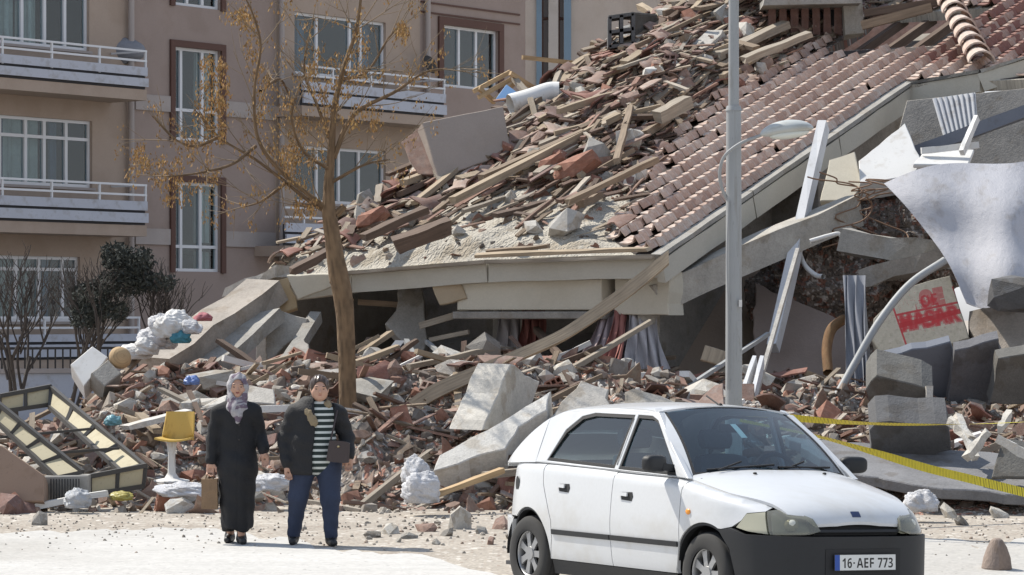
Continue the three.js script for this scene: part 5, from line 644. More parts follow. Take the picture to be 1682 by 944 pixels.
  const cap = new THREE.CircleGeometry(0.045, 20); const fc = shell(sx(-1.42), 0.80, 0.004), fn = nrm(sx(-1.42)); cap.rotateY(Math.atan2(fn[0], fn[1])); cap.scale(1, 1.3, 1); cap.translate(fc.x, fc.y, fc.z); part('fuel_cap', cap, plastic, car);
  // windscreen, roof, hatch
  const zb = 0.665, zt = 0.535, ws = (a, b, h) => { const z = a * lerp(zb, zt, b), xb = 0.975 - 0.15 * a * a, xt = 0.285 - 0.05 * a * a; return V(lerp(xb, xt, b) + 0.035 * Math.sin(Math.PI * b) + h * 0.55, lerp(0.985 - 0.035 * a * a, 1.425 - 0.035 * a * a, b) + 0.015 * Math.sin(Math.PI * b) + h * 0.83, z); };
  part('windscreen', panel([[-0.955, 0.02], [0.955, 0.02], [0.95, 0.975], [-0.95, 0.975]], ws, 0.06, 0.06, 0, 0), shieldM, car);
  part('screen_seal', panel([[-0.99, 0.0], [0.99, 0.0], [0.99, 0.02], [-0.99, 0.02]], ws, 0.06, 0.02, 0.01, 0.002), gum, car); part('screen_seal', panel([[-0.99, 0.975], [0.99, 0.975], [0.99, 1.0], [-0.99, 1.0]], ws, 0.06, 0.02, 0.01, 0.002), gum, car);
  for (const sg of [1, -1]) { part('screen_seal', panel([[sg * 0.955, 0.02], [sg * 0.985, 0.02], [sg * 0.985, 0.975], [sg * 0.95, 0.975]], ws, 0.02, 0.06, 0.01, 0.002), gum, car);
    part('windscreen_pillar', panel([[sg * 0.988, -0.02], [sg * 1.075, -0.02], [sg * 1.12, 0.5], [sg * 1.08, 1.03], [sg * 0.988, 1.03]], ws, 0.03, 0.05, 0.02, 0.006), paint, car); }
  const roofY = (x, z) => roofP(x) + 0.05 * (1 - Math.pow(z / 0.6, 2)) * smooth(-1.9, -1.2, x), rm = (x, z, h) => V(x, roofY(x, z) + h, z), zr = x => gz(x, roofP(x)) - 0.012;
  const rs = []; for (let i = 0; i <= 30; i++) { const x = lerp(-1.42, 0.265, i / 30); rs.push([x, zr(x)]); } const rf = []; for (let i = 1; i < 10; i++) { const z = lerp(zr(0.265), -zr(0.265), i / 10); rf.push([0.265 + 0.03 * (1 - Math.pow(z / 0.55, 2)), z]); }
  part('roof', panel([...rs, ...rf, ...rs.slice().reverse().map(([x, z]) => [x, -z])], rm, 0.05, 0.05, 0.02, 0.004), paint, car);
  const hs = []; for (let i = 0; i <= 10; i++) { const x = lerp(-1.79, -1.43, i / 10); hs.push([x, zr(x) + 0.01]); } part('tailgate', panel([...hs, ...hs.slice().reverse().map(([x, z]) => [x, -z])], rm, 0.05, 0.05, 0.02, 0.004), paint, car);
  part('rear_screen', panel([[-1.76, -0.45], [-1.48, -0.43], [-1.48, 0.43], [-1.76, 0.45]], rm, 0.05, 0.05, 0, 0.008), mat([0.12, 0.17, 0.2], { rough: 0.05 }), car);
  part('aerial', tube([V(0.2, 1.43, 0.0), V(0.15, 1.45, 0), V(0.02, 1.50, 0)], 0.006, 6, 8), gum, car); part('aerial_base', (() => { const g = new THREE.SphereGeometry(0.02, 10, 8); g.translate(0.2, 1.43, 0); return g; })(), gum, car);
  for (const [z0, z1] of [[0.56, 0.05], [0.02, -0.5]]) { const w = part('wiper', tube([ws(z0 / zb, 0.03, 0.012), ws(z1 / zb, 0.05, 0.02)], 0.008, 6, 8), gum, car); part('wiper_arm', tube([V(0.93, 0.985, z0 - 0.05), ws((z0 + z1) / 2 / zb, 0.09, 0.03)], 0.007, 6, 4), gum, w); }
  part('parking_card', panel([[0.12, 0.50], [0.2, 0.50], [0.2, 0.72], [0.12, 0.72]], ws, 0.05, 0.1, 0.002, -0.012), mat([0.55, 0.66, 0.6], { rough: 0.6 }), car);
  // number plate
  { const cv = document.createElement('canvas'); cv.width = 520; cv.height = 112; const c = cv.getContext('2d'); c.fillStyle = '#e8e8e4'; c.fillRect(0, 0, 520, 112); c.fillStyle = '#2250a8'; c.fillRect(0, 0, 46, 112); c.fillStyle = '#141414'; c.font = 'bold 92px sans-serif'; c.textBaseline = 'middle'; c.textAlign = 'center'; const put = (s, x, w) => { c.save(); c.translate(x, 60); c.scale(w / c.measureText(s).width, 1); c.fillText(s, 0, 0); c.restore(); }; put('16', 106, 86); c.fillRect(158, 54, 14, 10); put('AEF', 262, 150); put('773', 430, 134); c.strokeStyle = '#222'; c.lineWidth = 4; c.strokeRect(2, 2, 516, 108);
    const t = new THREE.CanvasTexture(cv); t.colorSpace = THREE.SRGBColorSpace; t.magFilter = THREE.LinearFilter; const pl = new THREE.PlaneGeometry(0.52, 0.112); pl.rotateY(Math.PI / 2); pl.rotateZ(0.04); const p0 = shell(sz(0), 0.395, 0); pl.translate(p0.x + 0.048, 0.40, 0); part('number_plate', pl, mat([0.8, 0.8, 0.8], { map: t, rough: 0.4 }), car); }
  // inside
  const inside = (nm, g, m = inner) => part(nm, g, m, car);
  inside('dashboard', merge([box(0.55, 0.92, 0.72, 0.93, -0.62, 0.62), box(0.5, 0.62, 0.84, 0.955, -0.62, -0.1)])); inside('steering_wheel', (() => { const g = new THREE.TorusGeometry(0.18, 0.016, 8, 28); g.rotateY(Math.PI / 2); g.rotateZ(0.4); g.translate(0.45, 0.92, -0.36); return g; })(), gum);
  const cushion = (x0, x1, y0, y1, z0, z1, tilt) => { const g = new THREE.BoxGeometry(x1 - x0, y1 - y0, z1 - z0, 4, 4, 4), p = g.attributes.position; for (let i = 0; i < p.count; i++) { const v = V(p.getX(i) / (x1 - x0) * 2, p.getY(i) / (y1 - y0) * 2, p.getZ(i) / (z1 - z0) * 2), k = 1 - 0.08 * (v.y * v.y * v.z * v.z + v.x * v.x * v.y * v.y); p.setXYZ(i, p.getX(i) * k, p.getY(i) * k, p.getZ(i) * k); } g.rotateZ(tilt); g.translate((x0 + x1) / 2, (y0 + y1) / 2, (z0 + z1) / 2); g.computeVertexNormals(); return g; };
  for (const z of [0.36, -0.36]) { const s = inside('seat', cushion(-0.2, 0.3, 0.36, 0.5, z - 0.25, z + 0.25, 0.05), seatM); part('backrest', cushion(-0.3, -0.18, 0.5, 1.08, z - 0.24, z + 0.24, 0.25), seatM, s); part('headrest', cushion(-0.42, -0.34, 1.1, 1.25, z - 0.13, z + 0.13, 0.2), seatM, s); }
  inside('rear_seat', merge([cushion(-1.1, -0.6, 0.34, 0.5, -0.6, 0.6, 0), cushion(-1.22, -1.08, 0.5, 1.0, -0.6, 0.6, 0.25)].map(clean)), seatM); inside('parcel_shelf', box(-1.7, -1.2, 0.95, 0.97, -0.55, 0.55)); inside('floor_pan', box(-1.7, 1.5, 0.17, 0.2, -0.66, 0.66)); inside('firewall', box(0.92, 0.95, 0.2, 0.93, -0.66, 0.66)); inside('engine_bay', box(0.98, 1.62, 0.3, 0.72, -0.46, 0.46)); inside('mirror_inside', box(0.36, 0.385, 1.24, 1.3, -0.12, 0.12), gum);
  // wheels
  const tyreG = (() => { const pr = [[0.168, -0.075], [0.19, -0.083], [0.235, -0.085], [0.268, -0.074], [0.281, -0.055], [0.284, 0], [0.281, 0.055], [0.268, 0.074], [0.235, 0.085], [0.19, 0.083], [0.168, 0.075]].map(p => new THREE.Vector2(...p)); const g = new THREE.LatheGeometry(pr, 48); g.rotateX(Math.PI / 2); return g; })();
  const treadG = (() => { const g = []; for (const w of [-0.03, 0, 0.03]) { const t = new THREE.TorusGeometry(0.2825, 0.004, 4, 48); t.translate(0, 0, w); g.push(t); } return merge(g); })();
  const rimG = (() => { const g = []; const pr = [[0.17, 0.06], [0.162, 0.055], [0.155, 0.02], [0.15, -0.06]].map(p => new THREE.Vector2(...p)); const l = new THREE.LatheGeometry(pr, 40); l.rotateX(Math.PI / 2); g.push(l); const back = new THREE.CircleGeometry(0.15, 30); back.translate(0, 0, -0.01); const hub = new THREE.CylinderGeometry(0.05, 0.06, 0.03, 20); hub.rotateX(Math.PI / 2); hub.translate(0, 0, 0.045); g.push(hub); for (let k = 0; k < 7; k++) { const b = new THREE.BoxGeometry(0.11, 0.046, 0.02, 2, 1, 1), p = b.attributes.position; for (let i = 0; i < p.count; i++) if (p.getX(i) > 0.02) p.setY(i, p.getY(i) * 1.35); b.translate(0.103, 0, 0.042); b.rotateZ(k * Math.PI * 2 / 7); g.push(b); } return merge(g.map(q => { q.deleteAttribute('uv'); return q; })); })();
  const rimM = mat([0.36, 0.36, 0.36], { rough: 0.45, metal: 0.7 }), rub = mat([0.035, 0.034, 0.033], { rough: 0.9 });
  for (const [x, sg] of [[FX, 1], [-FX, 1], [FX, -1], [-FX, -1]]) { const w = new THREE.Group(); w.name = 'wheel'; w.position.set(x, 0.284, sg * 0.705); w.rotation.y = (sg > 0 ? 0 : Math.PI) + (x > 0 ? 0.0 : 0); car.add(w); baseOf.set(w, V(0, 0, 0)); part('tyre', tyreG.clone(), rub, w); part('tread_grooves', treadG.clone(), gum, w); part('rim', rimG.clone(), rimM, w); part('brake_drum', (() => { const g = new THREE.CylinderGeometry(0.14, 0.14, 0.02, 28); g.rotateX(Math.PI / 2); return g; })(), M.darkSteel, w); }
  for (const x of [FX, -FX]) for (const sg of [1, -1]) part('wheel_well', (() => { const g = new THREE.CylinderGeometry(0.355, 0.355, 0.3, 28, 1, true, -Math.PI / 2 - 0.1, Math.PI + 0.2); g.rotateX(-Math.PI / 2); g.translate(x, AY, sg * 0.6); return g; })(), gum, car);
}

// ================================================================ STREET THINGS
// bare tree with dry hanging seed bunches
const barkM = mat([0.2, 0.135, 0.08], { map: T.bark, bump: T.barkB, bs: 0.012 }), twigM = mat([0.2, 0.15, 0.1], { rough: 1 }), seedM = mat([0.36, 0.225, 0.095], { rough: 0.9, vc: true }), seedM2 = mat([0.5, 0.33, 0.14], { rough: 0.9 });
// a limb with changing thickness along world points [V, radius]
function limb(pts, seg = 10) {
  const c = new THREE.CatmullRomCurve3(pts.map(p => p[0])), n = pts.length * 5, pos = [], uv = [], idx = []; let len = 0, last = null, ref = V(1, 0, 0.2);
  for (let i = 0; i <= n; i++) { const t = i / n, p = c.getPoint(t), tg = c.getTangent(t), k = t * (pts.length - 1), a = Math.min(pts.length - 2, Math.floor(k)), r = lerp(pts[a][1], pts[a + 1][1], k - a), s = ref.clone().addScaledVector(tg, -ref.dot(tg)).normalize(), b = tg.clone().cross(s); ref = s; if (last) len += p.distanceTo(last); last = p; for (let j = 0; j <= seg; j++) { const w = j / seg * 6.28318, rr = r * (1 + (seg > 6 ? 0.12 * (noise2(j % seg * 1.3, i * 0.6, 4) - 0.5) : 0)), q = p.clone().addScaledVector(s, Math.cos(w) * rr).addScaledVector(b, Math.sin(w) * rr); pos.push(q.x, q.y, q.z); uv.push(j / seg * 0.5, len); } }
  for (let i = 0; i < n; i++) for (let j = 0; j < seg; j++) { const a = i * (seg + 1) + j, b = a + seg + 1; idx.push(a, b, a + 1, a + 1, b, b + 1); }
  const g = new THREE.BufferGeometry(); g.setAttribute('position', new THREE.Float32BufferAttribute(pos, 3)); g.setAttribute('uv', new THREE.Float32BufferAttribute(uv, 2)); g.setIndex(idx); g.computeVertexNormals(); return g;
}
{
  const D = 37.4, s = 1 / FOC, root = at(573, 735, D); root.y = 0.55;
  const tree = thing('street_tree', 'bare street tree with dry brown seed bunches standing behind the two women', 'tree', [root.x, root.y, root.z]), R = rng(31), P = (x, y, dz = 0) => at(x, y, D + dz);
  const trunkPts = [[V(root.x, 0.1, root.z), 0.15], [P(572, 680), 0.115], [P(570, 600), 0.108], [P(567, 520), 0.112], [P(562, 478), 0.122], [P(556, 450), 0.122], [P(548, 400), 0.103], [P(541, 350), 0.09], [P(540, 310), 0.066], [P(544, 250), 0.05], [P(548, 190), 0.042], [P(562, 120), 0.03], [P(585, 50), 0.022], [P(594, -10), 0.016]];
  const trunk = part('trunk', limb(trunkPts, 12), barkM, tree);
  for (const [x, y, dx, dy] of [[555, 470, -10, -10], [566, 500, 12, -12], [549, 410, -12, -6], [552, 352, 14, -14], [562, 476, -8, 6]]) part('pruned_stub', limb([[P(x, y), 0.05], [P(x + dx, y + dy), 0.045]], 8), barkM, trunk);
  const arms = [[[540, 345], [505, 318], [460, 280], [425, 230], [418, 150], [428, 70], [410, 10], [396, -15]], [[541, 350], [515, 335], [470, 300], [420, 262], [360, 225], [320, 180]], [[548, 260], [580, 190], [650, 150], [700, 118], [735, 112]], [[546, 240], [520, 170], [500, 120], [506, 60]], [[420, 240], [380, 270], [320, 285], [270, 290]], [[543, 300], [600, 270], [640, 262]], [[562, 130], [600, 120], [640, 60], [660, 40]], [[428, 150], [460, 130], [480, 170]], [[544, 280], [500, 250], [480, 200], [484, 160]], [[360, 225], [320, 240], [290, 230], [250, 190]], [[470, 300], [430, 330], [400, 340]]];
  const tips = [], twigs = []; const sub = (p, dir, len, r, depth) => { const q = p.clone().addScaledVector(dir, len * 0.5).add(V(0, 0, 0)), e = p.clone().addScaledVector(dir, len).add(V((R() - 0.5) * 0.1 * len, (R() - 0.3) * 0.15 * len, 0)); twigs.push(limb([[p, r], [q, r * 0.7], [e, r * 0.35]], 4)); tips.push(e, q); if (depth) for (let k = 0; k < 2 + Math.floor(R() * 2); k++) { const t = 0.35 + 0.6 * R(); sub(p.clone().lerp(e, t), dir.clone().add(V((R() - 0.5) * 1.5, (R() - 0.4) * 1.2, (R() - 0.5) * 1.2)).normalize(), len * (0.45 + 0.3 * R()), r * 0.55, depth - 1); } };
  arms.forEach((A, i) => { const n = A.length, dz = (hash(i, 3, 5) - 0.5) * 2.2, pts = A.map(([x, y], k) => [P(x, y, dz * (k / (n - 1))), lerp(i < 3 ? 0.034 : 0.024, 0.008, k / (n - 1))]); part('branch', limb(pts, 7), barkM, tree); for (let k = 1; k < n; k++) for (let m = 0; m < 3; m++) { const p = pts[k - 1][0].clone().lerp(pts[k][0], R()), d = pts[k][0].clone().sub(pts[k - 1][0]).normalize().add(V((R() - 0.5) * 1.8, (R() - 0.3) * 1.4, (R() - 0.5) * 1.6)).normalize(); sub(p, d, 0.3 + 0.45 * R(), 0.008, 1); } });
  for (let k = 9; k < 13; k++) for (let m = 0; m < 4; m++) sub(trunkPts[k][0].clone(), V((R() - 0.5) * 2, R() * 1.2, (R() - 0.5) * 2).normalize(), 0.4 + 0.5 * R(), 0.009, 1);
  part('twigs', merge(twigs), twigM, tree).userData.kind = 'stuff';
  // hanging bunches of dry winged seeds, thick where the picture shows them
  const dense = [[418, 70, 14, 60], [430, 140, 14, 50], [590, 60, 16, 60], [560, 110, 22, 45], [350, 100, 20, 20], [352, 190, 24, 30], [270, 265, 30, 22], [320, 235, 40, 40], [300, 300, 40, 20], [490, 215, 26, 40], [470, 250, 22, 26], [540, 160, 24, 50], [515, 95, 22, 40], [340, 150, 26, 30], [365, 140, 14, 30], [230, 250, 14, 20], [600, 180, 30, 20], [500, 330, 18, 16], [662, 40, 10, 14], [405, 15, 16, 16]], sp = [], sc = [], leaf = (p) => { const L = 0.03 + 0.028 * R(), w = 0.007 + 0.007 * R(), d = V((R() - 0.5) * 0.9, -1, (R() - 0.5) * 0.9).normalize(), x = V(R() - 0.5, 0, R() - 0.5).normalize().multiplyScalar(w), a = p.clone(), b = p.clone().addScaledVector(d, L * 0.6).add(x), c = p.clone().addScaledVector(d, L), e = p.clone().addScaledVector(d, L * 0.6).sub(x), k = 0.45 + 0.9 * R(); for (const q of [a, b, c, a, c, e]) { sp.push(q.x, q.y, q.z); sc.push(k, k * (0.8 + 0.3 * R()), k * 0.85); } };
  const bunch = (p, n) => { for (let i = 0; i < n; i++) { const q = p.clone().add(V((R() - 0.5) * 0.09, -R() * 0.16, (R() - 0.5) * 0.09)); leaf(q); } };
  for (const [x, y, rx, ry] of dense) for (let k = 0; k < 26; k++) { const a = R() * 6.28, r = Math.sqrt(R()); bunch(P(x + Math.cos(a) * r * rx, y + Math.sin(a) * r * ry, (R() - 0.5) * 0.7), 6 + Math.floor(R() * 8)); }
  for (const t of tips) if (R() < 0.32) bunch(t, 5 + Math.floor(R() * 7));
  const g = new THREE.BufferGeometry(); g.setAttribute('position', new THREE.Float32BufferAttribute(sp, 3)); g.setAttribute('color', new THREE.Float32BufferAttribute(sc, 3)); g.computeVertexNormals(); part('crown', g, seedM, tree).userData.kind = 'stuff';
}
// lamp post with bent arm
{
  const D = 30.5, b = at(1205, 800, D); b.y = 0; const post = thing('lamp_post', 'grey steel lamp post standing behind the parked car', 'lamp post', [b.x, 0, b.z]);
  const yj = at(1205, 182, D).y, yt = at(1205, -60, D).y, cyl = (r0, r1, y0, y1, n = 20) => { const g = new THREE.CylinderGeometry(r1, r0, y1 - y0, n, 8); g.translate(b.x, (y0 + y1) / 2, b.z); return g; };
  part('lower_shaft', cyl(0.088, 0.075, 0, yj), M.zinc, post); part('collar', cyl(0.083, 0.07, yj, yj + 0.05), M.zinc, post); part('upper_shaft', cyl(0.054, 0.05, yj + 0.05, yt), M.zinc, post); part('base_plate', (() => { const g = new THREE.CylinderGeometry(0.2, 0.2, 0.03, 8); g.translate(b.x, 0.015, b.z); return g; })(), M.zinc, post);
  part('service_door', (() => { const g = new THREE.CylinderGeometry(0.0835, 0.0845, 0.4, 10, 1, true, 0.3, 1.1); g.translate(b.x, at(1205, 560, D).y, b.z); return g; })(), M.zinc, post);
  part('cable_clip', (() => { const g = new THREE.BoxGeometry(0.03, 0.07, 0.04); const p = at(1216, 498, D - 0.09); g.translate(p.x, p.y, p.z); return g; })(), M.white, post);
  const P = (x, y, d = 0) => at(x, y, D + d), arm = part('lamp_arm', tube([P(1196, 330), P(1186, 310, -0.05), P(1182, 285, -0.1), P(1189, 258, -0.14), P(1215, 236, -0.17), P(1250, 222, -0.17)], 0.017, 8, 40), M.zinc, post);
  part('lamp_head', (() => { const g = new THREE.SphereGeometry(1, 28, 18), p = g.attributes.position; for (let i = 0; i < p.count; i++) { const x = p.getX(i), y = p.getY(i); p.setXYZ(i, x * 0.27, (y > 0 ? y * 0.095 : y * 0.05) + 0.02 * (1 - x * x), p.getZ(i) * 0.13 * (1 - 0.25 * x * -1)); } g.rotateZ(0.13); g.computeVertexNormals(); const c = P(1292, 216, -0.17); g.translate(c.x, c.y, c.z); return g; })(), mat([0.45, 0.47, 0.46], { map: T.grime, rough: 0.4 }), post);
  part('lamp_glass', (() => { const g = new THREE.SphereGeometry(1, 24, 14); g.scale(0.2, 0.05, 0.1); g.rotateZ(0.13); const c = P(1296, 220, -0.17); g.translate(c.x, c.y, c.z); return g; })(), mat([0.55, 0.58, 0.55], { rough: 0.2 }), post);
  part('cable', tube([P(1197, 330, -0.08), P(1194, 420, -0.09), P(1196, 520, -0.09), P(1195, 640, -0.09)], 0.008, 5, 20), M.zinc, post);
}
// barrier tape
{
  const cv = document.createElement('canvas'); cv.width = 1024; cv.height = 64; const c = cv.getContext('2d'); c.fillStyle = '#e9d93a'; c.fillRect(0, 0, 1024, 64); c.fillStyle = '#1c1a12'; for (let i = 0; i < 32; i++) { c.save(); c.translate(i * 32, 0); c.beginPath(); c.moveTo(0, 64); c.lineTo(12, 64); c.lineTo(24, 0); c.lineTo(12, 0); c.fill(); c.restore(); } c.fillStyle = 'rgba(233,217,58,0.55)'; for (let i = 0; i < 32; i += 3) c.fillRect(i * 32, 0, 40, 64);
  const t = new THREE.CanvasTexture(cv); t.colorSpace = THREE.SRGBColorSpace; t.wrapS = THREE.RepeatWrapping; const tm = mat([0.85, 0.85, 0.8], { map: t, rough: 0.45 });
  const tape = (pts, w, tw, label) => { const cu = new THREE.CatmullRomCurve3(pts.map(p => at(...p))); solo('barrier_tape', scaleUV(sheet((u, v) => { const p = cu.getPoint(u), a = tw(u), k = (v - 0.5) * w; return p.add(V(0, Math.cos(a) * k, Math.sin(a) * k)); }, 90, 3), 7, 1), tm, label, 'tape'); };
  tape([[1225, 678, 30.4], [1300, 686, 30.9], [1400, 694, 31.2], [1500, 697, 31.6], [1600, 696, 32], [1720, 691, 32.6]], 0.085, u => 0.25 + 1.15 * smooth(0.16, 0.5, u) + 0.2 * Math.sin(u * 9), 'upper yellow barrier tape stretched level behind the car');
  tape([[1215, 690, 30.3], [1345, 717, 29.6], [1440, 744, 29.2], [1520, 768, 28.9], [1600, 788, 28.6], [1720, 818, 28.2]], 0.085, u => 1.15 - 0.95 * smooth(0.25, 0.6, u) + 0.1 * Math.sin(u * 12), 'lower yellow barrier tape sagging down to the right edge');
}
// concrete cone on the road edge, bottom right
{ const b = onGround(1637, 921), g = new THREE.LatheGeometry([[0.001, 0.27], [0.03, 0.268], [0.055, 0.25], [0.085, 0.19], [0.115, 0.1], [0.135, 0.02], [0.135, -0.02], [0.001, -0.02]].map(p => new THREE.Vector2(...p)), 24), p = g.attributes.position; for (let i = 0; i < p.count; i++) { const k = 1 + 0.12 * (noise2(p.getX(i) * 20 + 9, p.getY(i) * 16 + p.getZ(i) * 20, 3) - 0.5); p.setXYZ(i, p.getX(i) * k, p.getY(i), p.getZ(i) * k); } g.computeVertexNormals(); g.translate(b.x, groundY(b.x, b.z), b.z); solo('stone_bollard', scaleUV(g, 0.8, 0.4), mat([0.33, 0.26, 0.22], CON), 'short rounded stone bollard on the road at lower right', 'bollard'); }
// fallen glazed steel frame at the far left
{
  const f = thing('fallen_booth', 'fallen booth of steel bars and cream infill panels lying at the left', 'booth', [at(110, 800, 34).x, 0, -34]), cream = mat([0.46, 0.41, 0.28], { map: T.grime, rough: 0.8 }), Q = (x, y, d) => at(x, y, d);
  // four long rails and their posts: near side and far side girders, tied at both ends
  const girder = (a0, a1, b0, b1, n) => { part('rail', bar(a0, a1, 0.05, 0.05), M.darkSteel, f); part('rail', bar(b0, b1, 0.05, 0.05), M.darkSteel, f); for (let i = 0; i <= n; i++) { const p = a0.clone().lerp(a1, i / n), q = b0.clone().lerp(b1, i / n); part('post', bar(p, q, 0.04, 0.04, V(1, 0, 0)), M.darkSteel, f); if (i < n) { const t = 0.08, p1 = a0.clone().lerp(a1, (i + 1 - t) / n), q1 = b0.clone().lerp(b1, (i + 1 - t) / n), p0 = a0.clone().lerp(a1, (i + t) / n), q0 = b0.clone().lerp(b1, (i + t) / n); part('infill_panel', plate([p0.lerp(q0.clone(), 0.1), p1.lerp(q1.clone(), 0.1), q1.lerp(p1.clone(), 0.1), q0.lerp(p0.clone(), 0.1)], 0.015), cream, f); } } };
  girder(Q(-30, 640, 34.8), Q(136, 775, 33.6), Q(-30, 668, 34.8), Q(92, 784, 33.6), 5);
  girder(Q(84, 636, 37), Q(236, 764, 34.4), Q(82, 668, 36.8), Q(196, 772, 34.4), 4);
  girder(Q(0, 650, 36.6), Q(84, 634, 37), Q(0, 676, 36.6), Q(84, 664, 36.9), 2);
  girder(Q(148, 782, 33.7), Q(240, 764, 34.2), Q(148, 812, 33.7), Q(236, 798, 34.2), 2);
  part('tie_bar', bar(Q(0, 718, 34.6), Q(150, 704, 35.4), 0.03, 0.03), M.darkSteel, f); part('tie_bar', bar(Q(30, 748, 34.2), Q(196, 736, 34.8), 0.03, 0.03), M.darkSteel, f);
  part('vent_box', plate([Q(72, 782, 33.5), Q(146, 780, 33.5), Q(146, 822, 33.5), Q(72, 824, 33.5)], 0.3), mat([0.3, 0.29, 0.27], { map: T.grime }), f);
  for (let i = 0; i < 11; i++) part('vent_slat', bar(Q(84 + i * 4.6, 786, 33.44), Q(84 + i * 4.6, 820, 33.44), 0.02, 0.012, V(1, 0, 0)), M.black, f);
}
solo('cabinet_side', plate([at(-30, 728, 33.4), at(4, 732, 33.4), at(72, 778, 33.2), at(72, 824, 33.1), at(-30, 824, 33.1)], 0.3), mat([0.29, 0.2, 0.145], { map: T.grime }), 'brown cabinet side lying below the fallen booth', 'cabinet');
// yellow chair on a white pedestal
{
  const b = at(279, 792, 34.0); const c = thing('pedestal_chair', 'yellow shell chair on a white pedestal standing before the heap', 'chair', [b.x, b.y, b.z]);
  const yel = mat([0.55, 0.36, 0.08], { rough: 0.5, map: T.grime }); b.z -= 0.2;
  part('seat_shell', sheet((u, v) => { const a = (u - 0.5), t = v; const y = t < 0.5 ? 0.44 + 0.03 * Math.pow(a * 2, 2) : 0.44 + (t - 0.5) * 0.62, z = t < 0.5 ? 0.2 - t * 0.72 : -0.16 - (t - 0.5) * 0.16, w = lerp(0.4, 0.3, t); return V(b.x + a * w + 0.03 + 0.05 * t, b.y + y + 0.03, b.z + z + 0.12 * a * a * (t > 0.5 ? 2 : 0)).applyAxisAngle(V(0, 1, 0), 0); }, 12, 14, 0.02), yel, c);
  part('pedestal', (() => { const g = new THREE.LatheGeometry([[0.2, 0], [0.2, 0.015], [0.08, 0.04], [0.045, 0.1], [0.04, 0.3], [0.06, 0.44], [0.001, 0.45]].map(p => new THREE.Vector2(...p)), 20); g.translate(b.x, b.y, b.z); return g; })(), M.white, c);
}
// crumpled cloth and bags
const bagG = (seed, sx, sy, sz) => { const g = new THREE.SphereGeometry(0.5, 48, 34), p = g.attributes.position; for (let i = 0; i < p.count; i++) { const x = p.getX(i), y = p.getY(i), z = p.getZ(i), k = 0.72 + 0.36 * noise2(x * 5 + seed, y * 5 + z * 4, seed) + 0.3 * Math.abs(noise2(x * 7 + z * 6, y * 7 - z * 3, seed + 3) - 0.5) + 0.22 * Math.abs(noise2(x * 13 + y * 7, z * 13 + y * 10, seed + 5) - 0.5); p.setXYZ(i, x * k * sx, Math.max(y * k, -0.3) * sy, z * k * sz); } g.computeVertexNormals(); return g; };
const bagAt = (name, px, py, d, seed, s, m, label, cat) => { const g = bagG(seed, ...s), p = at(px, py, d); g.translate(p.x, p.y, p.z); return solo(name, g, m, label, cat); };
const wc = mat([0.68, 0.68, 0.7], { map: T.cloth, bump: T.clothB, bs: 0.03, rough: 0.9 });
bagAt('white_sack', 690, 806, 32.6, 3, [0.42, 0.42, 0.4], wc, 'lower half of a pair of white sacks before the heap right of the tree', 'sack'); bagAt('white_sack', 682, 776, 32.8, 5, [0.3, 0.34, 0.3], wc, 'upper white sack of a pair before the heap right of the tree', 'sack');
bagAt('plastic_ball', 128, 822, 33, 7, [0.3, 0.26, 0.26], mat([0.58, 0.6, 0.63], { map: T.cloth, bump: T.clothB, bs: 0.03, rough: 0.5 }), 'crumpled pale plastic in front of the vent box', 'plastic');
[[275, 540, 0.34, 0.3], [252, 556, 0.32, 0.26], [292, 528, 0.3, 0.24], [312, 540, 0.26, 0.18], [226, 580, 0.36, 0.2], [268, 562, 0.34, 0.24], [240, 572, 0.3, 0.22], [262, 534, 0.24, 0.22], [285, 552, 0.28, 0.22]].forEach(([x, y, a, h], i) => bagAt('foam_heap', x, y, 40.1 + 0.1 * (i % 3), 20 + i, [a * 1.2, h * 1.3, 0.35], i % 2 ? wc : M.white, ['largest white cloth bundle on the left leaning slab', 'white cloth bundle left of the largest one on the leaning slab', 'topmost white cloth bundle on the leaning slab', 'white cloth bundle nearest the eave on the leaning slab', 'lowest white cloth bundle near the round basin', 'white cloth bundle below the largest one on the leaning slab', 'white cloth bundle just above the lowest one', 'small white cloth bundle left of the topmost one', 'white cloth bundle right of the largest one'][i], 'cloth'));
bagAt('pink_cloth', 334, 522, 40.8, 31, [0.24, 0.14, 0.24], mat([0.4, 0.14, 0.16], { map: T.cloth }), 'small red pink cloth on the left leaning slab', 'cloth'); bagAt('teal_cloth', 298, 556, 40, 33, [0.26, 0.2, 0.25], mat([0.06, 0.22, 0.28], { map: T.cloth }), 'small teal cloth beside the white bundles', 'cloth'); bagAt('blue_bag', 315, 626, 37.6, 35, [0.2, 0.14, 0.2], mat([0.12, 0.2, 0.46], { map: T.cloth, rough: 0.5 }), 'bright blue bag on the heap above the left woman', 'bag');
bagAt('teal_bag', 185, 692, 35.6, 36, [0.22, 0.15, 0.2], mat([0.13, 0.3, 0.35], { map: T.cloth, rough: 0.5 }), 'light teal bag in the heap behind the fallen booth', 'bag'); bagAt('white_sheet_bundle', 440, 795, 33.6, 37, [0.5, 0.24, 0.4], wc, 'white sheet bundle on the ground between the two women', 'cloth'); bagAt('yellow_bag', 200, 816, 33.3, 38, [0.26, 0.12, 0.22], mat([0.4, 0.34, 0.08], { map: T.cloth, rough: 0.5 }), 'small yellow bag on the ground by the fallen booth', 'bag'); bagAt('white_bag', 1512, 826, 31.6, 39, [0.34, 0.28, 0.3], wc, 'white bag on the ground right of the car', 'bag'); bagAt('white_sheet_bundle', 300, 806, 33.3, 40, [0.6, 0.2, 0.4], wc, 'white sheet on the ground right of the yellow chair', 'cloth');
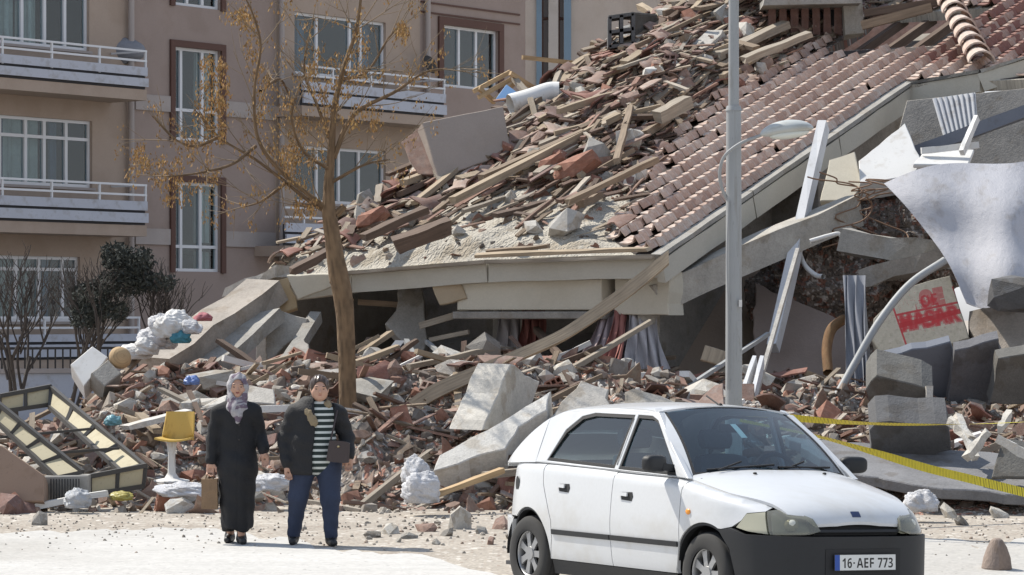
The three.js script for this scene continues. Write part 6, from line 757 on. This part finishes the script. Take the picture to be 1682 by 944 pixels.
// pale box and round basin at the left foot of the slabs
solo('white_box', plate([at(116, 598, 39.2), at(152, 568, 39.4), at(178, 586, 39.3), at(138, 634, 39)], 0.3), M.white, 'white box tipped over at the left end of the heap', 'box'); slabThing('grey_box', [[150, 612, 39], [178, 590, 39.2], [200, 612, 39.1], [172, 634, 38.9]], 0.3, M.concrete[1], 'grey box right of the tipped white box', 'box', 0.01, 50);
{ const p = at(197, 588, 39.3), g = new THREE.LatheGeometry([[0.001, 0.12], [0.05, 0.12], [0.12, 0.1], [0.15, 0.02], [0.13, 0.0], [0.11, 0.07], [0.001, 0.08]].map(q => new THREE.Vector2(...q)), 22); g.rotateX(1.3); g.rotateY(0.4); g.translate(p.x, p.y, p.z); solo('round_basin', g, M.woodTan, 'round tan basin lying right of the tipped white box', 'basin'); }
// two big pieces in the heap right of the tree
solo('concrete_wedge', plate([at(786, 706, 34.7), at(846, 598, 35.4), at(880, 626, 36.3), at(866, 702, 35.8)], 0.42, 0.05, 60), M.pale[0], 'large wedge of pale concrete standing in the heap left of the car', 'concrete');
slabThing('pale_slab', [[712, 776, 33.9], [722, 744, 34.1], [800, 704, 34.4], [862, 668, 34.7], [905, 644, 34.9], [898, 672, 34.6], [852, 700, 34.4], [830, 736, 34.1], [770, 752, 34]], 0.5, M.pale[1], 'long pale broken slab sloping up towards the car roof', 'slab', 0.035, 61);
barThing('tan_plank', [716, 812, 32.8], [826, 772, 33.2], 0.12, 0.06, M.woodTan, 'tan plank lying at the heap foot left of the car', 'plank', 0.01, 62);
slabThing('concrete_wedge', [[900, 690, 34.6], [955, 622, 35.2], [1000, 640, 35.1], [1010, 690, 34.6]], 0.5, M.concrete[2], 'rounded grey concrete piece just above the car roof', 'concrete', 0.12, 63); slabThing('concrete_wedge', [[1000, 680, 34.8], [1040, 636, 35.2], [1110, 660, 35], [1100, 690, 34.7]], 0.5, M.concrete[0], 'grey concrete piece right of the rounded one above the car roof', 'concrete', 0.12, 64); slabThing('brick_piece', [[1100, 690, 34.4], [1160, 645, 34.8], [1188, 626, 34.9], [1190, 690, 34.4]], 0.4, M.brick[2], 'pinkish brick masonry piece left of the lamp post foot', 'brick', 0.08, 65);
barThing('white_plank', [206, 702, 35.4], [310, 676, 36], 0.18, 0.06, M.pale[1], 'long whitish plank on the heap above the yellow chair', 'plank', 0.01, 66); barThing('white_plank', [420, 672, 36.2], [476, 670, 36.2], 0.12, 0.08, M.white, 'short white plank between the heads of the two women', 'plank', 0.0, 67); slabThing('concrete_wedge', [[395, 660, 36.9], [410, 630, 37.2], [450, 640, 37.1], [452, 662, 36.8]], 0.3, M.concrete[2], 'pale slab piece behind the left woman shoulder', 'concrete', 0.03, 68);
// shrubs before the apartment building
{
  const shrub = (name, label, px, d, seed, dark) => { const b = at(px, 690, d); b.y = 0; const t = thing(name, label, 'shrub', [b.x, 0, b.z]), R = rng(seed), g = [], tips = []; const grow = (p, dir, len, r, k) => { const e = p.clone().addScaledVector(dir, len); g.push(limb([[p, r], [p.clone().lerp(e, 0.5).add(V((R() - 0.5) * 0.1, 0, (R() - 0.5) * 0.1)), r * 0.8], [e, r * 0.55]], 5)); if (k) { const n = 3; for (let i = 0; i < n; i++) grow(p.clone().lerp(e, 0.55 + 0.45 * R()), dir.clone().multiplyScalar(1.1).add(V((R() - 0.5) * 1.5, 0.25 + 0.3 * R(), (R() - 0.5) * 1.3)).normalize(), len * 0.68, r * 0.6, k - 1); } else tips.push(e); };
    for (let i = 0; i < 3; i++) grow(b.clone().add(V((R() - 0.5) * 0.2, 0, 0)), V((R() - 0.5) * 0.7, 1, (R() - 0.5) * 0.5).normalize(), 1.45, 0.05, 4); part('stems', merge(g), mat([0.06, 0.05, 0.045]), t);
    if (dark) { const sp = []; for (const c of dark) for (let i = 0; i < 900; i++) { const a = V(R() - 0.5, R() - 0.5, R() - 0.5).normalize().multiplyScalar(Math.cbrt(R())), p = at(c[0] + a.x * c[2], c[1] + a.y * c[3], d + a.z * 0.8), s = 0.05 + 0.06 * R(), n = V(R() - 0.5, R() - 0.5, R() - 0.5).normalize().multiplyScalar(s), m = V(R() - 0.5, R() - 0.5, R() - 0.5).normalize().multiplyScalar(s * 0.6); for (const q of [p, p.clone().add(n), p.clone().add(m)]) sp.push(q.x, q.y, q.z); } const f = new THREE.BufferGeometry(); f.setAttribute('position', new THREE.Float32BufferAttribute(sp, 3)); f.computeVertexNormals(); part('foliage', f, mat([0.035, 0.04, 0.035], { rough: 1 }), t).userData.kind = 'stuff'; } };
  shrub('bare_shrub', 'bare dark shrub at the left before the apartment wall', 104, 56, 5); shrub('bare_shrub', 'bare shrub at the far left edge before the ground floor windows', 22, 57, 9);
  shrub('dark_shrub', 'dark leafy shrub before the apartment wall', 208, 54, 7, [[190, 420, 26, 24], [225, 430, 30, 26], [200, 465, 50, 26], [150, 485, 36, 26], [255, 465, 40, 16], [175, 510, 40, 20], [140, 520, 24, 22], [215, 445, 40, 30]]);
}

// ================================================================ TWO WOMEN WALKING
{
  const smin = (a, b, k) => { const h = clamp(0.5 + 0.5 * (b - a) / k); return lerp(b, a, h) - k * h * (1 - h); };
  // tapered capsule; zs flattens it front to back
  const cap = (a, b, ra, rb, zs = 1) => { const ax = a[0], ay = a[1], az = a[2] * zs, bx = b[0] - ax, by = b[1] - ay, bz = b[2] * zs - az, L = bx * bx + by * by + bz * bz || 1e-9; return (x, y, z) => { const px = x - ax, py = y - ay, pz = z * zs - az, t = clamp((px * bx + py * by + pz * bz) / L); return Math.hypot(px - bx * t, py - by * t, pz - bz * t) - lerp(ra, rb, t); }; };
  const ell = (c, r) => (x, y, z) => { const a = (x - c[0]) / r[0], b = (y - c[1]) / r[1], d = (z - c[2]) / r[2], k = Math.hypot(a, b, d); return (k - 1) * Math.min(...r); };
  const join = (fs, k) => (x, y, z) => { let d = fs[0](x, y, z); for (let i = 1; i < fs.length; i++) d = smin(d, fs[i](x, y, z), k); return d; };
  const chain = (pts, rs, zs) => pts.slice(1).map((p, i) => cap(pts[i], p, rs[i], rs[i + 1], zs));
  const skin = mat([0.46, 0.27, 0.19], { rough: 0.55 }), dark = mat([0.02, 0.017, 0.016], { rough: 0.6 }), lips = mat([0.3, 0.1, 0.09], { rough: 0.5 }), shoe = mat([0.015, 0.015, 0.016], { rough: 0.5 });
  // a hand: palm and five bent fingers hanging from the wrist, thumb to the given side
  const hand = (w, dir, side, curl) => { const d = V(...dir).normalize(), s = V(side, 0, 0).addScaledVector(d, -V(side, 0, 0).dot(d)).normalize(), f = d.clone().cross(s).multiplyScalar(side); const P = (a, b, c) => [w[0] + d.x * a + s.x * b + f.x * c, w[1] + d.y * a + s.y * b + f.y * c, w[2] + d.z * a + s.z * b + f.z * c]; const fs = [join([cap(P(-0.02, 0, 0), P(0.03, 0, 0), 0.024, 0.026), cap(P(0.03, 0.022, 0), P(0.075, 0.025, 0.004), 0.017, 0.014), cap(P(0.03, -0.02, 0), P(0.07, -0.026, 0.004), 0.017, 0.013)], 0.02)];
    [[0.026, 0.072], [0.009, 0.08], [-0.009, 0.074], [-0.027, 0.058]].forEach(([b, l]) => { const p0 = P(0.078, b, 0.002), p1 = P(0.078 + l * 0.45, b * 1.05, 0.012 * curl), p2 = P(0.078 + l * (0.78 - 0.14 * curl), b * 1.05, 0.034 * curl), p3 = P(0.078 + l * (0.95 - 0.32 * curl), b, 0.056 * curl); fs.push(...chain([p0, p1, p2, p3], [0.0095, 0.009, 0.0082, 0.0072])); });
    fs.push(...chain([P(0.02, 0.026, 0.004), P(0.05, 0.05, 0.016), P(0.082, 0.054, 0.03)], [0.013, 0.0105, 0.0085])); const c = P(0.07, 0, 0.02); return { f: join(fs, 0.006), lo: c.map(v => v - 0.13), hi: c.map(v => v + 0.13) }; };
  const headOf = (c, tilt = 0) => join([ell([c[0], c[1] + 0.02, c[2] - 0.012], [0.074, 0.098, 0.092]), cap([c[0], c[1] - 0.055, c[2] + 0.03], [c[0], c[1] - 0.07, c[2] + 0.042], 0.05, 0.036), cap([c[0] - 0.035, c[1] - 0.02, c[2] + 0.045], [c[0] + 0.035, c[1] - 0.02, c[2] + 0.045], 0.036, 0.036), cap([c[0], c[1] + 0.012, c[2] + 0.084], [c[0], c[1] - 0.028, c[2] + 0.102], 0.009, 0.014), cap([c[0] - 0.034, c[1] + 0.024, c[2] + 0.072], [c[0] + 0.034, c[1] + 0.024, c[2] + 0.072], 0.014, 0.014), ell([c[0] - 0.076, c[1] - 0.005, c[2] - 0.01], [0.012, 0.03, 0.02]), ell([c[0] + 0.076, c[1] - 0.005, c[2] - 0.01], [0.012, 0.03, 0.02])], 0.02);
  const features = (g, c) => { const add = (nm, p, r, m) => { const e = new THREE.SphereGeometry(1, 12, 8); e.scale(...r); e.translate(c[0] + p[0], c[1] + p[1], c[2] + p[2]); part(nm, e, m, g); }; for (const s of [-1, 1]) { add('eye', [s * 0.031, 0.004, 0.078], [0.013, 0.006, 0.006], dark); add('eyebrow', [s * 0.032, 0.026, 0.085], [0.018, 0.004, 0.005], dark); } add('mouth', [0, -0.052, 0.083], [0.02, 0.006, 0.008], lips); };
  const mk = (nm, f, lo, hi, h, m, g) => part(nm, netMesh(f, lo, hi, h), m, g);
  const bodyMesh = (g, body, hands, head) => { const parts = [netMesh(body, [-0.45, 0.0, -0.35], [0.45, 1.4, 0.4], 0.013), netMesh(head.f, head.lo, head.hi, 0.005), ...hands.map(h => netMesh(h.f, h.lo, h.hi, 0.0042))]; part('body', mergeGeometries(parts), skin, g); };
  const shoeF = (a, toe) => join([cap([a[0], 0.045, a[2] - 0.03], [a[0] + toe * 0.02, 0.035, a[2] + 0.14], 0.043, 0.034), cap([a[0], 0.05, a[2] - 0.03], [a[0], 0.11, a[2] - 0.02], 0.045, 0.042)], 0.03);

  // ---- left: long black coat, pale headscarf, paper bag
  {
    const b = onGround(388, 892), w = thing('person', 'woman in a long black coat and pale headscarf carrying a brown paper bag', 'person', [b.x, 0, b.z]); baseOf.set(w, V(0, 0, 0)); w.rotation.y = 0.08;
    const hc = [0.015, 1.468, 0.02], wr = [-0.235, 0.765, 0.05], wl = [0.265, 0.86, 0.1];
    const armR = [[-0.165, 1.235, 0], [-0.215, 0.99, -0.02], wr], armL = [[0.175, 1.235, 0], [0.225, 1.0, -0.04], wl];
    const body = join([cap([0, 1.38, 0], [0, 1.26, -0.01], 0.05, 0.06), cap([0.01, 1.2, 0], [0.01, 0.85, 0], 0.12, 0.13, 1.3), ...chain(armR, [0.045, 0.036, 0.027]), ...chain(armL, [0.045, 0.036, 0.027]), ...chain([[-0.07, 0.84, 0], [-0.06, 0.46, 0.02], [-0.055, 0.09, -0.1]], [0.08, 0.055, 0.035]), ...chain([[0.075, 0.84, 0], [0.06, 0.46, 0.06], [0.05, 0.09, 0.1]], [0.08, 0.055, 0.035])], 0.03);
    bodyMesh(w, body, [hand(wr, [-0.05, -1, 0.1], 1, 0.9), hand(wl, [0.1, -1, 0.15], -1, 0.5)], { f: join([headOf(hc), cap([hc[0], 1.42, 0], [0.01, 1.32, -0.005], 0.05, 0.052)], 0.03), lo: [-0.12, 1.31, -0.13], hi: [0.15, 1.61, 0.16] }); features(w, hc);
    const coatM = mat([0.014, 0.014, 0.016], { rough: 0.85, map: T.cloth, bump: T.clothB, bs: 0.008 });
    const trunkF = join([cap([-0.115, 1.235, 0], [0.135, 1.235, 0], 0.085, 0.085, 1.1), cap([0.01, 1.2, 0], [0.01, 0.95, 0], 0.165, 0.165, 1.35), cap([0.01, 0.95, 0], [0.015, 0.72, 0.01], 0.165, 0.185, 1.35), cap([0.015, 0.72, 0.01], [0.01, 0.12, 0.02], 0.185, 0.14, 0.95)], 0.05), sleeves = join([...chain(armR.map((p, i) => i === 2 ? [-0.232, 0.79, 0.04] : p), [0.072, 0.062, 0.055]), ...chain(armL.map((p, i) => i === 2 ? [0.26, 0.885, 0.09] : p), [0.072, 0.062, 0.055])], 0.03);
    mk('coat', (x, y, z) => { let d = smin(trunkF(x, y, z), sleeves(x, y, z), 0.03); const a = Math.atan2(x, z); d += 0.007 * Math.sin(a * 7 + y * 5) * smooth(0.9, 0.3, y) + 0.004 * Math.sin(y * 38 + x * 22); const open = 0.012 - Math.abs(x - 0.01 - 0.01 * y); if (z > 0) d += 0.006 * smooth(0, 0.012, open) * smooth(0.02, 0.1, z); return Math.max(d, 0.13 - y - 0.02 * Math.sin(a * 3)); }, [-0.36, 0.1, -0.27], [0.36, 1.38, 0.34], 0.011, coatM, w);
    for (let i = 0; i < 5; i++) { const e = new THREE.SphereGeometry(0.011, 10, 8); e.scale(1, 1, 0.5); e.translate(0.03, 1.12 - i * 0.14, 0.132); part('button', e, dark, w); }
    const scarfM = mat([0.40, 0.385, 0.40], { rough: 0.9, bump: T.clothB, bs: 0.01, map: tex(256, 0.35, (u, v) => { const p = smooth(0.52, 0.6, fbm(u, v, 6, 301)), k = 0.85 + 0.2 * (tn(u, v, 64, 4) - 0.5); return mixc([k, k, k], [0.42 * k, 0.33 * k, 0.42 * k], p); }) });
    mk('headscarf', (x, y, z) => { let d = smin(ell([0.015, 1.48, 0.0], [0.1, 0.128, 0.118])(x, y, z), cap([0.012, 1.40, 0.01], [0.01, 1.27, 0.03], 0.085, 0.115, 1.1)(x, y, z), 0.05); d = smin(d, cap([0.0, 1.28, 0.09], [0.02, 1.16, 0.115], 0.05, 0.03, 1)(x, y, z), 0.05); d += 0.004 * Math.sin(y * 60 + x * 40) + 0.003 * Math.sin(x * 90 - y * 30); const face = ell([0.015, 1.458, 0.13], [0.064, 0.093, 0.1])(x, y, z); return Math.max(d, -face); }, [-0.16, 1.1, -0.16], [0.18, 1.64, 0.22], 0.007, scarfM, w);
    mk('shoe', shoeF([-0.06, 0, -0.1], -1), [-0.17, -0.01, -0.22], [0.04, 0.18, 0.12], 0.008, shoe, w); mk('shoe', shoeF([0.05, 0, 0.09], 1), [-0.05, -0.01, -0.04], [0.15, 0.18, 0.31], 0.008, shoe, w);
    // the bag in her hand is a thing of its own
    const hb = V(wr[0] - 0.01, 0.66, wr[2] + 0.02).applyAxisAngle(V(0, 1, 0), 0.08).add(V(b.x, 0, b.z)), bag = thing('paper_bag', 'brown paper carrier bag held by the woman in the long black coat', 'bag', [hb.x, hb.y - 0.33, hb.z]), kraft = mat([0.26, 0.17, 0.1], { map: T.cloth, bump: T.clothB, bs: 0.01 });
    part('bag_body', (() => { const g = new THREE.BoxGeometry(0.15, 0.28, 0.09, 6, 8, 3), p = g.attributes.position; for (let i = 0; i < p.count; i++) p.setXYZ(i, p.getX(i) * (1 - 0.1 * p.getY(i)) + 0.01 * (noise2(p.getY(i) * 20, p.getZ(i) * 30, 5) - 0.5), p.getY(i), p.getZ(i) + 0.014 * (noise2(p.getX(i) * 30, p.getY(i) * 22, 6) - 0.5)); const q = boxUV(g); q.computeVertexNormals(); q.translate(hb.x, hb.y - 0.19, hb.z); return q; })(), kraft, bag);
    for (const dz of [-0.03, 0.03]) part('bag_handle', tube([V(hb.x - 0.04, hb.y - 0.06, hb.z + dz), V(hb.x - 0.02, hb.y, hb.z + dz * 0.4), V(hb.x + 0.02, hb.y, hb.z + dz * 0.4), V(hb.x + 0.04, hb.y - 0.06, hb.z + dz)], 0.004, 5, 16), kraft, bag);
  }
  // ---- right: open black jacket, striped jersey, jeans, handbag
  {
    const b = onGround(519, 895), w = thing('person', 'woman in a black open jacket, striped jersey and blue jeans', 'person', [b.x, 0, b.z]); baseOf.set(w, V(0, 0, 0)); w.rotation.y = 0.12;
    const hc = [0.032, 1.455, 0.035], wr = [-0.262, 0.745, 0.05], wl = [0.30, 0.82, 0.12];
    const armR = [[-0.195, 1.225, -0.01], [-0.275, 0.985, -0.05], wr], armL = [[0.205, 1.225, -0.01], [0.29, 1.0, -0.03], wl], legR = [[-0.105, 0.80, 0], [-0.165, 0.45, 0.0], [-0.2, 0.1, -0.10]], legL = [[0.115, 0.80, 0], [0.13, 0.44, 0.07], [0.135, 0.1, 0.1]];
    const body = join([cap([0.02, 1.36, 0.01], [0.01, 1.24, -0.01], 0.055, 0.065), cap([0.01, 1.18, 0], [0.01, 0.85, 0.01], 0.13, 0.15, 1.25), ...chain(armR, [0.05, 0.04, 0.028]), ...chain(armL, [0.05, 0.04, 0.028]), ...chain(legR, [0.095, 0.06, 0.038]), ...chain(legL, [0.095, 0.06, 0.038])], 0.03);
    bodyMesh(w, body, [hand(wr, [0.05, -1, 0.15], 1, 0.8), hand(wl, [-0.05, -1, 0.25], -1, 0.9)], { f: join([headOf(hc), cap([hc[0], 1.40, 0.01], [0.02, 1.29, 0], 0.054, 0.056), ell([hc[0], hc[1] - 0.055, hc[2] + 0.03], [0.066, 0.05, 0.05])], 0.03), lo: [-0.11, 1.28, -0.12], hi: [0.17, 1.60, 0.18] }); features(w, hc);
    const hairM = mat([0.055, 0.035, 0.025], { rough: 0.32, map: T.bark });
    mk('hair', (x, y, z) => { let d = smin(ell([hc[0], hc[1] + 0.03, hc[2] - 0.022], [0.092, 0.108, 0.106])(x, y, z), ell([hc[0] - 0.01, hc[1] + 0.085, hc[2] - 0.09], [0.05, 0.045, 0.05])(x, y, z), 0.03); d += 0.0025 * Math.sin(x * 190 + Math.sin(y * 30) * 2); const face = ell([hc[0], hc[1] - 0.025, hc[2] + 0.1], [0.075, 0.1, 0.105])(x, y, z); return Math.max(Math.max(d, -face), (hc[1] - 0.09) - y); }, [-0.12, 1.33, -0.2], [0.18, 1.66, 0.17], 0.006, hairM, w);
    const stripe = tex(256, 0.055, (u, v) => { const k = 0.9 + 0.1 * tn(u, v, 64, 3); return v < 0.4 ? [0.55 * k, 0.58 * k, 0.56 * k] : [0.018, 0.028, 0.026]; });
    mk('jersey', join([cap([-0.12, 1.22, 0], [0.14, 1.22, 0], 0.075, 0.075, 1.1), cap([0.01, 1.2, 0.005], [0.015, 0.98, 0.015], 0.158, 0.165, 1.25), cap([0.015, 0.98, 0.015], [0.02, 0.82, 0.02], 0.165, 0.178, 1.2), cap([0.025, 1.33, 0.01], [0.02, 1.25, 0], 0.062, 0.08)], 0.04), [-0.25, 0.62, -0.22], [0.27, 1.36, 0.24], 0.011, mat([1, 1, 1], { rough: 0.9, map: stripe }), w);
    mk('jeans', (x, y, z) => { let d = join([cap([-0.07, 0.84, 0], [0.09, 0.84, 0], 0.135, 0.135, 1.1), ...chain(legR, [0.135, 0.088, 0.062]), ...chain(legL, [0.135, 0.088, 0.062])], 0.04)(x, y, z); d += 0.003 * Math.sin(y * 55 + x * 30) * smooth(0.7, 0.2, y); return d; }, [-0.34, 0.07, -0.24], [0.32, 0.99, 0.26], 0.011, mat([0.032, 0.045, 0.085], { rough: 0.9, map: T.cloth, bump: T.clothB, bs: 0.008 }), w);
    const jackM = mat([0.011, 0.011, 0.013], { rough: 0.75, map: T.cloth, bump: T.clothB, bs: 0.012 });
    const shellF = join([cap([-0.15, 1.225, -0.01], [0.165, 1.225, -0.01], 0.098, 0.098, 1.05), cap([-0.03, 1.2, -0.01], [-0.04, 0.95, -0.01], 0.2, 0.215, 1.2), cap([-0.04, 0.95, -0.01], [-0.045, 0.72, 0.0], 0.215, 0.22, 1.2)], 0.05), slv = join([...chain([...armR.slice(0, 2), [-0.262, 0.78, 0.04]], [0.092, 0.08, 0.068]), ...chain([...armL.slice(0, 2), [0.298, 0.85, 0.1]], [0.088, 0.072, 0.06])], 0.03);
    mk('jacket', (x, y, z) => { let d = shellF(x, y, z) + 0.004 * Math.sin(y * 45 + x * 12); const open = Math.max(-(z - 0.015), Math.abs(x - 0.075 - 0.02 * (1.2 - y)) - (0.095 + 0.03 * smooth(1.1, 0.8, y))); d = Math.max(d, -open); d = Math.max(d, 0.66 - y); d = Math.max(d, -(shellF(x, y, z) + 0.03) ); return smin(d, slv(x, y, z) + 0.004 * Math.sin(y * 60 + x * 20), 0.02); }, [-0.42, 0.62, -0.28], [0.42, 1.38, 0.28], 0.011, jackM, w);
    mk('fur_collar', (x, y, z) => { const p = [[0.10, 1.31, 0.05], [0.12, 1.30, -0.06], [0.02, 1.32, -0.1], [-0.1, 1.31, -0.06], [-0.14, 1.29, 0.03], [-0.075, 1.24, 0.12], [-0.03, 1.15, 0.14]]; let d = 9; for (let i = 0; i < p.length - 1; i++) d = Math.min(d, cap(p[i], p[i + 1], 0.042, 0.042)(x, y, z)); return d + 0.014 * (noise2(x * 70 + z * 40, y * 70, 3) - 0.5) + 0.01 * (noise2(x * 150, y * 150 + z * 90, 4) - 0.5); }, [-0.22, 1.08, -0.18], [0.2, 1.4, 0.22], 0.008, mat([0.24, 0.19, 0.12], { rough: 1 }), w);
    mk('boot', join([shoeF([-0.2, 0, -0.12], -1), cap([-0.2, 0.08, -0.11], [-0.196, 0.2, -0.085], 0.055, 0.06)], 0.02), [-0.3, -0.01, -0.25], [-0.1, 0.22, 0.1], 0.008, shoe, w); mk('boot', join([shoeF([0.135, 0, 0.09], 1), cap([0.135, 0.08, 0.09], [0.135, 0.19, 0.09], 0.055, 0.06)], 0.02), [0.03, -0.01, -0.04], [0.25, 0.22, 0.32], 0.008, shoe, w);
    const hp = V(0.20, 0.9, 0.2).applyAxisAngle(V(0, 1, 0), 0.12).add(V(b.x, 0, b.z)), bag = thing('handbag', 'dark brown handbag hanging at the front of the woman in jeans', 'bag', [hp.x, hp.y - 0.13, hp.z]), lm = mat([0.035, 0.022, 0.022], { rough: 0.45 });
    part('bag_body', (() => { const g = new THREE.BoxGeometry(0.2, 0.2, 0.08, 6, 6, 3), p = g.attributes.position; for (let i = 0; i < p.count; i++) { const k = 1 - 0.25 * Math.pow(Math.abs(p.getX(i)) / 0.1, 4) * 0.4; p.setXYZ(i, p.getX(i) * (1 - 0.5 * p.getY(i)), p.getY(i) * k, p.getZ(i) * k); } const q = boxUV(g); q.computeVertexNormals(); q.rotateZ(-0.1); q.translate(hp.x, hp.y - 0.02, hp.z); return q; })(), lm, bag);
    part('strap', tube([V(hp.x - 0.08, hp.y + 0.06, hp.z), V(hp.x - 0.05, hp.y + 0.2, hp.z - 0.03), V(hp.x - 0.02, hp.y + 0.36, hp.z - 0.12)], 0.009, 6, 16), lm, bag); part('clasp', (() => { const g = new THREE.SphereGeometry(0.014, 10, 8); g.translate(hp.x, hp.y + 0.03, hp.z + 0.045); return g; })(), mat([0.4, 0.33, 0.2], { metal: 1, rough: 0.3 }), bag);
  }
}

renderer.render(scene, camera);
